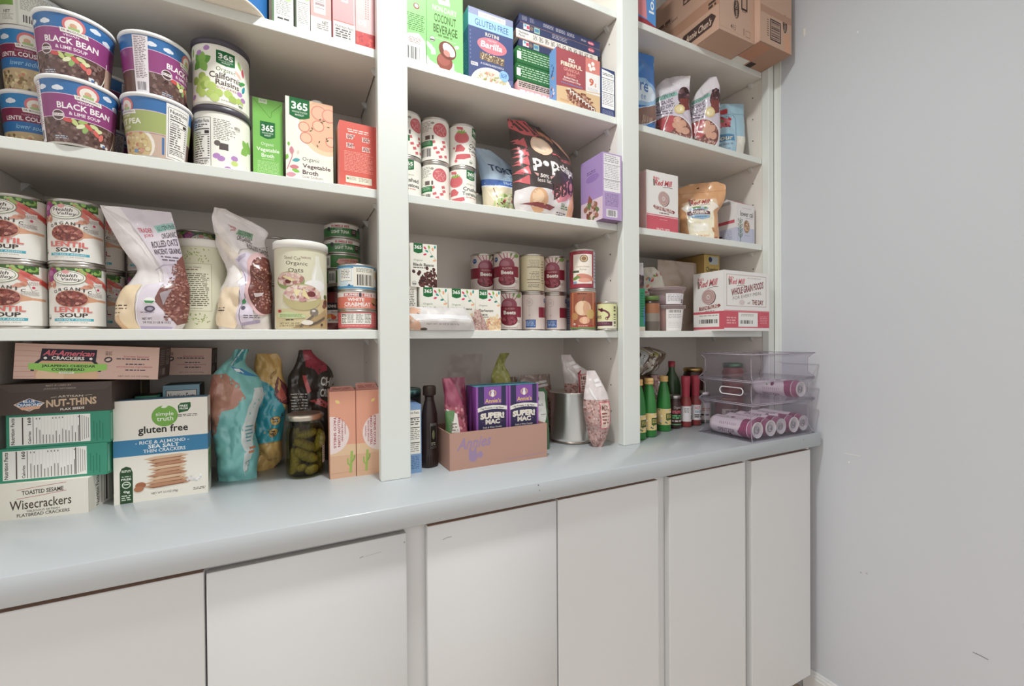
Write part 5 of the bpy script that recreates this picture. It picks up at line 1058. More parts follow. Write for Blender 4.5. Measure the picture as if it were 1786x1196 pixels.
box_at('navy_box', .789, .8375, .033, .036, Z, .134, c={'all': '35426f', 'top': '35426f'}, front=lambda A: (A.r(0, 0, 1, 1, '3a4876'), A.r(.05, .03, .9, .8, 'f2f2f2'), A.p([(.05, .03), (.95, .03), (.95, .08), (.5, .045)], '3a4876'), A.g(.1, .1, .8, .06, 2, '5a5662', .9), A.r(.05, .2, .9, .012, '4a4652'), A.g(.1, .24, .8, .24, 7, '9a96a0', .9, .4), A.r(.05, .5, .9, .012, '4a4652'), A.g(.1, .54, .8, .24, 7, '9a96a0', .9, .4), A.g(.08, .87, .84, .1, 4, '8a8cae', .95, .5)), label='narrow navy box with a white nutrition panel beside the right upright')

# ---- second shelf: tomato cans, chip bags, purple box
Z = S2
TR, TNH = .0365, .112
RED = 'cf6a70'
def tomato(v):
    def f(A):
        A.r(0, 0, 1, 1, 'f0eee6'); c = .5
        for off in (0,):
            if v == 0:   # whole tomato and crest side
                A.e(c-.02, .3, .085, .155, RED, 26); A.ring(c-.02, .3, .075, .14, .004, 'de8a8c', 24); 
                for a in (.2, .9, 1.6, 2.4, 3.0): A.leaf(c-.02+.03*math.cos(a), .18-.02*math.sin(a), .06, a, '8fae5a', .3)
                A.line([(c-.02, .17), (c-.015, .09)], .008, '8fae5a'); A.p([(c-.08, .03), (c-.01, .05), (c-.0, .12), (c-.07, .1)], RED); A.r(c-.125, .54, .025, .05, RED)
                A.p([(c-.08, .5), (c-.03, .48), (c+.02, .58), (c+.0, .66), (c-.1, .67)], RED); A.p([(c-.08, .74), (c+.08, .7), (c+.09, .78), (c+.0, .86), (c-.1, .86)], RED); A.e(c-.09, .9, .02, .04, RED, 8)
                A.l365(c+.11, .0, .12, .25); A.t('Organic', c+.11, .33, .12, .06, '8a8a5c', 0, it=.1); A.t('Crushed', c+.07, .43, .22, .1, '4c4442', .025); A.t('Tomatoes', c+.06, .56, .24, .09, '4c4442', .025); A.g(c+.1, .68, .15, .035, 1, 'd09a94', 1, .8); A.usda(c+.09, .9, .022)
            else:        # sliced tomato and small print side
                A.e(c+.09, .25, .085, .17, RED, 26); A.blob(c+.03, .12, .12, .26, 40, .006, ['e3b0a8', 'dba0a0'])
                for x, y in ((0, .55), (.12, .52), (.13, .62), (.1, .7), (.05, .8), (.15, .86), (.02, .7), (.08, .9)): A.p([(c+x-.02, y), (c+x+.02, y-.03), (c+x+.03, y+.03), (c+x-.01, y+.06)], RED)
                A.g(c-.14, .06, .14, .26, 8, '8a847c', .6, .4); A.e(c-.0, .1, .02, .03, 'a09a90', 10); A.r(c-.09, .4, .06, .1, '6a5a58'); A.r(c-.01, .4, .02, .1, '6a5a58'); A.r(c-.16, .53, .16, .14, '2f7a4a'); A.g(c-.15, .55, .13, .09, 3, 'b9d9bc', .9, .4); A.bar(c-.15, .72, .13, .2)
    return f
ts = tin('tomato_can', TR, TNH, tomato(1), (.3345, .131, Z), -.5, 'lower crushed tomato can showing a sliced tomato, middle column', 'white crushed tomato cans')
tw = tin('tomato_can', TR, TNH, tomato(0), (.408, .131, Z), -.74, 'lower crushed tomato can with a green crest, right column', 'white crushed tomato cans')
dup(ts, (.3343, .1305, Z+TNH), -.44, 'upper crushed tomato can showing a sliced tomato, middle column')
dup(tw, (.4078, .131, Z+TNH), -.24, 'upper crushed tomato can with a whole tomato, right column')
dup(tw, (.2612, .13, Z), -1.17, 'lower crushed tomato can half hidden by the left upright')
dup(ts, (.2612, .13, Z+TNH), 0, 'upper crushed tomato can half hidden by the left upright')
tin('small_can', .033, .082, lambda A: (A.r(0, 0, 1, 1, 'd9d6ca'), A.leaf(.47, .7, .05, 1.2, '7fae4a'), A.leaf(.52, .55, .05, 1.6, 'c9606a', .8), A.leaf(.42, .6, .06, .8, '6a9a4a'), A.g(.58, .2, .1, .6, 6, '5a5048', .8)), (.478, .21, Z), -.2, 'small pale can in the shade beside the tomato cans')
bag('snack_bag', .2, [(0, -.06), (.2, -.06), (1, -.05)], [(0, .05), (.6, .05), (1, .03)], [(0, .03), (.3, .06), (1, .004)], lambda A: (A.r(0, 0, 1, 1, '4a444c'), A.r(0, .6, 1, .3, '2f3f78')), '4a444c', '403a40', crum=.006, seed=51, loc=(.575, .275, Z), label='dark snack bag in shade at the back of the tomato shelf')
bag('snack_bag', .235, [(0, -.05), (1, -.05)], [(0, .05), (1, .05)], [(0, .03), (.3, .06), (1, .004)], lambda A: (A.r(0, 0, 1, 1, 'cfd0c4'), A.p([(0, .1), (.5, 0), (.9, .15), (.6, .4), (0, .4)], '4f7a4c'), A.blob(0, .1, .8, .3, 40, .06, ['6a9a5c', '3f6a40', '8fb070'])), 'cfd0c4', 'c2c2b8', crum=.006, seed=57, loc=(.68, .265, Z), label='pale bag with green leaves peeping out behind the tortilla strips')
def torti(A):
    A.r(0, 0, 1, 1, 'b9cfe4'); A.p([(0, 0), (.1, .03), (.2, .3), (.12, .6), (0, .6)], 'a9c2dc'); A.r(0, .46, 1, .08, '4a6fb4'); A.r(0, .54, 1, .02, 'e6e6ea'); A.r(0, .56, 1, .44, 'ddd0b4')
    A.t('TORTILLA', .2, .27, 1.1, .1, '34496f', .03, skew=.06); A.t('STRIPS', .55, .39, .5, .055, '8fb0d4', .01); A.t('TRI-COLOR', .46, .475, .5, .04, 'dfe8f2', .01); A.e(.6, .84, .42, .2, 'c3cf9a', 30); A.blob(.2, .64, .8, .36, 150, .04, ['b9cc84', 'dfe6c0', '8fae5c', 'c9606a', 'ead9b4', '7a4a48', 'f0ecd8'], (.3, .8), (.6, .84, .4, .18)); A.line([(.1, .62), (.2, .76)], .02, 'efe6d0'); A.line([(.22, .58), (.28, .72)], .02, '8a6a54')
bag('snack_bag', .199, [(0, -.045), (.15, -.052), (.5, -.054), (.8, -.062), (.95, -.07), (1, -.074)], [(0, .065), (.3, .066), (.6, .06), (.8, .04), (.95, -.01), (1, -.03)], [(0, .03), (.2, .05), (.6, .045), (.9, .012), (1, .003)], torti, 'b9cfe4', 'a9bfd4', [(0, 0), (1, .02)], .006, .06, 61, (.525, .137, Z), math.radians(-4), m='foil', label='light blue tortilla strip bag beside the tomato cans', group='snack bags on the middle shelf')
def pop(A):
    A.r(0, 0, 1, 1, '463d3c'); A.p([(0, 0), (.5, .0), (.62, .12), (.4, .16), (.2, .17), (0, .09)], 'cf6468')
    for x, w_ in ((.08, .05), (.2, .05), (.38, .06)): A.p([(x, .02), (x+w_, .01), (x+w_+.1, .12), (x+.08, .13)], '4a3a3a')
    A.p([(0, .12), (.1, .17), (.1, .3), (.0, .32)], '3c3434')
    for i in range(6): A.p([(0, .24+i*.085), (.22, .19+i*.085), (.2, .275+i*.085)], 'cf646a')
    A.p([(.1, .16), (.3, .18), (.26, .72), (.16, .74), (.08, .5)], '463d3c'); 
    for i in range(5): A.p([(.18, .2+i*.1), (.02, .27+i*.1), (.2, .3+i*.1)], 'cf646a')
    A.e(.43, .26, .17, .1, 'ecc9ac', 26); A.e(.42, .25, .13, .075, 'f4ddc6', 20); A.p([(.62, .1), (.76, .02), (.86, .12), (.7, .2)], 'c98a6c'); A.p([(.82, .14), (.92, .1), (1, .3), (.96, .38)], 'e9b89a'); A.p([(.74, .14), (.82, .12), (.84, .2), (.74, .24)], '2f2a30')
    A.t('p', .24, .415, .13, .14, 'f6f2f0', .035); A.e(.44, .455, .05, .032, 'f6f2f0', 16); A.t('p', .52, .42, .13, .145, 'f6f2f0', .035); A.t('chips', .67, .42, .3, .115, 'f6f2f0', .03, skew=.03)
    A.g(.57, .325, .16, .02, 1, 'c95f66', 1, .8); A.g(.74, .35, .2, .035, 2, 'c95f66', .9, .5); A.t('50%', .33, .575, .14, .04, 'f2e6e2', .03); A.t('less fat', .3, .62, .2, .04, 'e9dcd8', .01); A.p([(.24, .57), (.31, .58), (.3, .61)], 'd9a8a4'); A.p([(.56, .57), (.49, .58), (.5, .61)], 'd9a8a4')
    A.p([(.02, .76), (.2, .72), (.5, .72), (.62, .78), (1, .62), (1, 1), (0, 1)], 'ded8d8'); A.p([(.5, .74), (.85, .56), (.98, .6), (.98, .74), (.62, .84)], 'd98a92'); A.t('BBQ', .54, .585, .42, .2, '4f3436', .045, skew=-.13)
    A.e(.32, .84, .13, .12, 'd9ab84', 20); A.e(.3, .81, .08, .07, 'e9c6a4', 14); A.p([(.06, .89), (.3, .86), (.58, .88), (.5, .92), (.3, .9)], '8f4446'); A.g(.14, .95, .3, .03, 2, 'a8a2a4', 1, .5); A.t('NO', .68, .83, .07, .025, '6a7a5c', .02); A.g(.68, .855, .14, .04, 2, '6f8a64', 1, .7); A.g(.62, .92, .2, .06, 3, '6a6468', .9, .6); A.p([(.64, .98), (.84, .96), (.86, 1), (.64, 1)], 'b9505c')
    A.p([(.9, .72), (1, .6), (1, .96), (.84, .97), (.82, .86)], 'e2ab8c')
bag('snack_bag', .272, [(0, -.1), (.12, -.112), (.4, -.106), (.7, -.106), (.9, -.108), (1, -.11)], [(0, .072), (.15, .085), (.5, .092), (.7, .088), (.85, .06), (.93, .02), (1, -.012)], [(0, .03), (.15, .075), (.5, .085), (.8, .05), (.94, .014), (1, .003)], pop, '463d3c', '3c3432', [(0, 0), (1, .035)], .008, .07, 71, (.6435, .082, Z), math.radians(2), m='foil', label='black and red popped chip bag with a chip at its corner', group='snack bags on the middle shelf')
def pop2(A):
    A.r(0, 0, 1, 1, 'dcae98'); A.p([(0, 0), (1, .1), (1, .3), (.3, .3), (0, .15)], 'c2605c'); A.blob(0, 0, 1, 1, 22, .12, ['e9c0a6', 'd9a086', 'c98a70', 'f0d2bc'], (.5, .9)); A.e(.72, .62, .24, .11, '5a3034', 24); A.e(.72, .62, .2, .085, 'efe6e2', 20); A.t('p', .6, .58, .2, .07, '4a3032', .04)
bag('snack_bag', .25, [(0, -.04), (.5, -.045), (1, -.05)], [(0, .05), (.2, .058), (.6, .05), (.85, .0), (1, -.036)], [(0, .03), (.2, .07), (.6, .06), (1, .004)], pop2, 'dcae98', 'c99a86', [(0, 0), (1, .02)], .008, .06, 77, (.745, .2, Z), math.radians(-10), m='foil', label='second popped chip bag seen edge on behind the first', group='snack bags on the middle shelf')
def purp_front(A):
    A.r(0, 0, 1, 1, 'bba3cf'); A.r(.06, .02, .86, .56, 'f0eef0'); A.t('Nutrition Facts', .1, .03, .6, .025, '6a6070', .01); A.g(.1, .07, .76, .08, 3, '8a8290', .9, .4); A.r(.06, .17, .86, .006, '6a6070'); A.g(.1, .19, .76, .2, 8, 'b0aab4', .9, .35); A.r(.06, .4, .86, .01, '8a8290'); A.g(.1, .42, .76, .13, 5, 'b0aab4', .9, .35); A.g(.12, .61, .72, .2, 10, '7f6a98', .95, .45); A.bar(.24, .86, .46, .09, bg='f0eef0')
def purp_left(A):
    A.r(0, 0, 1, 1, 'a58cc0'); A.r(0, .66, 1, .34, 'd9c6d2'); A.g(.3, .2, .4, .06, 2, '6a5488', .9, .5); A.e(.55, .32, .3, .06, '9478b4', 20); A.p([(.3, .7), (.4, .56), (.55, .66), (.42, .8)], '8f5a4c'); A.blob(.15, .7, .7, .26, 40, .08, ['9a6a58', 'c2a6a4', '7a4a40', '6a7a50', 'd9c2b8'], (.5, .9), (.5, .83, .34, .12))
box_at('purple_box', .7625, .829, -.0045, .1, Z, .181, c={'all': 'b39aca', 'bottom': '8a6f92'}, front=purp_front, left=purp_left, label='lilac purple box overhanging the shelf at the right upright')

# ---- lowest shelf of the middle bay: bean boxes, beet cans
Z = S1
def beans(title, kind):
    def f(A):
        A.r(0, 0, 1, 1, 'f0eee4'); A.l365(.12, .0, .34, .23, sub=False); A.sprig(.5, .02, .48, .36)
        A.t('Organic', .12, .36, .34, .055, '5f7a4c', .0, it=.1)
        if kind == 'g': A.t('Garbanzo', .1, .47, .6, .07, '4c4644', .025); A.t('Beans', .1, .57, .36, .065, '4c4644', .025); A.g(.1, .66, .4, .025, 1, '6a645c', 1, .8)
        else: A.t(title, .1, .45, .78, .07, '4c4644', .028); A.g(.1, .545, .45, .03, 1, '6a645c', 1, .8)
        if kind == 'b':
            for x, y in ((.12, .65), (.3, .7), (.62, .56), (.88, .58), (.34, .66)): A.e(x, y, .06, .045, '4c2a2a', 12, .4)
            A.blob(.34, .62, .66, .38, 120, .055, ['4a2826', '5c3430', '3c2020', '6a403a'], (.6, .8), (.78, .92, .44, .3)); A.usda(.14, .92, .08, '5a544c')
        else:
            cs = ['e8cfa8', 'dcb890', 'f0dcbc', 'd0907c', 'e6c49c'] if kind == 'g' else ['c9928a', 'd9aca0', 'b97a74', 'e2beb2']
            A.blob(.3, .64, .7, .36, 150, .055, cs, (.7, 1), (.75, .95, .48, .28))
            for x, y in ((.3, .85), (.86, .62), (.7, .68)): A.e(x, y, .05, .04, 'e8d4b0', 12)
    return f
def bean_back(A): A.r(0, 0, 1, 1, 'efece2'); A.g(.1, .05, .8, .4, 10, '7a726a', .85, .45); A.r(.1, .5, .8, .01, '5a524c'); A.g(.1, .55, .8, .4, 9, '8a827a', .85, .4)
BH, BD = .1015, .05
def bbox(x0, x1, yf, z, f, lb, rz=0): return box_at('bean_carton', x0, x1, yf, BD, z, BH-.0004, rz, c='efece2', front=f, cat='carton', label=lb, group='small bean cartons')
bbox(.2265, .2645, .055, Z, bean_back, 'bean carton showing its small print beside the left upright')
bbox(.2705, .338, .05, Z, beans('Black Beans', 'b'), 'black bean carton in the lower row behind the white bag')
bbox(.3405, .4085, .05, Z, beans('Kidney Beans', 'k'), 'kidney bean carton in the middle of the lower row')
bbox(.411, .4785, .05, Z, beans('', 'g'), 'garbanzo bean carton at the right end of the row beside the beet cans')
bbox(.2495, .3125, .052, Z+BH, beans('Black Beans', 'b'), 'black bean carton standing alone on top of the others')
bbox(.2245, .2475, .054, Z+BH, bean_back, 'narrow sliver of a bean carton on top beside the left upright')
def rice(A):
    A.r(0, 0, 1, 1, 'dedad8'); A.p([(0, 0), (.16, .1), (.12, .5), (.18, 1), (0, 1)], 'e0b49c'); A.p([(.1, .25), (.16, .32), (.2, .48), (.17, .52)], '4a4440'); A.e(.2, .95, .05, .06, '4a4440', 12); A.g(.25, .3, .3, .12, 2, 'b9a8a0', .8, .5); A.t('NET WT. 32 OZ (2 LB) 907g', .24, .7, .48, .09, '8a8088', .01); A.p([(.0, .3), (.9, .35), (.95, .55), (.5, .5), (.1, .6)], 'ebeaec')
bag('rice_bag', .052, [(0, -.086), (.5, -.086), (1, -.08)], [(0, .075), (.5, .07), (1, .05)], [(0, .03), (.4, .05), (1, .02)], rice, 'dedad8', 'd2cecc', crum=.004, sc=.04, seed=81, loc=(.323, .027, Z), nv=16, label='white plastic bag lying along the shelf front before the bean cartons')
bag('bean_bag', .05, [(0, -.018), (1, -.014)], [(0, .022), (.5, .012), (1, -.002)], [(0, .012), (.5, .014), (1, .004)], lambda A: (A.r(0, 0, 1, 1, 'c9aaa2'), A.blob(0, 0, 1, 1, 220, .05, ['b9938c', 'd9c2b8', 'c9a49a', 'a57f78'], (.6, .9))), 'c9aaa2', 'c9aaa2', crum=.002, seed=83, loc=(.4155, .035, Z), nv=14, nu=14, label='clear bag end of speckled pink beans leaning on the garbanzo carton')
# cans
def beet(A):
    c = .5; A.r(0, 0, 1, 1, 'ddd0ca')
    for x in (.1, .25, .33, .42, .6, .68, .8): A.r(x, 0, .003, 1, 'c2b0aa')
    A.r(c-.28, .36, .46, .3, '8a2c3e')
    for dx in (-.07, -.03, .0, .04, .08): A.line([(c+dx*.4, .25), (c+dx*1.6, .0)], .012, 'b06a78')
    A.leaf(c+.13, .06, .1, .2, '7c9a54', .5); A.leaf(c+.05, .03, .06, 1.2, '6f8a4a', .4)
    A.e(c-.005, .33, .1, .2, '93485a', 30); A.e(c-.03, .3, .06, .09, 'a86a78', 20); A.e(c+.01, .76, .125, .19, 'eae4de', 30); A.e(c-.005, .74, .11, .165, '7c2838', 30); A.blob(c-.1, .62, .19, .24, 26, .022, ['94404e', '6a2030', 'a5505c'], (.6, .9), (c-.005, .74, .09, .13))
    A.r(c-.13, .36, .26, .3, '8a2c3e'); A.t('SLICED', c-.06, .405, .12, .04, 'd9b4b0', .01); A.t('Beets', c-.075, .48, .15, .11, 'f6f0ea', .035); A.e(c-.155, .16, .032, .07, '35548f', 18); A.g(c-.175, .14, .04, .03, 1, 'b9c9e0', 1, .8); A.g(c+.1, .75, .05, .08, 3, '9a8a84', .9); A.g(c-.08, .95, .18, .025, 1, 'a89a94', 1, .8)
    x = .1; A.ring(x, .22, .045, .11, .003, '9a8a86', 20); A.g(x-.03, .17, .06, .1, 4, 'b9aaa6', .9); A.r(x-.05, .72, .13, .23, '3a5f9e'); A.g(x-.04, .75, .11, .17, 4, 'a9bcd9', .9); A.g(x-.01, .57, .03, .06, 2, 'b9aaa6', 1); A.r(.85, .1, .1, .8, 'e9e4de'); A.g(.86, .15, .08, .7, 12, '8a7f7a', .8)
def cream(A):
    c = .5; A.r(0, 0, 1, 1, 'ded6b4'); A.r(c-.1, .06, .17, .88, 'e6dfc2'); A.t('Nutrition Facts', c-.09, .08, .15, .04, '5a4438', .02); A.g(c-.09, .14, .15, .06, 2, '7a6450', .9); A.r(c-.1, .22, .17, .012, '7a5448')
    A.r(c-.1, .3, .17, .02, '7a5448'); A.g(c-.09, .35, .14, .22, 5, '9a8668', .7, .4); A.r(c-.1, .66, .17, .02, '7a5448'); A.g(c-.09, .7, .15, .2, 6, 'a08e70', .8, .35); A.g(c-.17, .2, .05, .7, 9, 'a08e70', .8, .4)
def sweetp(A):
    c = .5; A.r(0, 0, 1, 1, '9c3a48'); A.r(c-.12, .09, .25, .8, 'efe6dc'); A.e(c+.02, .21, .05, .1, '5a4438', 24); A.e(c+.02, .21, .042, .082, 'd9bc94', 24); A.e(c+.02, .21, .028, .055, '8a6a4c', 18); A.t('Sweet Potato', c-.07, .4, .16, .05, 'a89a7c', .01, it=.1); A.t('Puree', c-.03, .48, .08, .045, 'a89a7c', .01); A.r(c-.14, .53, .1, .06, '5a5f4c')
    A.e(c+.04, .72, .12, .09, 'd08a78', 24, -.2); A.e(c+.03, .8, .08, .06, 'e0a490', 20); A.p([(c-.14, .75), (c-.06, .66), (c-.02, .72), (c-.1, .8)], '7a9050'); A.r(c-.12, .82, .05, .07, '8aa6c4'); A.r(c+.16, 0, .3, 1, 'c9ccd6'); A.g(c+.17, .1, .1, .8, 9, '8a8a9a', .8)
def pumpkin(A):
    c = .5; A.r(0, 0, 1, 1, 'a8563c'); A.r(c-.15, 0, .3, 1, 'cd8764'); A.r(c-.13, .02, .26, .9, '9c5a44'); A.g(c-.07, .03, .12, .035, 1, '4a2f28', 1, .8); A.e(c, .44, .105, .2, 'dcb694', 26); A.e(c-.03, .44, .05, .19, 'e6c8aa', 18); A.e(c+.04, .44, .04, .18, 'd0a080', 18); A.line([(c, .25), (c+.01, .17), (c+.02, .13)], .012, '6a5a40'); A.e(c+.1, .6, .06, .13, 'c9a86c', 18); A.e(c-.11, .66, .05, .1, 'b98a5c', 16)
    A.e(c+.02, .77, .065, .1, 'dfa688', 20); A.e(c+.02, .77, .03, .1, 'e8bc9e', 14); A.r(c-.14, .9, .28, .05, 'a83f3f'); A.g(c-.06, .91, .12, .03, 1, 'e9c4b4', 1); A.r(0, .955, 1, .045, '6a8a50'); A.usda(c-.11, .88, .018, '6a4a3c')
def olive(A):
    c = .5; A.r(0, 0, 1, 1, 'dfe0aa'); A.line([(c-.16, .2), (c-.1, .24), (c-.02, .28), (c+.04, .38), (c+.05, .5), (c+.01, .6)], .03, '6f2f40'); A.e(c-.08, .25, .03, .08, '5a2434', 12); A.r(c-.3, .68, .5, .32, 'e6e2cc'); A.r(c-.26, .72, .36, .17, '5a2a3c'); A.g(c-.22, .75, .28, .1, 2, '9a7084', .8); A.t('OLIVES', c-.3, .47, .22, .12, '5a2a34', .02); A.bar(c+.13, .1, .05, .8, '6a6450', None, 9, True); A.t('C', c-.02, .52, .05, .14, '7a3446', .03)
CH2 = .1115; gB = 'beet cans stacked two high'
bt = tin('beet_can', .0372, CH2, beet, (.5615, .168, Z), -.42, 'lower sliced beet can beside the garbanzo carton', gB)
dup(bt, (.5535, .167, Z+CH2), -.4, 'upper sliced beet can, leftmost of the full top row')
dup(bt, (.506, .225, Z+CH2), -.15, 'sliced beet can in the back row peeping out at the left'); dup(bt, (.506, .225, Z), -.1, 'sliced beet can low in the back row')
dup(bt, (.639, .169, Z), 1.75, 'lower beet can turned to its blue panel, second from the left'); dup(bt, (.7155, .169, Z), 1.62, 'lower beet can turned to its blue panel, beside the pumpkin can')
dup(bt, (.715, .168, Z+CH2), -.72, 'upper sliced beet can between the cream can and the sweet potato can')
tin('cream_can', .0372, CH2, cream, (.6375, .169, Z+CH2), -.45, 'cream coloured can standing upside down between the beet cans', m='gloss', upside=True)
tin('pumpkin_can', .0375, .116, pumpkin, (.7595, .085, Z), -.62, 'orange pumpkin can in the lower row')
tin('sweet_potato_can', .0375, .116, sweetp, (.7585, .0855, Z+.116), -.62, 'maroon and cream sweet potato can on top of the pumpkin can')
k = tin('blue_can', .036, .11, lambda A: (A.r(0, 0, 1, 1, 'c2c6d2'), A.r(.3, .1, .4, .2, '8a94b4'), A.g(.3, .35, .4, .5, 7, '7a82a0', .8)), (.797, .182, Z), 0, 'pale blue-grey can behind the pumpkin can', 'pale blue-grey cans'); dup(k, (.797, .182, Z+.11), .4, 'pale blue-grey can behind the sweet potato can')
tin('small_can', .028, .082, olive, (.8125, .042, Z), -.75, 'short yellow-green can of olives beside the right upright')

# ---- counter, middle bay
Z = CT
box_at('blue_box', .2395, .2655, .0285, .095, Z, .156, c={'all': '7c9cc4', 'top': '6a86b0'}, front=lambda A: (A.r(0, 0, 1, 1, '7f9fc6'), A.r(0, .08, .92, .64, 'efece2'), A.t('Nutrition Facts', -.5, .1, 1.3, .035, '4a4644', .01), A.r(0, .19, .85, .012, '3c3836'), A.g(.05, .21, .8, .1, 3, '6a6662', .85), A.r(0, .33, .85, .012, '5a5652'), A.g(.05, .36, .8, .16, 6, '8a8682', .8, .4), A.r(0, .55, .85, .012, '3c3836'), A.g(.05, .58, .8, .12, 4, '9a9692', .8, .4), A.g(.05, .75, .8, .2, 8, '54729c', .9, .5)), label='blue box with a nutrition panel half hidden by the upright')
t = empty('tea_tin', (.262, .155, Z), label='dark tin with a teal lid behind the blue box', cat='tin')
b = MB(); b.lathe([(.0001, 0), (.036, 0), (.036, .165)], '232325', 'gloss', 36); b.obj('body', t); o = jar_lid(.0365, .02, '6f9a96').obj('lid', t); o.location = (0, 0, .16)
# syrup bottle
t = empty('syrup_bottle', (.2958, .0665, Z), math.radians(15), 'dark brown syrup bottle with a ridged cap beside the blue box', 'bottle')
b = MB(); P = [(.001, 0), (.017, 0), (.0205, .003), (.021, .03), (.0195, .04), (.02, .1), (.0195, .125), (.0135, .152), (.0115, .16), (.0115, .176)]
b.lathe(P, '2b1c18', 'gloss', 36); b.xf(Matrix.Diagonal((1, .8, 1, 1)))
for i in range(20):
    a = 2*PI*i/20; b.box(.0208*math.sin(a)-.0006, .0208*math.sin(a)+.0006, -.0168*math.cos(a)-.0006, -.0168*math.cos(a)+.0006, .004, .03, '342420', 'gloss')
b.obj('bottle', t)
b = MB(); b.lathe([(.0125, 0), (.0148, .001), (.0148, .021), (.0135, .023), (.0001, .023)], '3a2c22', 'plastic', 30, cap=False)
for i in range(26):
    a = 2*PI*i/26; b.box(.0147*math.sin(a)-.0005, .0147*math.sin(a)+.0005, -.0147*math.cos(a)-.0005, -.0147*math.cos(a)+.0005, .002, .02, '33261d', 'plastic')
o = b.obj('cap', t); o.location = (0, 0, .17)
b = MB(); b.box(-.009, .009, -.0168, -.0158, .045, .105, '4a4644', 'gloss', .0004); A = Art(.018, .06); A.r(.1, .1, .8, .8, '17120f'); A.e(.5, .45, .2, .18, '6a6a50'); A.g(.15, .75, .7, .15, 2, '8a8474', .9); b.art(A, planar((-.009, -.0168, .045), (1, 0, 0), (0, 0, 1), .018, .06), 'gloss'); b.obj('label', t)
# cardboard tray with pink bags and macaroni boxes
TX0, TX1, TY0, TY1, TZ = .3235, .5865, .0047, .135, .0865
t = empty('cardboard_tray', ((TX0+TX1)/2, (TY0+TY1)/2, Z), math.radians(.8), 'open pink-brown cardboard tray holding pink bags and macaroni boxes', 'tray')
w, d = TX1-TX0, TY1-TY0; CB = 'bb9484'
b = MB(); b.box(-w/2, w/2, -d/2, d/2, 0, .002, CB, 'card'); b.obj('base', t)
def tray_front(A):
    A.r(0, 0, 1, 1, CB); A.t('Annies', .08, .14, .32, .32, 'a188a8', .02, it=.3, skew=-.05); A.e(.22, .68, .045, .16, 'a188a8', 12); A.e(.19, .55, .014, .12, 'a188a8', 10); A.e(.24, .55, .014, .12, 'a188a8', 10); A.e(.29, .66, .025, .1, 'a188a8', 10); A.line([(.55, .9), (.75, .88), (.97, .86)], .005, 'a58aa8')
b = MB(); b.box(-w/2, w/2, -d/2, -d/2+.003, 0, TZ, CB, 'card'); A = Art(w, TZ); tray_front(A); b.art(A, planar((-w/2, -d/2, 0), (1, 0, 0), (0, 0, 1), w, TZ)); b.obj('front_wall', t)
b = MB(); b.box(-w/2, w/2, d/2-.003, d/2, 0, TZ, CB, 'card'); b.obj('back_wall', t)
for s in (-1, 1):
    b = MB(); b.box(min(s*w/2, s*(w/2-.003)), max(s*w/2, s*(w/2-.003)), -d/2+.003, d/2-.003, 0, TZ, 'b38c7c' if s < 0 else CB, 'card'); b.obj('side_wall', t)
def annie(A0):
    A = Art(A0.W, A0.H*.7)
    A.r(0, 0, 1, 1, '9a5fb0'); A.r(.06, 0, .88, 1, '3a3558'); A.r(.24, 0, .55, .34, '8a58a8'); A.e(.51, .135, .12, .065, 'e0bc6a', 24); A.e(.51, .135, .095, .052, '9f78b4', 22); A.e(.51, .16, .05, .05, 'f6f2ee', 14); A.e(.49, .095, .015, .035, 'f6f2ee', 10); A.e(.53, .095, .015, .035, 'f6f2ee', 10); A.e(.51, .12, .03, .02, 'f6f2ee', 10)
    A.t("Annie's", .27, .235, .5, .085, 'e3c274', .025); A.p([(.04, .41), (.25, .375), (.5, .365), (.75, .375), (.97, .4), (.97, .475), (.75, .45), (.5, .44), (.25, .455), (.05, .49)], 'f0ece4'); A.t('15g Protein + 6g Fiber', .13, .395, .74, .045, '4a4056', .02, arc=.018)
    A.t('SUPER!', .12, .5, .76, .125, 'f2ecdf', .07, arc=.015); A.t('MAC', .28, .635, .46, .1, 'f2ecdf', .06); A.e(.2, .69, .012, None, 'b06a9a', 8); A.e(.8, .69, .012, None, 'b06a9a', 8); A.t('Shells & White Cheddar', .2, .775, .6, .035, 'e9e2da', .01); A.g(.3, .83, .4, .03, 1, '8a7a9a', 1)
    A0.r(0, .6, 1, .4, '9a5fb0'); A0.r(.06, .6, .88, .4, '3a3558'); A0.merge(A, 0, A0.H*.3)
Z2 = Z+.0022; gA = 'purple macaroni boxes in the tray'
AW, AD, AH = .0873, .0335, .183
def annie_box(x, y, lb):
    r = carton('macaroni_box', AW, AD, AH, {'all': '9a5fb0', 'left': '7c3f8a', 'top': '4a90a8'}, (x, y, Z2), math.radians(.8), front=annie, label=lb, group=gA, top=lambda A: (A.r(0, 0, 1, 1, '4f98b0'), A.r(0, 0, 1, .3, '8fc4d0'), A.g(.2, .4, .6, .35, 2, '2f6a84', .9), A.r(0, .92, 1, .08, '3a3558')))
    return r
annie_box(.4495, .0585, 'front purple macaroni box on the left in the tray'); annie_box(.5385, .0575, 'front purple macaroni box on the right in the tray')
annie_box(.4495, .0935, 'purple macaroni box behind the left front one'); annie_box(.5385, .0925, 'purple macaroni box behind the right front one')
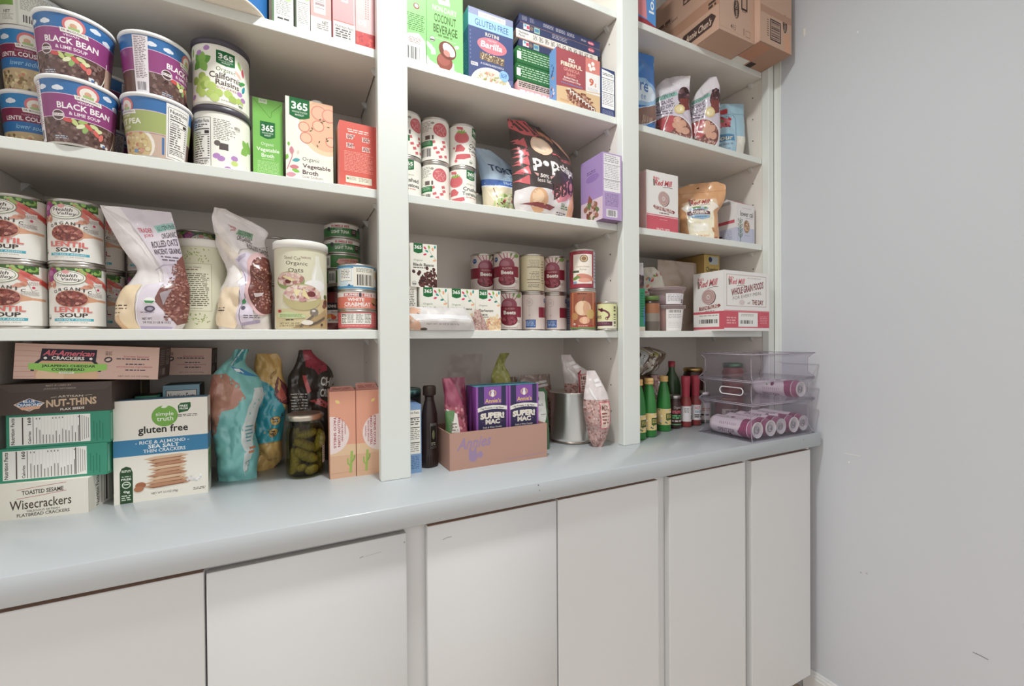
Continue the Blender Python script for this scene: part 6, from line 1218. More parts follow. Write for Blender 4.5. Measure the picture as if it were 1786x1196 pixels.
def pinkbag(v):
    def f(A):
        A.r(0, 0, 1, 1, 'a04a5e'); A.blob(0, .3, 1, .7, 90, .09, ['8f3448', 'b86a78', '7c2a3c', 'a8505f', 'c98a92', '6a2432'], (.5, .9)); A.p([(0, 0), (1, 0), (1, .34), (0, .28)], '93405a')
        if v: A.r(.25, .6, .3, .2, '4a2f34'); A.g(.27, .62, .26, .16, 5, 'a88a84', .9); A.p([(.3, .42), (.42, .4), (.42, .52), (.3, .53)], '35262c'); A.leaf(.38, .85, .2, 1.2, '3f5a3c')
        else: A.p([(.1, .34), (.62, .4), (.62, 1), (.1, 1)], 'd9d2cc'); A.p([(.04, .36), (.5, .36), (.16, .7), (.02, .75)], '4f7a44'); A.g(.2, .5, .36, .42, 12, '7a7068', .85, .4)
    return f
bag('fruit_bag', .209, [(0, -.025), (.4, -.022), (.75, -.022), (1, -.026)], [(0, .033), (.4, .03), (.7, .018), (.9, .004), (1, -.012)], [(0, .02), (.25, .04), (.7, .025), (1, .003)], pinkbag(0), 'a04a5e', '93405a', [(0, 0), (1, -.01)], .006, .045, 91, (.3485, .038, Z2), math.radians(-16), m='foil', label='deep pink fruit bag with a white panel at the left end of the tray', group='deep pink fruit bags')
bag('fruit_bag', .204, [(0, -.022), (.3, -.024), (.7, -.026), (1, -.036)], [(0, .026), (.4, .027), (.8, .027), (1, .027)], [(0, .02), (.25, .04), (.7, .03), (1, .003)], pinkbag(1), 'a04a5e', '93405a', [(0, 0), (1, .02)], .006, .045, 95, (.3745, .084, Z2), math.radians(4), m='foil', label='deep pink fruit bag between the panelled bag and the macaroni boxes', group='deep pink fruit bags')
def pouch(A):
    A.r(0, 0, 1, 1, '2f5f36'); A.p([(0, .04), (.8, .06), (.84, .1), (.8, .45), (.55, .62), (0, .7)], 'd5d4cf'); A.e(.3, .16, .12, .05, '3a6a40', 16); A.g(.3, .25, .35, .04, 2, '7a7a72', .9); A.g(.4, .42, .35, .02, 1, '5a5a54', 1); A.r(.0, .42, .18, .07, '3a3436'); A.e(.3, .85, .2, .06, 'd9cfc4', 16); A.g(.2, .93, .4, .03, 2, 'b9c4b4', .9)
bag('nut_pouch', .166, [(0, -.008), (.5, -.01), (1, -.012)], [(0, .036), (.5, .038), (.95, .038), (1, .03)], [(0, .03), (.3, .04), (1, .003)], pouch, '2f5f36', '2a5530', [(0, 0), (1, .012)], .004, .05, 99, (.6015, .082, Z), 0, label='white and dark green pouch between the tray and the steel pot')
# steel pot with bags in it
PXc, PYc, PR, PHt = .754, .135, .0645, .147
t = empty('stock_pot', (PXc, PYc, Z), label='brushed steel pot holding clear bags of nuts', cat='pot')
b = MB(); b.lathe([(.0001, .003), (PR-.008, .003), (PR-.006, 0), (PR-.001, .003), (PR, .012), (PR, PHt-.004), (PR+.003, PHt-.002), (PR+.003, PHt), (PR-.002, PHt), (PR-.002, .014), (PR-.01, .005), (.0001, .005)], 'ebe6e0', 'brushed', 56, cap=False); b.obj('body', t)
b = MB(); b.lathe([(PR-.003, 0), (PR+.0006, .001), (PR+.0006, .004), (PR-.002, .005)], 'a89a90', 'metal', 56, cap=False); o = b.obj('base_ring', t); o.location = (0, 0, .001)
NUTS = ['a0706a', '9a6a62', 'b58a82', '8c5a54', 'c4a098', 'bfa09a', 'd2b8b2']
def nutbag(red=True, fill=.55, lab=(.5, .34, .42, .26)):
    def f(A):
        A.r(0, 1-fill, 1, fill, 'b89892'); A.blob(0, 1-fill, 1, fill, 420, .034, NUTS, (.5, .9)); A.p([(.45, .12), (.85, .1), (.86, .14), (.46, .16)], 'efecec'); A.p([(.48, .18), (.86, .16), (.87, .2), (.5, .22)], 'efecec')
        if red:
            x, y, w_, h_ = lab; A.r(x-.03, y-.012, w_+.06, h_+.024, 'c9606c'); A.r(x, y, w_, h_, 'ddc4b8'); A.t('MIX', x+w_*.1, y+h_*.1, w_*.8, h_*.22, '6a3436', .03); A.g(x+w_*.1, y+h_*.4, w_*.8, h_*.5, 4, '8a4a48', .9, .5)
        A.e(.3, .3, .05, .1, 'e9e6e6', 10, .5)
    return f
o = bag('nut_bag', .212, [(0, -.012), (.08, -.022), (.25, -.03), (.5, -.038), (.7, -.034), (.85, -.028), (1, -.026)], [(0, .012), (.08, .022), (.3, .038), (.55, .042), (.75, .028), (.9, .012), (1, .0)], [(0, .01), (.1, .035), (.35, .055), (.6, .045), (.8, .02), (1, .003)], nutbag(True, .62, (.52, .42, .36, .32)), 'd9cfce', 'cfc4c2', [(0, 0), (1, .02)], .006, .03, 103, (.7685, .031, Z), math.radians(-20), m='film', label='clear bag of chopped nuts standing pointed end down before the steel pot', group='clear nut bags')
def nutcol(u, v): return random.Random(int(u*31)*97+int(v*47)).choice(NUTS)
bag('nut_bag', .19, [(0, -.03), (.5, -.04), (.8, -.045), (1, -.05)], [(0, .03), (.5, .045), (.72, .042), (.85, .0), (1, -.02)], [(0, .03), (.4, .05), (.7, .04), (1, .003)], nutbag(True, .55, (.5, .32, .4, .25)), 'd2c8c6', 'c9bcba', [(0, 0), (1, .01)], .007, .03, 107, (.772, .13, Z+.065), math.radians(-15), label='clear bag of nuts with a red-edged label sticking out of the pot', group='clear nut bags')
t = empty('twist_tie', (.753, .095, Z+.165), label='red twist tie standing up from the bag in the pot', cat='tie')
b = MB(); b.tube([(0, 0, -.02), (.001, 0, .01), (-.003, 0, .03), (.004, -.001, .045)], .0018, 'b8404c', 'plastic', 6); b.obj('stem', t)
b = MB(); b.tube([(.004, -.001, .045), (-.006, -.001, .036), (.006, -.002, .03), (-.003, 0, .024)], .002, 'c04a54', 'plastic', 6); b.obj('loop', t)
bag('nut_bag', .19, [(0, -.06), (.6, -.06), (1, -.05)], [(0, .06), (.6, .06), (1, .055)], [(0, .03), (.5, .05), (1, .006)], nutbag(False, .8), 'a8958c', '9a887f', crum=.008, sc=.03, seed=111, loc=(.695, .255, Z), label='brown nut bag in shade behind the pot and pouch', group='clear nut bags')
bag('nut_bag', .185, [(0, -.03), (1, -.03)], [(0, .03), (1, .03)], [(0, .03), (.5, .045), (1, .006)], lambda A: (A.blob(0, 0, 1, 1, 160, .06, ['7a4a40', '8f6254', '5f3a34', '6a7a4c']),), '8a6f62', '7a6258', crum=.008, sc=.03, seed=113, loc=(.606, .265, Z), label='reddish nut bag in shade behind the green pouch', group='clear nut bags')
bag('grain_bag', .262, [(0, -.035), (.6, -.035), (.8, -.028), (.93, -.012), (1, .0)], [(0, .032), (.5, .034), (.75, .03), (.88, .008), (1, .03)], [(0, .04), (.5, .06), (.85, .02), (1, .004)], None, 'a8a95c', '9a9c54', [(0, 0), (1, .01)], .012, .04, 117, (.5535, .2, Z), label='yellow-green bag with a twisted top behind the macaroni boxes')
bag('clear_bag', .26, [(0, -.06), (.8, -.055), (1, -.045)], [(0, .06), (.8, .045), (1, .052)], [(0, .04), (.5, .05), (1, .004)], None, 'd9d0ca', 'd0c6c0', crum=.012, sc=.05, seed=119, loc=(.455, .24, Z), m='clear_bag', label='empty-topped clear plastic bag at the back of the counter')

# ================================================================== RIGHT BAY
# ---- top shelf: shipping cartons
Z = S4
KRAFT = 'c9a590'
box_at('blue_box', .9, .991, .027, .09, Z, .24, c={'all': '4a86c9', 'bottom': '8a3a44'}, front=lambda A: (A.r(0, 0, 1, 1, '5a93d2'), A.p([(0, 0), (.42, 0), (.62, .93), (0, .9)], 'd98a90'), A.p([(0, .93), (.62, .94), (1, .985), (1, 1), (0, 1)], '9c3f48'), A.t('los', .7, .6, .22, .24, 'eef2f6', .02, rot=1)), label='blue and pink box standing left of the shipping cartons')
def kraft_left(A):
    A.r(0, 0, 1, 1, 'c49f8a'); A.r(0, .5, 1, .16, 'b48a72'); A.t("Annie Chun's", .58, .76, .34, .12, '4a3a34', .03, it=.2); A.p([(.5, .74), (.9, .72), (.96, .8), (.9, .9), (.5, .92), (.46, .83)], '4a3832'); A.t("Annie Chun's", .54, .77, .36, .1, 'd9bca8', .02, it=.2)
    A.g(.02, .32, .3, .06, 1, '6a5448', 1, .8); A.t('Case Qty Cases', .05, .36, .36, .06, '4a3a32', 0); A.r(.5, .1, .2, .2, '4a3832'); 
    for i in range(3):
        for j in range(3): A.r(.515+i*.06, .12+j*.06, .045, .04, 'bf9a86')
    A.r(.24, .72, .16, .22, 'd0646a'); A.g(.26, .75, .12, .16, 5, '8f3a44', .95, .6); A.g(.86, .56, .1, .1, 2, '4a3a32', 1, .7)
def kraft_front(A):
    A.r(0, 0, 1, 1, 'cfae9a'); A.e(.48, .62, .08, .14, '4a3a34', 24); A.t("Annie Chun's", .44, .5, .07, .25, 'd9bca8', .01, rot=1); A.ring(.7, .55, .08, .1, .015, '4a3a34', 4, PI/4, PI/4+2*PI); A.p([(.62, .3), (.8, .3), (.8, .6), (.62, .6)], '3f342f'); A.p([(.65, .33), (.77, .33), (.77, .57), (.65, .57)], 'c9a896'); A.r(.0, .2, 1, .12, 'bb947e')
    A.t('41', .32, .86, .07, .06, '4a3a34', .02); A.g(.42, .86, .03, .08, 3, '6a5448', 1); A.r(.75, .86, .13, .09, '8a6a5a'); A.r(.757, .867, .116, .076, 'cfae9a'); A.g(.68, .85, .03, .1, 4, '6a5448', 1); A.line([(0, .95), (1, .96)], .006, 'b8937e')
def kraft_bottom(A):
    A.r(0, 0, 1, 1, 'c29d88'); A.p([(.5, .62), (.92, .62), (.92, .8), (.5, .8)], '3a2c28'); A.p([(.53, .64), (.89, .64), (.89, .78), (.53, .78)], 'b8947f'); A.bar(.55, .65, .32, .12, '4a3832'); A.line([(.05, .9), (.6, .9)], .008, '8a6a58'); A.g(.3, .55, .5, .03, 1, '6a5448', 1); A.g(.35, .85, .55, .03, 1, '7a6050', 1)
def kraft_front2(A):
    A.r(0, 0, 1, 1, 'cdab96'); A.r(.3, .62, .34, .3, '3f322d'); A.r(.33, .64, .28, .26, 'cdb09e'); A.bar(.34, .65, .26, .24, '4a3a34', None, 16, True); A.g(.2, .65, .05, .25, 8, '6a5448', 1, .4); A.e(.78, .6, .07, .13, '4a3a34', 22); A.t("Annie Chun's", .745, .49, .06, .22, 'd9bca8', .01, rot=1); A.r(0, .48, 1, .1, 'bb947e'); A.p([(.74, .75), (.92, .72), (.95, 1), (.76, 1)], 'd8a688')
def kraft_bottom2(A):
    A.r(0, 0, 1, 1, 'b28d78'); A.r(.02, .02, .4, .4, 'c08a70'); A.r(0, .3, .4, .1, 'e6e2da'); A.p([(.45, .3), (.62, .3), (.62, .42), (.45, .42)], '3a2e2a'); A.t('24', .6, .6, .12, .1, '4a3a34', .03); A.g(.3, .75, .2, .1, 3, '7a6050', .9, .4); A.line([(0, .94), (1, .94)], .012, '9a7a66')
carton('shipping_carton', .163, .27, .225, KRAFT, (1.2447, .077, Z), 0, front=kraft_front, left=kraft_left, bottom=kraft_bottom, bev=.0015, label='brown shipping carton on the left, jutting over the top shelf edge', cat='carton', group='brown shipping cartons on the top shelf')
carton('shipping_carton', .159, .27, .225, {'all': KRAFT, 'right': 'c9a088'}, (1.4073, .056, Z), 0, front=kraft_front2, bottom=kraft_bottom2, bev=.004, label='brown shipping carton against the right wall with a barcode frame', cat='carton', group='brown shipping cartons on the top shelf')
# ---- third shelf: bags
Z = S3
def blue_art(A):
    A.r(0, 0, 1, 1, '3f80cc'); A.e(.4, .52, .62, .17, '9cc6ec', 30); A.e(.36, .52, .5, .12, 'dfeefa', 30); A.t('re', .3, .4, .3, .12, '3f7cc4', .015, it=.2); A.t('ee', .3, .56, .17, .05, '5a8cc8', .0); A.p([(0, .76), (.5, .7), (.93, .62), (.93, .78), (.5, .88), (0, .95)], '8a6a5e')
    for i in range(16): x = .02+i*.055; A.p([(x, .8+.0*i), (x+.03, .79), (x+.05, .9-.1*x), (x+.01, .93-.1*x)], rnd.choice(('9a7a6c', '7a584c', 'b59888')))
    A.line([(0, .755), (.5, .695), (.95, .61)], .02, 'dfe8f2'); A.line([(0, .955), (.5, .885), (.95, .785)], .02, 'dfe8f2'); A.t('47', .4, .9, .14, .045, 'f2f4f6', .03); A.line([(.97, .08), (.97, 1)], .025, 'c9dcf0'); A.p([(.2, .26), (.5, .16), (.52, .2), (.24, .32)], '5a94d6')
bag('snack_bag', .268, [(0, -.06), (1, -.05)], [(0, .056), (.5, .056), (1, .059)], [(0, .03), (.3, .06), (.8, .03), (1, .003)], blue_art, '3f80cc', '3a74ba', [(0, 0), (1, .008)], .006, .06, 121, (.988, .085, Z), 0, label='large blue cracker bag with a window, beside the middle upright on the right')
def oats2(flip=False):
    def f(A):
        A.r(0, 0, 1, 1, 'cfc6d2'); A.p([(0, 0), (1, 0), (1, .16), (.6, .2), (0, .3)], 'e2dde4'); A.p([(.02, .3), (.62, .225), (.68, .28), (.04, .36)], '8fbcb2'); A.t('GLUTEN FREE', .08, .26, .5, .055, '48605c', .012, skew=-.07)
        A.t('ORGANIC', .06, .345, .46, .06, '55485a', .012, skew=-.05); A.t('ROLLED OATS', .0, .42, .58, .06, '55485a', .012, skew=-.06); A.g(.05, .5, .5, .07, 2, '7a6c80', .9, .5)
        A.e(.84, .3, .17, .13, '4a3236', 20); A.blob(.7, .2, .3, .26, 22, .05, ['3c2830', '6a464a', '2f2228', '8a6a70']); A.p([(.72, .34), (.96, .34), (.98, .5), (.74, .54)], '7c3f3c'); A.e(.7, .5, .15, .075, 'd9c48e', 9, .2); A.e(.7, .5, .11, .05, 'e6d8ac', 9)
        A.e(.42, .84, .62, .26, 'e6e2e6', 36); A.e(.38, .82, .58, .24, '7a4a44', 36); A.blob(0, .6, .95, .4, 240, .035, ['9a6a60', '7a4a42', 'b58a80', '8a5a50', 'c9a89c'], (.5, .9), (.38, .82, .55, .22)); A.p([(.1, .62), (.5, .58), (.66, .74), (.4, .84), (.16, .78)], 'b8585c')
        for x, y in ((.6, .66), (.74, .72), (.66, .8), (.8, .82), (.56, .74)): A.e(x, y, .1, .05, 'd2a28c', 12)
        A.line([(.2, .88), (.4, .56), (.6, .4)], .02, 'eceaec')
    return f
bag('oat_bag', .238, [(0, -.06), (.1, -.064), (.6, -.064), (.85, -.06), (.95, -.04), (1, -.02)], [(0, .056), (.1, .06), (.6, .052), (.85, .056), (1, .058)], [(0, .04), (.2, .06), (.7, .03), (1, .003)], oats2(), 'd2cad6', 'cdc8c4', [(0, 0), (1, .015)], .007, .06, 131, (1.137, .098, Z), math.radians(-38), label='lilac rolled oat bag facing out, right of the blue bag', group='lilac oat bags in the right bay')
bag('oat_bag', .25, [(0, -.05), (.1, -.054), (.6, -.05), (.85, -.02), (1, .02)], [(0, .046), (.1, .05), (.6, .052), (.85, .052), (1, .042)], [(0, .04), (.2, .05), (.7, .03), (1, .003)], oats2(), 'cdc4d0', 'cdc8c4', [(0, 0), (1, .0)], .006, .06, 137, (1.262, .083, Z), math.radians(-48), label='lilac rolled oat bag with a pointed corner behind the first', group='lilac oat bags in the right bay')
def flour(A):
    A.r(0, 0, 1, 1, 'a9cbdc'); A.r(.62, .62, .38, .38, 'e9e6dc'); A.p([(.05, .16), (.42, .1), (.44, .2), (.07, .28)], 'b8404a'); A.line([(.0, .33), (.6, .24), (.66, .3), (.64, .6), (.62, 1)], .012, '5a86a8'); A.line([(0, .24), (.98, .2)], .012, '7a9cb4'); A.e(.34, .38, .16, .09, 'c9606c', 18); A.blob(.18, .28, .34, .2, 12, .06, ['b8404c', 'd98088', '8a3a44', '5a7a4c']); A.e(.1, .55, .05, .03, '3f6a9c', 12)
    A.r(.0, .6, .56, .12, '4f8ab4'); A.t('flour', .08, .615, .42, .09, 'e9dcc0', .02, it=.25); A.g(.05, .76, .46, .04, 1, '8aa0b4', 1, .7); A.g(.05, .84, .4, .08, 3, '7a94a8', .9, .4)
bag('flour_bag', .205, [(0, -.06), (.5, -.062), (.8, -.062), (.9, -.05), (1, -.02)], [(0, .05), (.3, .058), (.6, .062), (.8, .06), (1, .062)], [(0, .05), (.3, .06), (.8, .03), (1, .003)], flour, 'a9cbdc', 'a0c0d0', [(0, 0), (1, .01)], .006, .06, 139, (1.398, .088, Z), math.radians(-24), m='film', label='pale blue flour bag beside the right side panel')
# ---- second shelf
Z = S2
def mill_logo(A, x, y, w, h, c='c9505a'):
    A.t("Bob's", x+w*.02, y, w*.3, h*.28, c, .03, it=.2); A.t('Red Mill', x+w*.1, y+h*.25, w*.86, h*.58, c, .03, it=.25, skew=-h*.1); A.p([(x, y+h*.3), (x+w*.1, y+h*.3), (x+w*.12, y+h*.9), (x+w*.02, y+h*.95)], '8a7a74'); A.line([(x+w*.5, y+h*.98), (x+w*.8, y+h*.88), (x+w, y+h*.9)], w*.02, '7a6a66')
def millstone(A, cx, cy, rx, ry):
    A.e(cx+rx*.12, cy+ry*.05, rx, ry, '6a4a48', 30); A.e(cx, cy, rx, ry, 'cbb0ac', 30); A.ring(cx, cy, rx*.8, ry*.8, rx*.08, 'b08c88'); A.ring(cx, cy, rx*.55, ry*.55, rx*.08, 'b08c88'); A.e(cx, cy, rx*.2, ry*.24, 'efe9e6', 14); A.e(cx, cy, rx*.08, ry*.16, '7a5a58', 10)
def mill_front(A):
    A.r(0, 0, 1, 1, 'edebe8'); A.r(0, .71, 1, .29, 'd0606e'); A.r(0, .725, 1, .012, 'edd0d2'); mill_logo(A, .2, .08, .62, .17); millstone(A, .53, .43, .17, .125); A.p([(.2, .58), (.24, .555), (.84, .6), (.9, .625), (.86, .66), (.26, .62)], '8a4844'); A.t('STONE MILLING', .25, .575, .58, .06, 'efdcd8', .03, skew=.035); A.g(.4, .665, .3, .025, 1, '8a6a68', 1, .8)
    A.g(.4, .78, .24, .02, 1, 'e9aab0', 1); A.t('SINCE 1978', .3, .93, .42, .05, 'f2dcdc', .02)
box_at('grain_box', .969, 1.1015, .046, .1, Z, .185, c={'all': 'edebe8', 'left': 'd9b4b4'}, front=mill_front, label='white and red stone milling box on the right second shelf')
t = empty('glass_jar', (.937, .095, Z), label='clear jar of pinkish grain half hidden by the middle upright', cat='jar')
b = MB(); b.lathe([(.0001, .001), (.034, .001), (.037, .005), (.037, .15), (.033, .162), (.033, .18)], 'ffffff', 'clear_glass', 40, cap=False); b.obj('glass', t)
b = MB(); b.lathe([(.0001, .003), (.0345, .003), (.035, .08), (.0001, .084)], 'd2aaa0', 'matte', 30, cap=False); b.obj('grain', t)
o = jar_lid(.036, .014, 'c9ccd0').obj('lid', t); o.location = (0, 0, .178)
bag('brown_bag', .2, [(0, -.06), (1, -.05)], [(0, .06), (1, .05)], [(0, .04), (.3, .06), (1, .004)], lambda A: (A.r(0, 0, 1, 1, 'c08a68'), A.r(.3, .3, .4, .3, 'd9c2b0'), A.g(.34, .33, .32, .22, 6, '6a5448', .9, .5), A.e(.2, .85, .06, .03, '3a342f')), 'c08a68', 'b8835f', crum=.006, seed=141, loc=(1.165, .225, Z), rz=math.radians(-20), label='brown paper bag in shade behind the stone milling box')
def corn(A):
    A.r(0, 0, 1, 1, 'd6a276'); A.p([(.16, .34), (.3, .5), (.9, .4), (.84, .3), (.5, .28)], 'e2c4a6'); A.p([(.2, .5), (.86, .45), (.9, .6), (.84, 1), (.22, 1)], 'ece4cc'); A.p([(.12, .42), (.3, .36), (.8, .36), (.96, .44), (.8, .56), (.24, .55)], 'efe6da'); A.r(.0, .16, 1, .008, 'b98a62'); A.e(.48, .09, .022, .014, '4a3a2c', 12)
    mill_logo(A, .3, .27, .44, .14, 'a03f48'); A.e(.5, .465, .24, .04, 'a9c0d4', 24); A.r(.36, .425, .2, .03, '6f9a64'); A.e(.66, .45, .035, .018, '6f9a64', 12); A.p([(.22, .5), (.4, .47), (.62, .47), (.8, .52), (.8, .57), (.6, .55), (.4, .55), (.22, .58)], '6a4450'); A.t('CORNMEAL', .34, .487, .4, .055, 'f2ece6', .03); A.p([(.22, .585), (.4, .555), (.62, .56), (.8, .58), (.78, .62), (.6, .645), (.36, .61)], '8fb0cc'); A.g(.3, .59, .42, .02, 1, '5a7ea4', 1, .7)
    A.g(.32, .68, .4, .03, 2, 'd9cdb4', .9, .4); A.r(.34, .72, .38, .12, 'f4f1e6'); A.t('MEDIUM GRIND', .34, .9, .4, .035, 'd9a070', .02); A.p([(.8, .8), (.86, .79), (.88, .87), (.83, .86)], 'c08a5a'); A.p([(.86, .95), (.94, .94), (.94, 1), (.88, 1)], 'a85a48')
bag('cornmeal_bag', .205, [(0, -.062), (.2, -.062), (.5, -.066), (.62, -.082), (.8, -.092), (.92, -.086), (.97, -.05), (1, -.03)], [(0, .058), (.2, .056), (.5, .052), (.62, .07), (.8, .08), (.94, .08), (1, .05)], [(0, .055), (.2, .06), (.55, .05), (.75, .02), (1, .002)], corn, 'd6a276', 'cc9a70', [(0, 0), (1, .012)], .007, .055, 143, (1.257, .092, Z), math.radians(-46), m='foil', label='tan cornmeal pouch with a rounded top between the two white boxes')
def lowcal(A):
    A.r(0, 0, 1, 1, 'e3dfe0'); A.r(0, .6, 1, .4, 'c2c6da'); A.t('lower cal', .2, .18, .72, .13, '4f5250', .015); A.g(.3, .1, .5, .02, 1, 'a8a2a4', 1); A.g(.5, .34, .4, .02, 1, '8a9ab4', 1); A.e(.55, .56, .17, .165, 'a8866e', 24); A.blob(.4, .42, .3, .28, 24, .04, ['c9a88c', '8a6a54', 'd9bea4'], (.6, .9), (.55, .56, .14, .14))
    for i in range(4):
        y = .4+i*.12; A.line([(.2, y+.1), (.08, y+.04), (.09, y-.02), (.2, y+.06)], .02, '5f7a5a'); A.line([(.2, y+.1), (.3, y+.04), (.3, y-.02), (.2, y+.06)], .02, '5f7a5a')
    A.line([(.2, .36), (.2, 1)], .02, '5f7a5a'); A.g(.45, .78, .3, .02, 1, '8a90a8', 1); A.g(.88, .6, .05, .35, 10, 'a8acc0', 1, .4)
def lowcal_left(A): A.r(0, 0, 1, 1, 'e9e6e6'); A.r(0, .6, 1, .4, 'c9cce0'); A.r(.1, .4, .8, .08, 'c9606c'); A.g(.2, .65, .6, .25, 7, 'a0a4bc', .9, .4); A.e(.2, .78, .1, .03, '5a4a44', 10)
r = empty('cereal_box', (1.4255, .0825, Z), 0, 'white and lilac lower cal cereal box with a wheat ear beside the right panel', 'box'); w, d, h = .0945, .08, .138
b = MB(); b.box(-w/2, w/2, -d/2, d/2, 0, h, {'all': 'e3dfe0', 'top': 'd9a8a8'}); A = Art(w, h); lowcal(A); b.art(A, planar((-w/2, -d/2, 0), (1, 0, 0), (0, 0, 1), w, h)); A = Art(d, h); lowcal_left(A); b.art(A, planar((-w/2, d/2, 0), (0, -1, 0), (0, 0, 1), d, h)); b.obj('body', r)
b = MB(); b.mesh([(-w/2, -d/2, 0), (w/2, -d/2, 0), (w/2, 0, .022), (-w/2, 0, .022), (-w/2, d/2, 0), (w/2, d/2, 0)], [(0, 1, 2, 3), (3, 2, 5, 4), (0, 3, 4), (1, 5, 2)], ['e2c9c9', 'd9d2d2', 'e6e2e2', 'e6e2e2'], 'card', False)
k = math.hypot(d/2, .022); A = Art(w, k); A.r(.1, .3, .8, .3, 'c9606c'); A.p([(.35, .6), (.65, .6), (.5, .85)], 'c9606c'); b.art(A, planar((-w/2, -d/2, 0), (1, 0, 0), (0, d/2/k, .022/k), w, k)); o = b.obj('top_flap', r); o.location = (0, 0, h)
# ---- lowest shelf
Z = S1
def wg_left(A):
    A.r(0, 0, 1, 1, 'eceae8'); A.r(0, .67, 1, .3, 'd0606e'); A.r(.0, .71, .85, .22, 'f0efec'); A.bar(.2, .8, .6, .07, '4a4448'); A.g(.2, .73, .6, .03, 1, 'a8a2a0', 1); mill_logo(A, .14, .08, .68, .2, 'c46a70'); millstone(A, .5, .42, .22, .13); A.p([(.2, .585), (.86, .55), (.9, .58), (.84, .61), (.2, .65)], '8a4844'); A.t('STONE MILLING', .24, .565, .58, .06, 'efdcd8', .03, skew=-.03); A.g(.4, .655, .3, .02, 1, '8a6a68', 1)
def wg_front(A):
    A.r(0, 0, 1, 1, 'eeecea'); A.r(0, .67, 1, .28, 'd0606e'); A.r(0, .655, 1, .012, 'd98a92'); A.r(.05, .06, .88, .53, 'c2aeac'); A.r(.06, .07, .86, .51, 'efedea'); mill_logo(A, .09, .09, .36, .16, 'd0707a'); A.g(.5, .1, .3, .03, 1, 'c9c2c0', 1)
    A.t('WHOLE GRAIN FOODS', .15, .225, .71, .12, '8f4a50', .03, skew=-.16); A.t('FOR EVERY MEAL', .18, .375, .64, .055, '9a8a88', .0, skew=-.12); A.t('of', .5, .505, .06, .04, 'a08a88', .02); A.t('THE DAY', .6, .47, .26, .085, '8f4a50', .03); A.e(.38, .52, .06, .045, 'd9ccca', 16)
    A.r(.3, .69, .43, .24, 'f0efec'); A.bar(.35, .82, .28, .06, '4a4448'); A.g(.36, .72, .3, .04, 2, 'a8a2a0', .9); A.g(.05, .77, .2, .13, 3, 'e9b4b8', .95, .5, 'c'); A.g(.78, .75, .17, .14, 5, 'e2a0a6', .9, .4, 'c')
carton('shipping_carton', .2275, .118, .194, {'all': 'eeecea', 'bottom': 'd9d6d2'}, (1.3435, .0385, Z), 0, front=wg_front, left=wg_left, bev=.0012, label='white and red whole grain foods carton jutting over the lowest shelf edge', cat='carton')
def tub(z, rb, rt, h, col, lb, fill, lab):
    t = empty('deli_tub', (1.088, .082, z), math.radians(-48), lb, 'tub', 'clear deli tubs')
    b = MB(); b.lathe([(.0001, .001), (rb, .001), (rt-.002, h-.008), (rt+.003, h-.006), (rt+.003, h), (rt-.002, h)], 'ffffff', 'tub_plastic', 44, cap=False); b.obj('tub', t)
    b = MB(); b.lathe([(.0001, .003), (rb-.003, .003), (rb+(rt-rb)*fill-.003, h*fill), (.0001, h*fill+.002)], col, 'matte', 36, cap=False); b.obj('contents', t)
    b = MB(); b.lathe([(.0001, h), (rt+.001, h), (rt+.004, h-.001), (rt+.004, h+.003), (rt, h+.003), (rt-.004, h+.001), (.0001, h+.001)], 'ffffff', 'tub_plastic', 44, cap=False); b.obj('lid', t)
    b = MB(); S = cone(rb+.0008, rt-.0012, h-.01, .001, 48); A = Art(S.W, S.H); lab(A); b.art(A, S, 'paper', base=.0004); b.obj('label', t)
tub(Z, .046, .0545, .078, 'e2b4a4', 'lower clear deli tub of pink powder with a white label', .85, lambda A: (A.r(.5, -.05, .19, 1.2, 'eceae8'), A.bar(.525, .05, .13, .12, '5a5456'), A.g(.52, .25, .15, .2, 3, 'b0aab0', .8, .4), A.g(.52, .6, .15, .3, 4, 'd0cccc', .9, .3)))
tub(Z+.0815, .049, .055, .054, 'd9ccd0', 'upper clear deli tub with a white label on its front', .6, lambda A: (A.r(.5, .2, .2, .75, 'eceaec'), A.g(.515, .3, .17, .5, 5, '8a848c', .9, .4), A.r(.66, .6, .03, .3, '8a848c')))
box_at('yellow_box', 1.352, 1.4345, .155, .13, Z, .2835, c={'all': 'd2b069', 'left': 'b8955a'}, front=lambda A: (A.r(0, 0, 1, 1, 'd9bc72'), A.r(.35, .02, .55, .1, 'cfd6d8'), A.e(.4, .06, .12, None, '3f4a6a'), A.t('Cheerios', .12, .155, .76, .065, '4a443c', .02), A.r(.05, .25, .9, .4, 'cdd3d8'), A.g(.2, .27, .6, .05, 1, '5a6a80', 1)), label='tall yellow cereal box behind the white and red carton')
bag('paper_bag', .252, [(0, -.1), (1, -.095)], [(0, .1), (1, .098)], [(0, .03), (.4, .04), (1, .006)], None, 'b8a698', 'a89888', crum=.008, sc=.07, seed=151, loc=(1.238, .175, Z), label='large dull beige bag behind the tubs and the white carton')
box_at('green_carton', .918, .9552, .04, .05, Z, .128, c={'all': '3a9a70'}, front=lambda A: (A.r(0, 0, 1, 1, '3f9c74'), A.r(0, .9, 1, .1, 'e6dccb'), A.p([(.8, .5), (1, .4), (1, .8), (.85, .9)], '5a8ac0'), A.g(.55, .1, .4, .6, 10, '2f7a58', .9)), label='green carton sliver beside the middle upright on the lowest right shelf')
bag('oat_bag', .224, [(0, -.045), (.6, -.05), (1, -.058)], [(0, .04), (.5, .046), (.8, .05), (1, .05)], [(0, .03), (.3, .05), (1, .003)], oats2(), 'c2b4bc', 'b8acb0', [(0, 0), (1, .01)], .006, .06, 153, (.985, .15, Z), math.radians(-42), label='lilac oat bag behind the green carton on the lowest right shelf', group='lilac oat bags in the right bay')
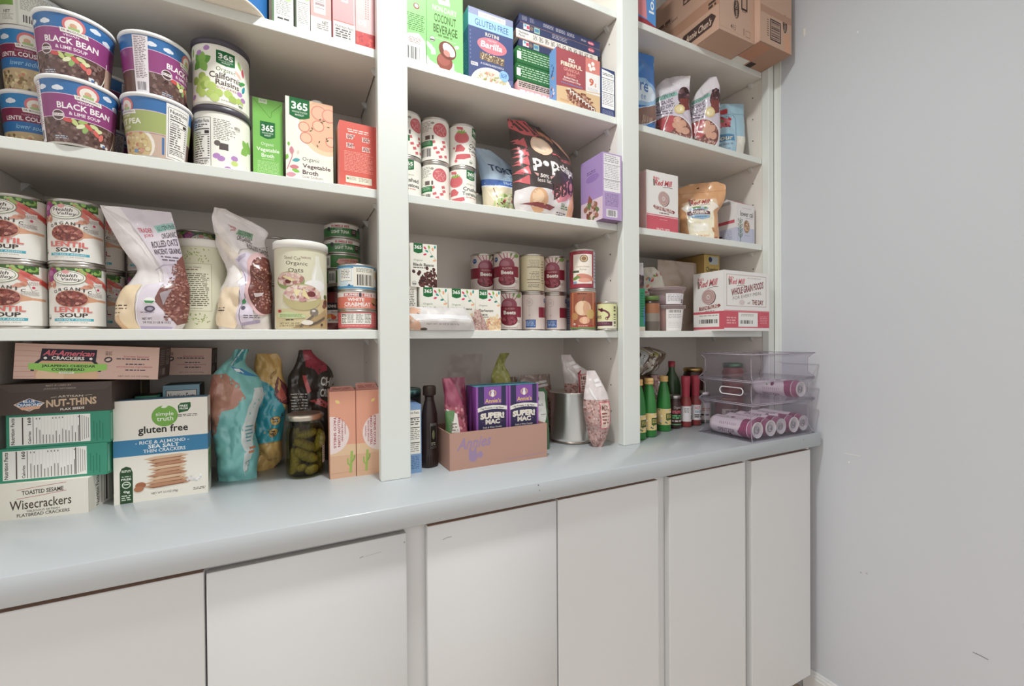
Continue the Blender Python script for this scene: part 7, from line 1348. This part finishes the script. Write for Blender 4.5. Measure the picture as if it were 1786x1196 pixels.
def flowers(A):
    A.r(0, 0, 1, 1, 'dcd8c8')
    for i in range(26): A.leaf(rnd.random(), rnd.uniform(.1, .6), .18, rnd.uniform(0, 6), rnd.choice(('d98a5c', '7aa89a', 'c9505c', '8fae6a', 'e0b090', '4a8a96')), .5)
    A.r(0, .64, 1, .36, 'c9b8a8'); A.e(.8, .75, .12, .08, 'b0404c', 14)
bag('leaf_bag', .222, [(0, -.04), (.8, -.04), (1, -.02)], [(0, .045), (.7, .045), (.9, .036), (1, .01)], [(0, .03), (.3, .05), (1, .004)], flowers, 'dcd8c8', 'd2cec0', crum=.005, seed=157, loc=(1.105, .172, Z), rz=math.radians(-40), label='cream bag printed with coloured leaves behind the deli tubs')
t = empty('spice_jar', (1.004, .066, Z), math.radians(-40), 'small dark jar with an orange band beside the deli tubs', 'jar')
b = MB(); b.lathe([(.0001, 0), (.026, 0), (.027, .002), (.027, .03, '8a7f76'), (.027, .055, '9a6444'), (.027, .085, '3a2c26'), (.024, .095, '3a2c26')], '6a6058', 'gloss', 36); b.obj('body', t); o = jar_lid(.025, .014, '5f7a3c', 'plastic').obj('lid', t); o.location = (0, 0, .094)
# ---- counter, right bay
Z = CT
def lemon_bottle(loc, lb, first=[None]):
    if first[0]: return dup(first[0], loc, math.radians(-32)+rnd.uniform(-.1, .1), lb)
    r = empty('juice_bottle', loc, math.radians(-32), lb, 'bottle', 'green lemon juice bottles'); first[0] = r
    b = MB(); b.lathe([(.0001, .002), (.018, .002), (.021, .0), (.0222, .004), (.0222, .085), (.0205, .11), (.0145, .145), (.011, .156), (.011, .165)], '2f7a36', 'gloss', 40, cap=False); b.obj('glass', r)
    b = MB(); b.lathe([(.0125, 0), (.0138, .001), (.0138, .006), (.0128, .007), (.0138, .008), (.0138, .017), (.0125, .0185), (.0001, .0185)], 'd9b070', 'plastic', 32, cap=False); o = b.obj('cap', r); o.location = (0, 0, .161)
    S = cone(.0224, .0224, .052, .022, 44); A = Art(S.W, S.H); A.r(0, 0, 1, 1, 'dcc48a')
    for i in range(46): A.leaf(rnd.uniform(.36, 1), rnd.random(), .05, rnd.uniform(0, 6), rnd.choice(('e6e4e6', '5a7a5c', 'c9c4d0', 'e9d08c', '8a90a4', 'f2f0ea', 'f2f0ea')), .6)
    A.r(.52, .28, .2, .42, '3f5a2c'); A.g(.54, .36, .16, .26, 3, 'c9b470', 1, .55); b = MB(); b.art(A, S, 'paper', base=.0003); b.obj('label', r); return r
lemon_bottle((.991, .062, Z), 'green lemon juice bottle with a tan cap, middle of the three'); lemon_bottle((1.093, .101, Z), 'green lemon juice bottle farthest right of the three'); lemon_bottle((.936, .05, Z), 'green lemon juice bottle nearly hidden by the middle upright')
def glass_jar(name, loc, r, h, col, lidc, lb, art=None, lh=.013, rz=0, group=None, m='gloss'):
    t = empty(name, loc, rz, lb, 'jar', group)
    b = MB(); b.lathe([(.0001, .001), (r-.004, .001), (r, .006), (r, h-lh-.016), (r-.004, h-lh-.005), (r-.004, h-lh+.004)], col, m, 40, cap=False)
    if art: S = cone(r+.0004, r+.0004, h-lh-.034, .012, 44); A = Art(S.W, S.H); art(A); b.art(A, S, 'paper', base=.0003)
    b.obj('body', t); o = jar_lid(r-.0015, lh, lidc).obj('lid', t); o.location = (0, 0, h-lh); return t
def salsa(A): A.t('Organic', .46, .02, .2, .16, 'c9b8b0', 0, it=.2); A.g(.42, .25, .3, .16, 2, 'c9606c', 1, .7); A.g(.42, .47, .3, .22, 2, '6ab07c', 1, .7); A.g(.42, .74, .3, .1, 1, 'c9c0b8', 1, .8); A.r(0, .93, 1, .05, '6aa878')
glass_jar('salsa_jar', (1.157, .115, Z), .0212, .112, '3c2622', 'b9b4b0', 'small dark jar with pink and green lettering beside the hot sauces', salsa, rz=math.radians(-40))
def hot(loc, lb, rz, first=[None]):
    if first[0]: return dup(first[0], loc, rz, lb)
    r = empty('hot_sauce', loc, rz, lb, 'bottle', 'red hot sauce bottles'); first[0] = r
    b = MB(); b.lathe([(.0001, .001), (.016, .001), (.018, .004), (.018, .085), (.014, .1), (.0085, .112), (.0085, .125)], '94403f', 'gloss', 36, cap=False); b.obj('bottle', r)
    b = MB(); b.lathe([(.0125, 0), (.0135, .04), (.015, .055), (.015, .072), (.013, .074), (.0001, .074)], 'b53f4f', 'plastic', 32, cap=False); o = b.obj('cap', r); o.location = (0, 0, .099)
    S = cone(.0182, .0182, .052, .02, 40); A = Art(S.W, S.H); A.r(0, 0, 1, 1, 'e3dede'); A.g(.3, .15, .14, .3, 4, '6a6a70', .9, .5); A.t('HOT', .52, .1, .16, .2, 'c9606c', .03); A.t('sauce', .52, .36, .2, .16, '6a9ab4', .02); A.g(.5, .62, .24, .26, 2, '4a464a', 1, .6); b = MB(); b.art(A, S, 'paper', base=.0003); b.obj('label', r); return r
hot((1.207, .112, Z), 'left hot sauce bottle with a tall red cap', math.radians(10)); hot((1.2595, .1165, Z), 'right hot sauce bottle with a tall red cap', math.radians(-60))
glass_jar('spread_jar', (1.3265, .138, Z), .0235, .112, '8a8480', 'e2e0e0', 'small labelled jar with a white lid beside the hot sauce', lambda A: (A.r(.3, 0, .6, 1, 'd9d4d0'), A.g(.36, .3, .3, .2, 2, 'c98a7a', 1, .6), A.g(.4, .65, .25, .12, 1, '3f3a3a', 1, .8)), .018, math.radians(-50))
# things in the shade at the back
carton('brown_box', .2, .085, .172, {'all': '4a3424'}, (1.075, .24, Z), 0, label='dark brown box at the back that the bread lies on', front=lambda A: A.r(0, 0, 1, 1, '4a3424'))
def bread_art(A):
    A.r(0, 0, 1, 1, '5a4632')
    for i in range(18): A.r(.02+i*.035, .15, .008, .55, '4a3826')
    A.p([(.44, 0), (.6, 0), (.52, .7), (.5, 1), (.36, 1), (.4, .6)], 'c2c6c4'); A.p([(.0, .72), (.5, .66), (.66, .76), (.56, 1), (0, 1)], 'b9b4a2'); A.blob(.58, .05, .42, .8, 44, .07, ['8a7a6a', 'b9b0a2', 'd9d6cc', '6a5848', 'a8a060', '9a8a80'], (.3, .7))
bag('bread_bag', .098, [(0, -.09), (.2, -.1), (.7, -.1), (1, -.085)], [(0, .05), (.2, .08), (.5, .1), (.75, .125), (.9, .09), (1, .05)], [(0, .05), (.3, .09), (.7, .085), (1, .03)], bread_art, '6a5642', '5a4a38', crum=.008, sc=.04, seed=161, loc=(1.09, .225, Z+.1735), rz=math.radians(-12), nv=22, label='dark bread loaf in a shiny clear wrapper lying on the back box')
bag('nut_bag', .175, [(0, -.03), (.7, -.03), (1, -.022)], [(0, .03), (.7, .032), (1, .026)], [(0, .03), (.5, .045), (1, .01)], nutbag(False, .95), 'b58f84', 'a5837a', crum=.006, sc=.03, seed=163, loc=(1.135, .168, Z), rz=math.radians(-40), label='brown nut bag standing behind the green juice bottles')
t = empty('dark_bottle', (1.222, .188, Z), label='dark green bottle with a red tip behind the hot sauces', cat='bottle')
b = MB(); b.lathe([(.0001, .001), (.028, .001), (.03, .004), (.03, .13), (.026, .155), (.011, .185), (.0105, .21)], '2f4a26', 'gloss', 36, cap=False); b.obj('bottle', t); b = MB(); b.lathe([(.0115, 0), (.012, .02), (.0001, .021)], '9a3440', 'plastic', 24, cap=False); o = b.obj('cap', t); o.location = (0, 0, .2)
glass_jar('dark_jar', (1.345, .2, Z), .036, .192, '3a2018', 'b99a60', 'tall dark jar with a gold lid behind the hot sauces', None, .014)
glass_jar('red_jar', (1.4405, .105, Z), .036, .211, '9a4a40', '5a8a66', 'tall red jar with a green lid seen through the clear bins', None, .016)
glass_jar('sauce_jar', (1.3675, .0785, Z), .036, .096, '6a3a30', 'b8906a', 'low jar with a coppery lid behind the clear bins', lambda A: (A.r(.3, .1, .45, .8, 'cfc2b8'), A.g(.35, .2, .3, .5, 4, '6a4a44', 1, .6)), .012)

# ---- clear stacking bins with slim cans
BX0, BX1, BY0, BY1 = 1.178, 1.4855, -.151, .034
def bin_(z, h, lb, handle=False):
    r = empty('clear_bin', ((BX0+BX1)/2, (BY0+BY1)/2, z), 0, lb, 'bin', 'clear stacking bins'); w, d = BX1-BX0, BY1-BY0; i = .014; m = 'clear_plastic'
    b = MB(); b.box(-w/2+.004, w/2-.004, -d/2+.004, d/2-.004, 0, .0024, 'ffffff', m); b.obj('base', r)
    def wall(p, q):   # flared wall: wide foot, inset middle, wide rim
        (x0, y0), (x1, y1) = p, q; L_ = math.hypot(x1-x0, y1-y0); nx, ny = (y1-y0)/L_, -(x1-x0)/L_
        prof = [(.0, .0), (-.002, .004), (-.008, .012), (-i, .03 if h > .09 else .02), (-i, h-.016), (-.006, h-.005), (.0, h-.002)]
        V = []; F = []; n = len(prof); TH_ = .0022
        for s_ in (0, 1):
            for (o, zz_) in prof:
                for (x, y), e in (((x0, y0), 1), ((x1, y1), -1)):
                    k = o-TH_*s_; V.append((x+nx*k - (x1-x0)/L_*k*e, y+ny*k - (y1-y0)/L_*k*e, zz_))
        for j in range(n-1):
            F += [(2*j, 2*j+1, 2*j+3, 2*j+2), (2*n+2*j+2, 2*n+2*j+3, 2*n+2*j+1, 2*n+2*j)]
        F += [(2*n-2, 2*n-1, 4*n-1, 4*n-2)]
        b = MB(); b.mesh(V, F, 'ffffff', m, True); b.obj('wall', r)
    c = [(-w/2, -d/2), (w/2, -d/2), (w/2, d/2), (-w/2, d/2)]
    for a in range(4): wall(c[a], c[(a+1) % 4])
    b = MB(); b.tube([(x, y, h-.001) for x, y in c+[c[0], c[1]]], .0017, 'ffffff', 'edge_plastic', 8); b.obj('rim', r)
    for sx, sy in ((-1, -1), (1, -1), (1, 1), (-1, 1)):  # thin pale tubes drawn as the bright highlight lines of the corners
        b = MB(); b.tube([(sx*w/2, sy*d/2, .002), (sx*(w/2-.008), sy*(d/2-.008), .012), (sx*(w/2-i), sy*(d/2-i), .03 if h > .09 else .02), (sx*(w/2-i), sy*(d/2-i), h-.016), (sx*(w/2-.004), sy*(d/2-.004), h-.004)], .0013, 'ffffff', 'edge_plastic', 6); b.obj('corner_edge', r)
    b = MB(); b.tube([(x, y, .0012) for x, y in c+[c[0], c[1]]], .0012, 'ffffff', 'edge_plastic', 6); b.obj('foot_edge', r)
    if handle:
        P = []
        for k in range(28):
            a = 2*PI*k/28; P.append((-w/2+.0125, -.015+(.028 if math.cos(a) > 0 else -.028)+.011*math.cos(a), h*.52+.011*math.sin(a)))
        b = MB(); b.tube(P+[P[0]], .0016, 'f2f0f2', 'plastic', 8); b.obj('handle', r)
    return r
bin_(Z, .1065, 'lowest clear bin holding a row of slim cans'); bin_(Z+.1085, .0655, 'middle clear bin with a rounded handle cut-out', True); bin_(Z+.176, .0785, 'empty clear bin on top of the stack')
def spritz(loc, lb, roll=0, first=[None]):
    if first[0]: o = dup(first[0], loc, 0, lb); o.rotation_euler = (PI/2, roll, 0); return o
    r = empty('drink_can', loc, 0, lb, 'can', 'slim pink drink cans'); first[0] = r; r.rotation_euler = (PI/2, roll, 0); R_, H_ = .0278, .15
    b = MB(); b.lathe([(.0001, .006), (.015, .004), (.02, 0), (.023, .002), (R_, .012), (R_, H_-.016, 'b0688a'), (.0235, H_-.003, 'c9c4c6'), (.0238, H_, 'd9d6d8'), (.022, H_, 'd0ccd0'), (.0205, H_-.004, 'd0ccd0'), (.0001, H_-.004, 'd0ccd0')], 'e2d6dc', 'gloss', 44, cap=False)
    S = cone(R_+.0002, R_+.0002, H_-.032, .014, 44); A = Art(S.W, S.H); A.r(0, 0, 1, 1, 'e0d2da'); A.r(0, 0, 1, .17, '9a4a70'); A.p([(.4, .17), (.6, .17), (.5, .25)], '9a4a70')
    for c_ in (.12, .5, .8): A.t('SPRITZER', c_-.03, .32, .07, .5, '7a5a70', .02, rot=1); A.g(c_-.14, .3, .05, .5, 9, 'b59aac', 1, .4); A.e(c_+.09, .5, .04, .05, '7a3f5c', 12); A.leaf(c_+.11, .65, .05, .8, '6fa06a', .5)
    b.art(A, S, 'gloss', base=.0003); b.obj('body', r)
    b = MB(); b.lathe([(.009, 0), (.0105, .0005), (.0105, .0014), (.009, .0014)], 'bdb8bc', 'metal', 24, cap=False); b.lathe([(.0001, .0016), (.004, .0016), (.004, .0004)], 'a8a4a8', 'metal', 16, cap=False); b.box(-.0045, .0045, -.011, .0, .0008, .0018, 'c2bec2', 'metal'); o = b.obj('tab', r); o.location = (0, 0, H_-.0035); return r
cz = Z+.0026+.028
spritz((1.2215, .012, cz), 'slim pink can at the left end of the lowest bin, lying on its side', 1.2)
spritz((1.2835, .012, cz), 'slim pink can second from the left in the lowest bin', 2.1); spritz((1.341, .0165, cz), 'slim pink can set back in the middle of the lowest bin', .4)
spritz((1.3985, .012, cz), 'slim pink can fourth from the left in the lowest bin', 3.0); spritz((1.4555, .0165, cz), 'slim pink can at the right end of the lowest bin', 4.2)
spritz((1.435, .012, Z+.1085+.0026+.028), 'single slim pink can lying in the middle bin', 2.6)
SC.cycles.transparent_max_bounces = 40
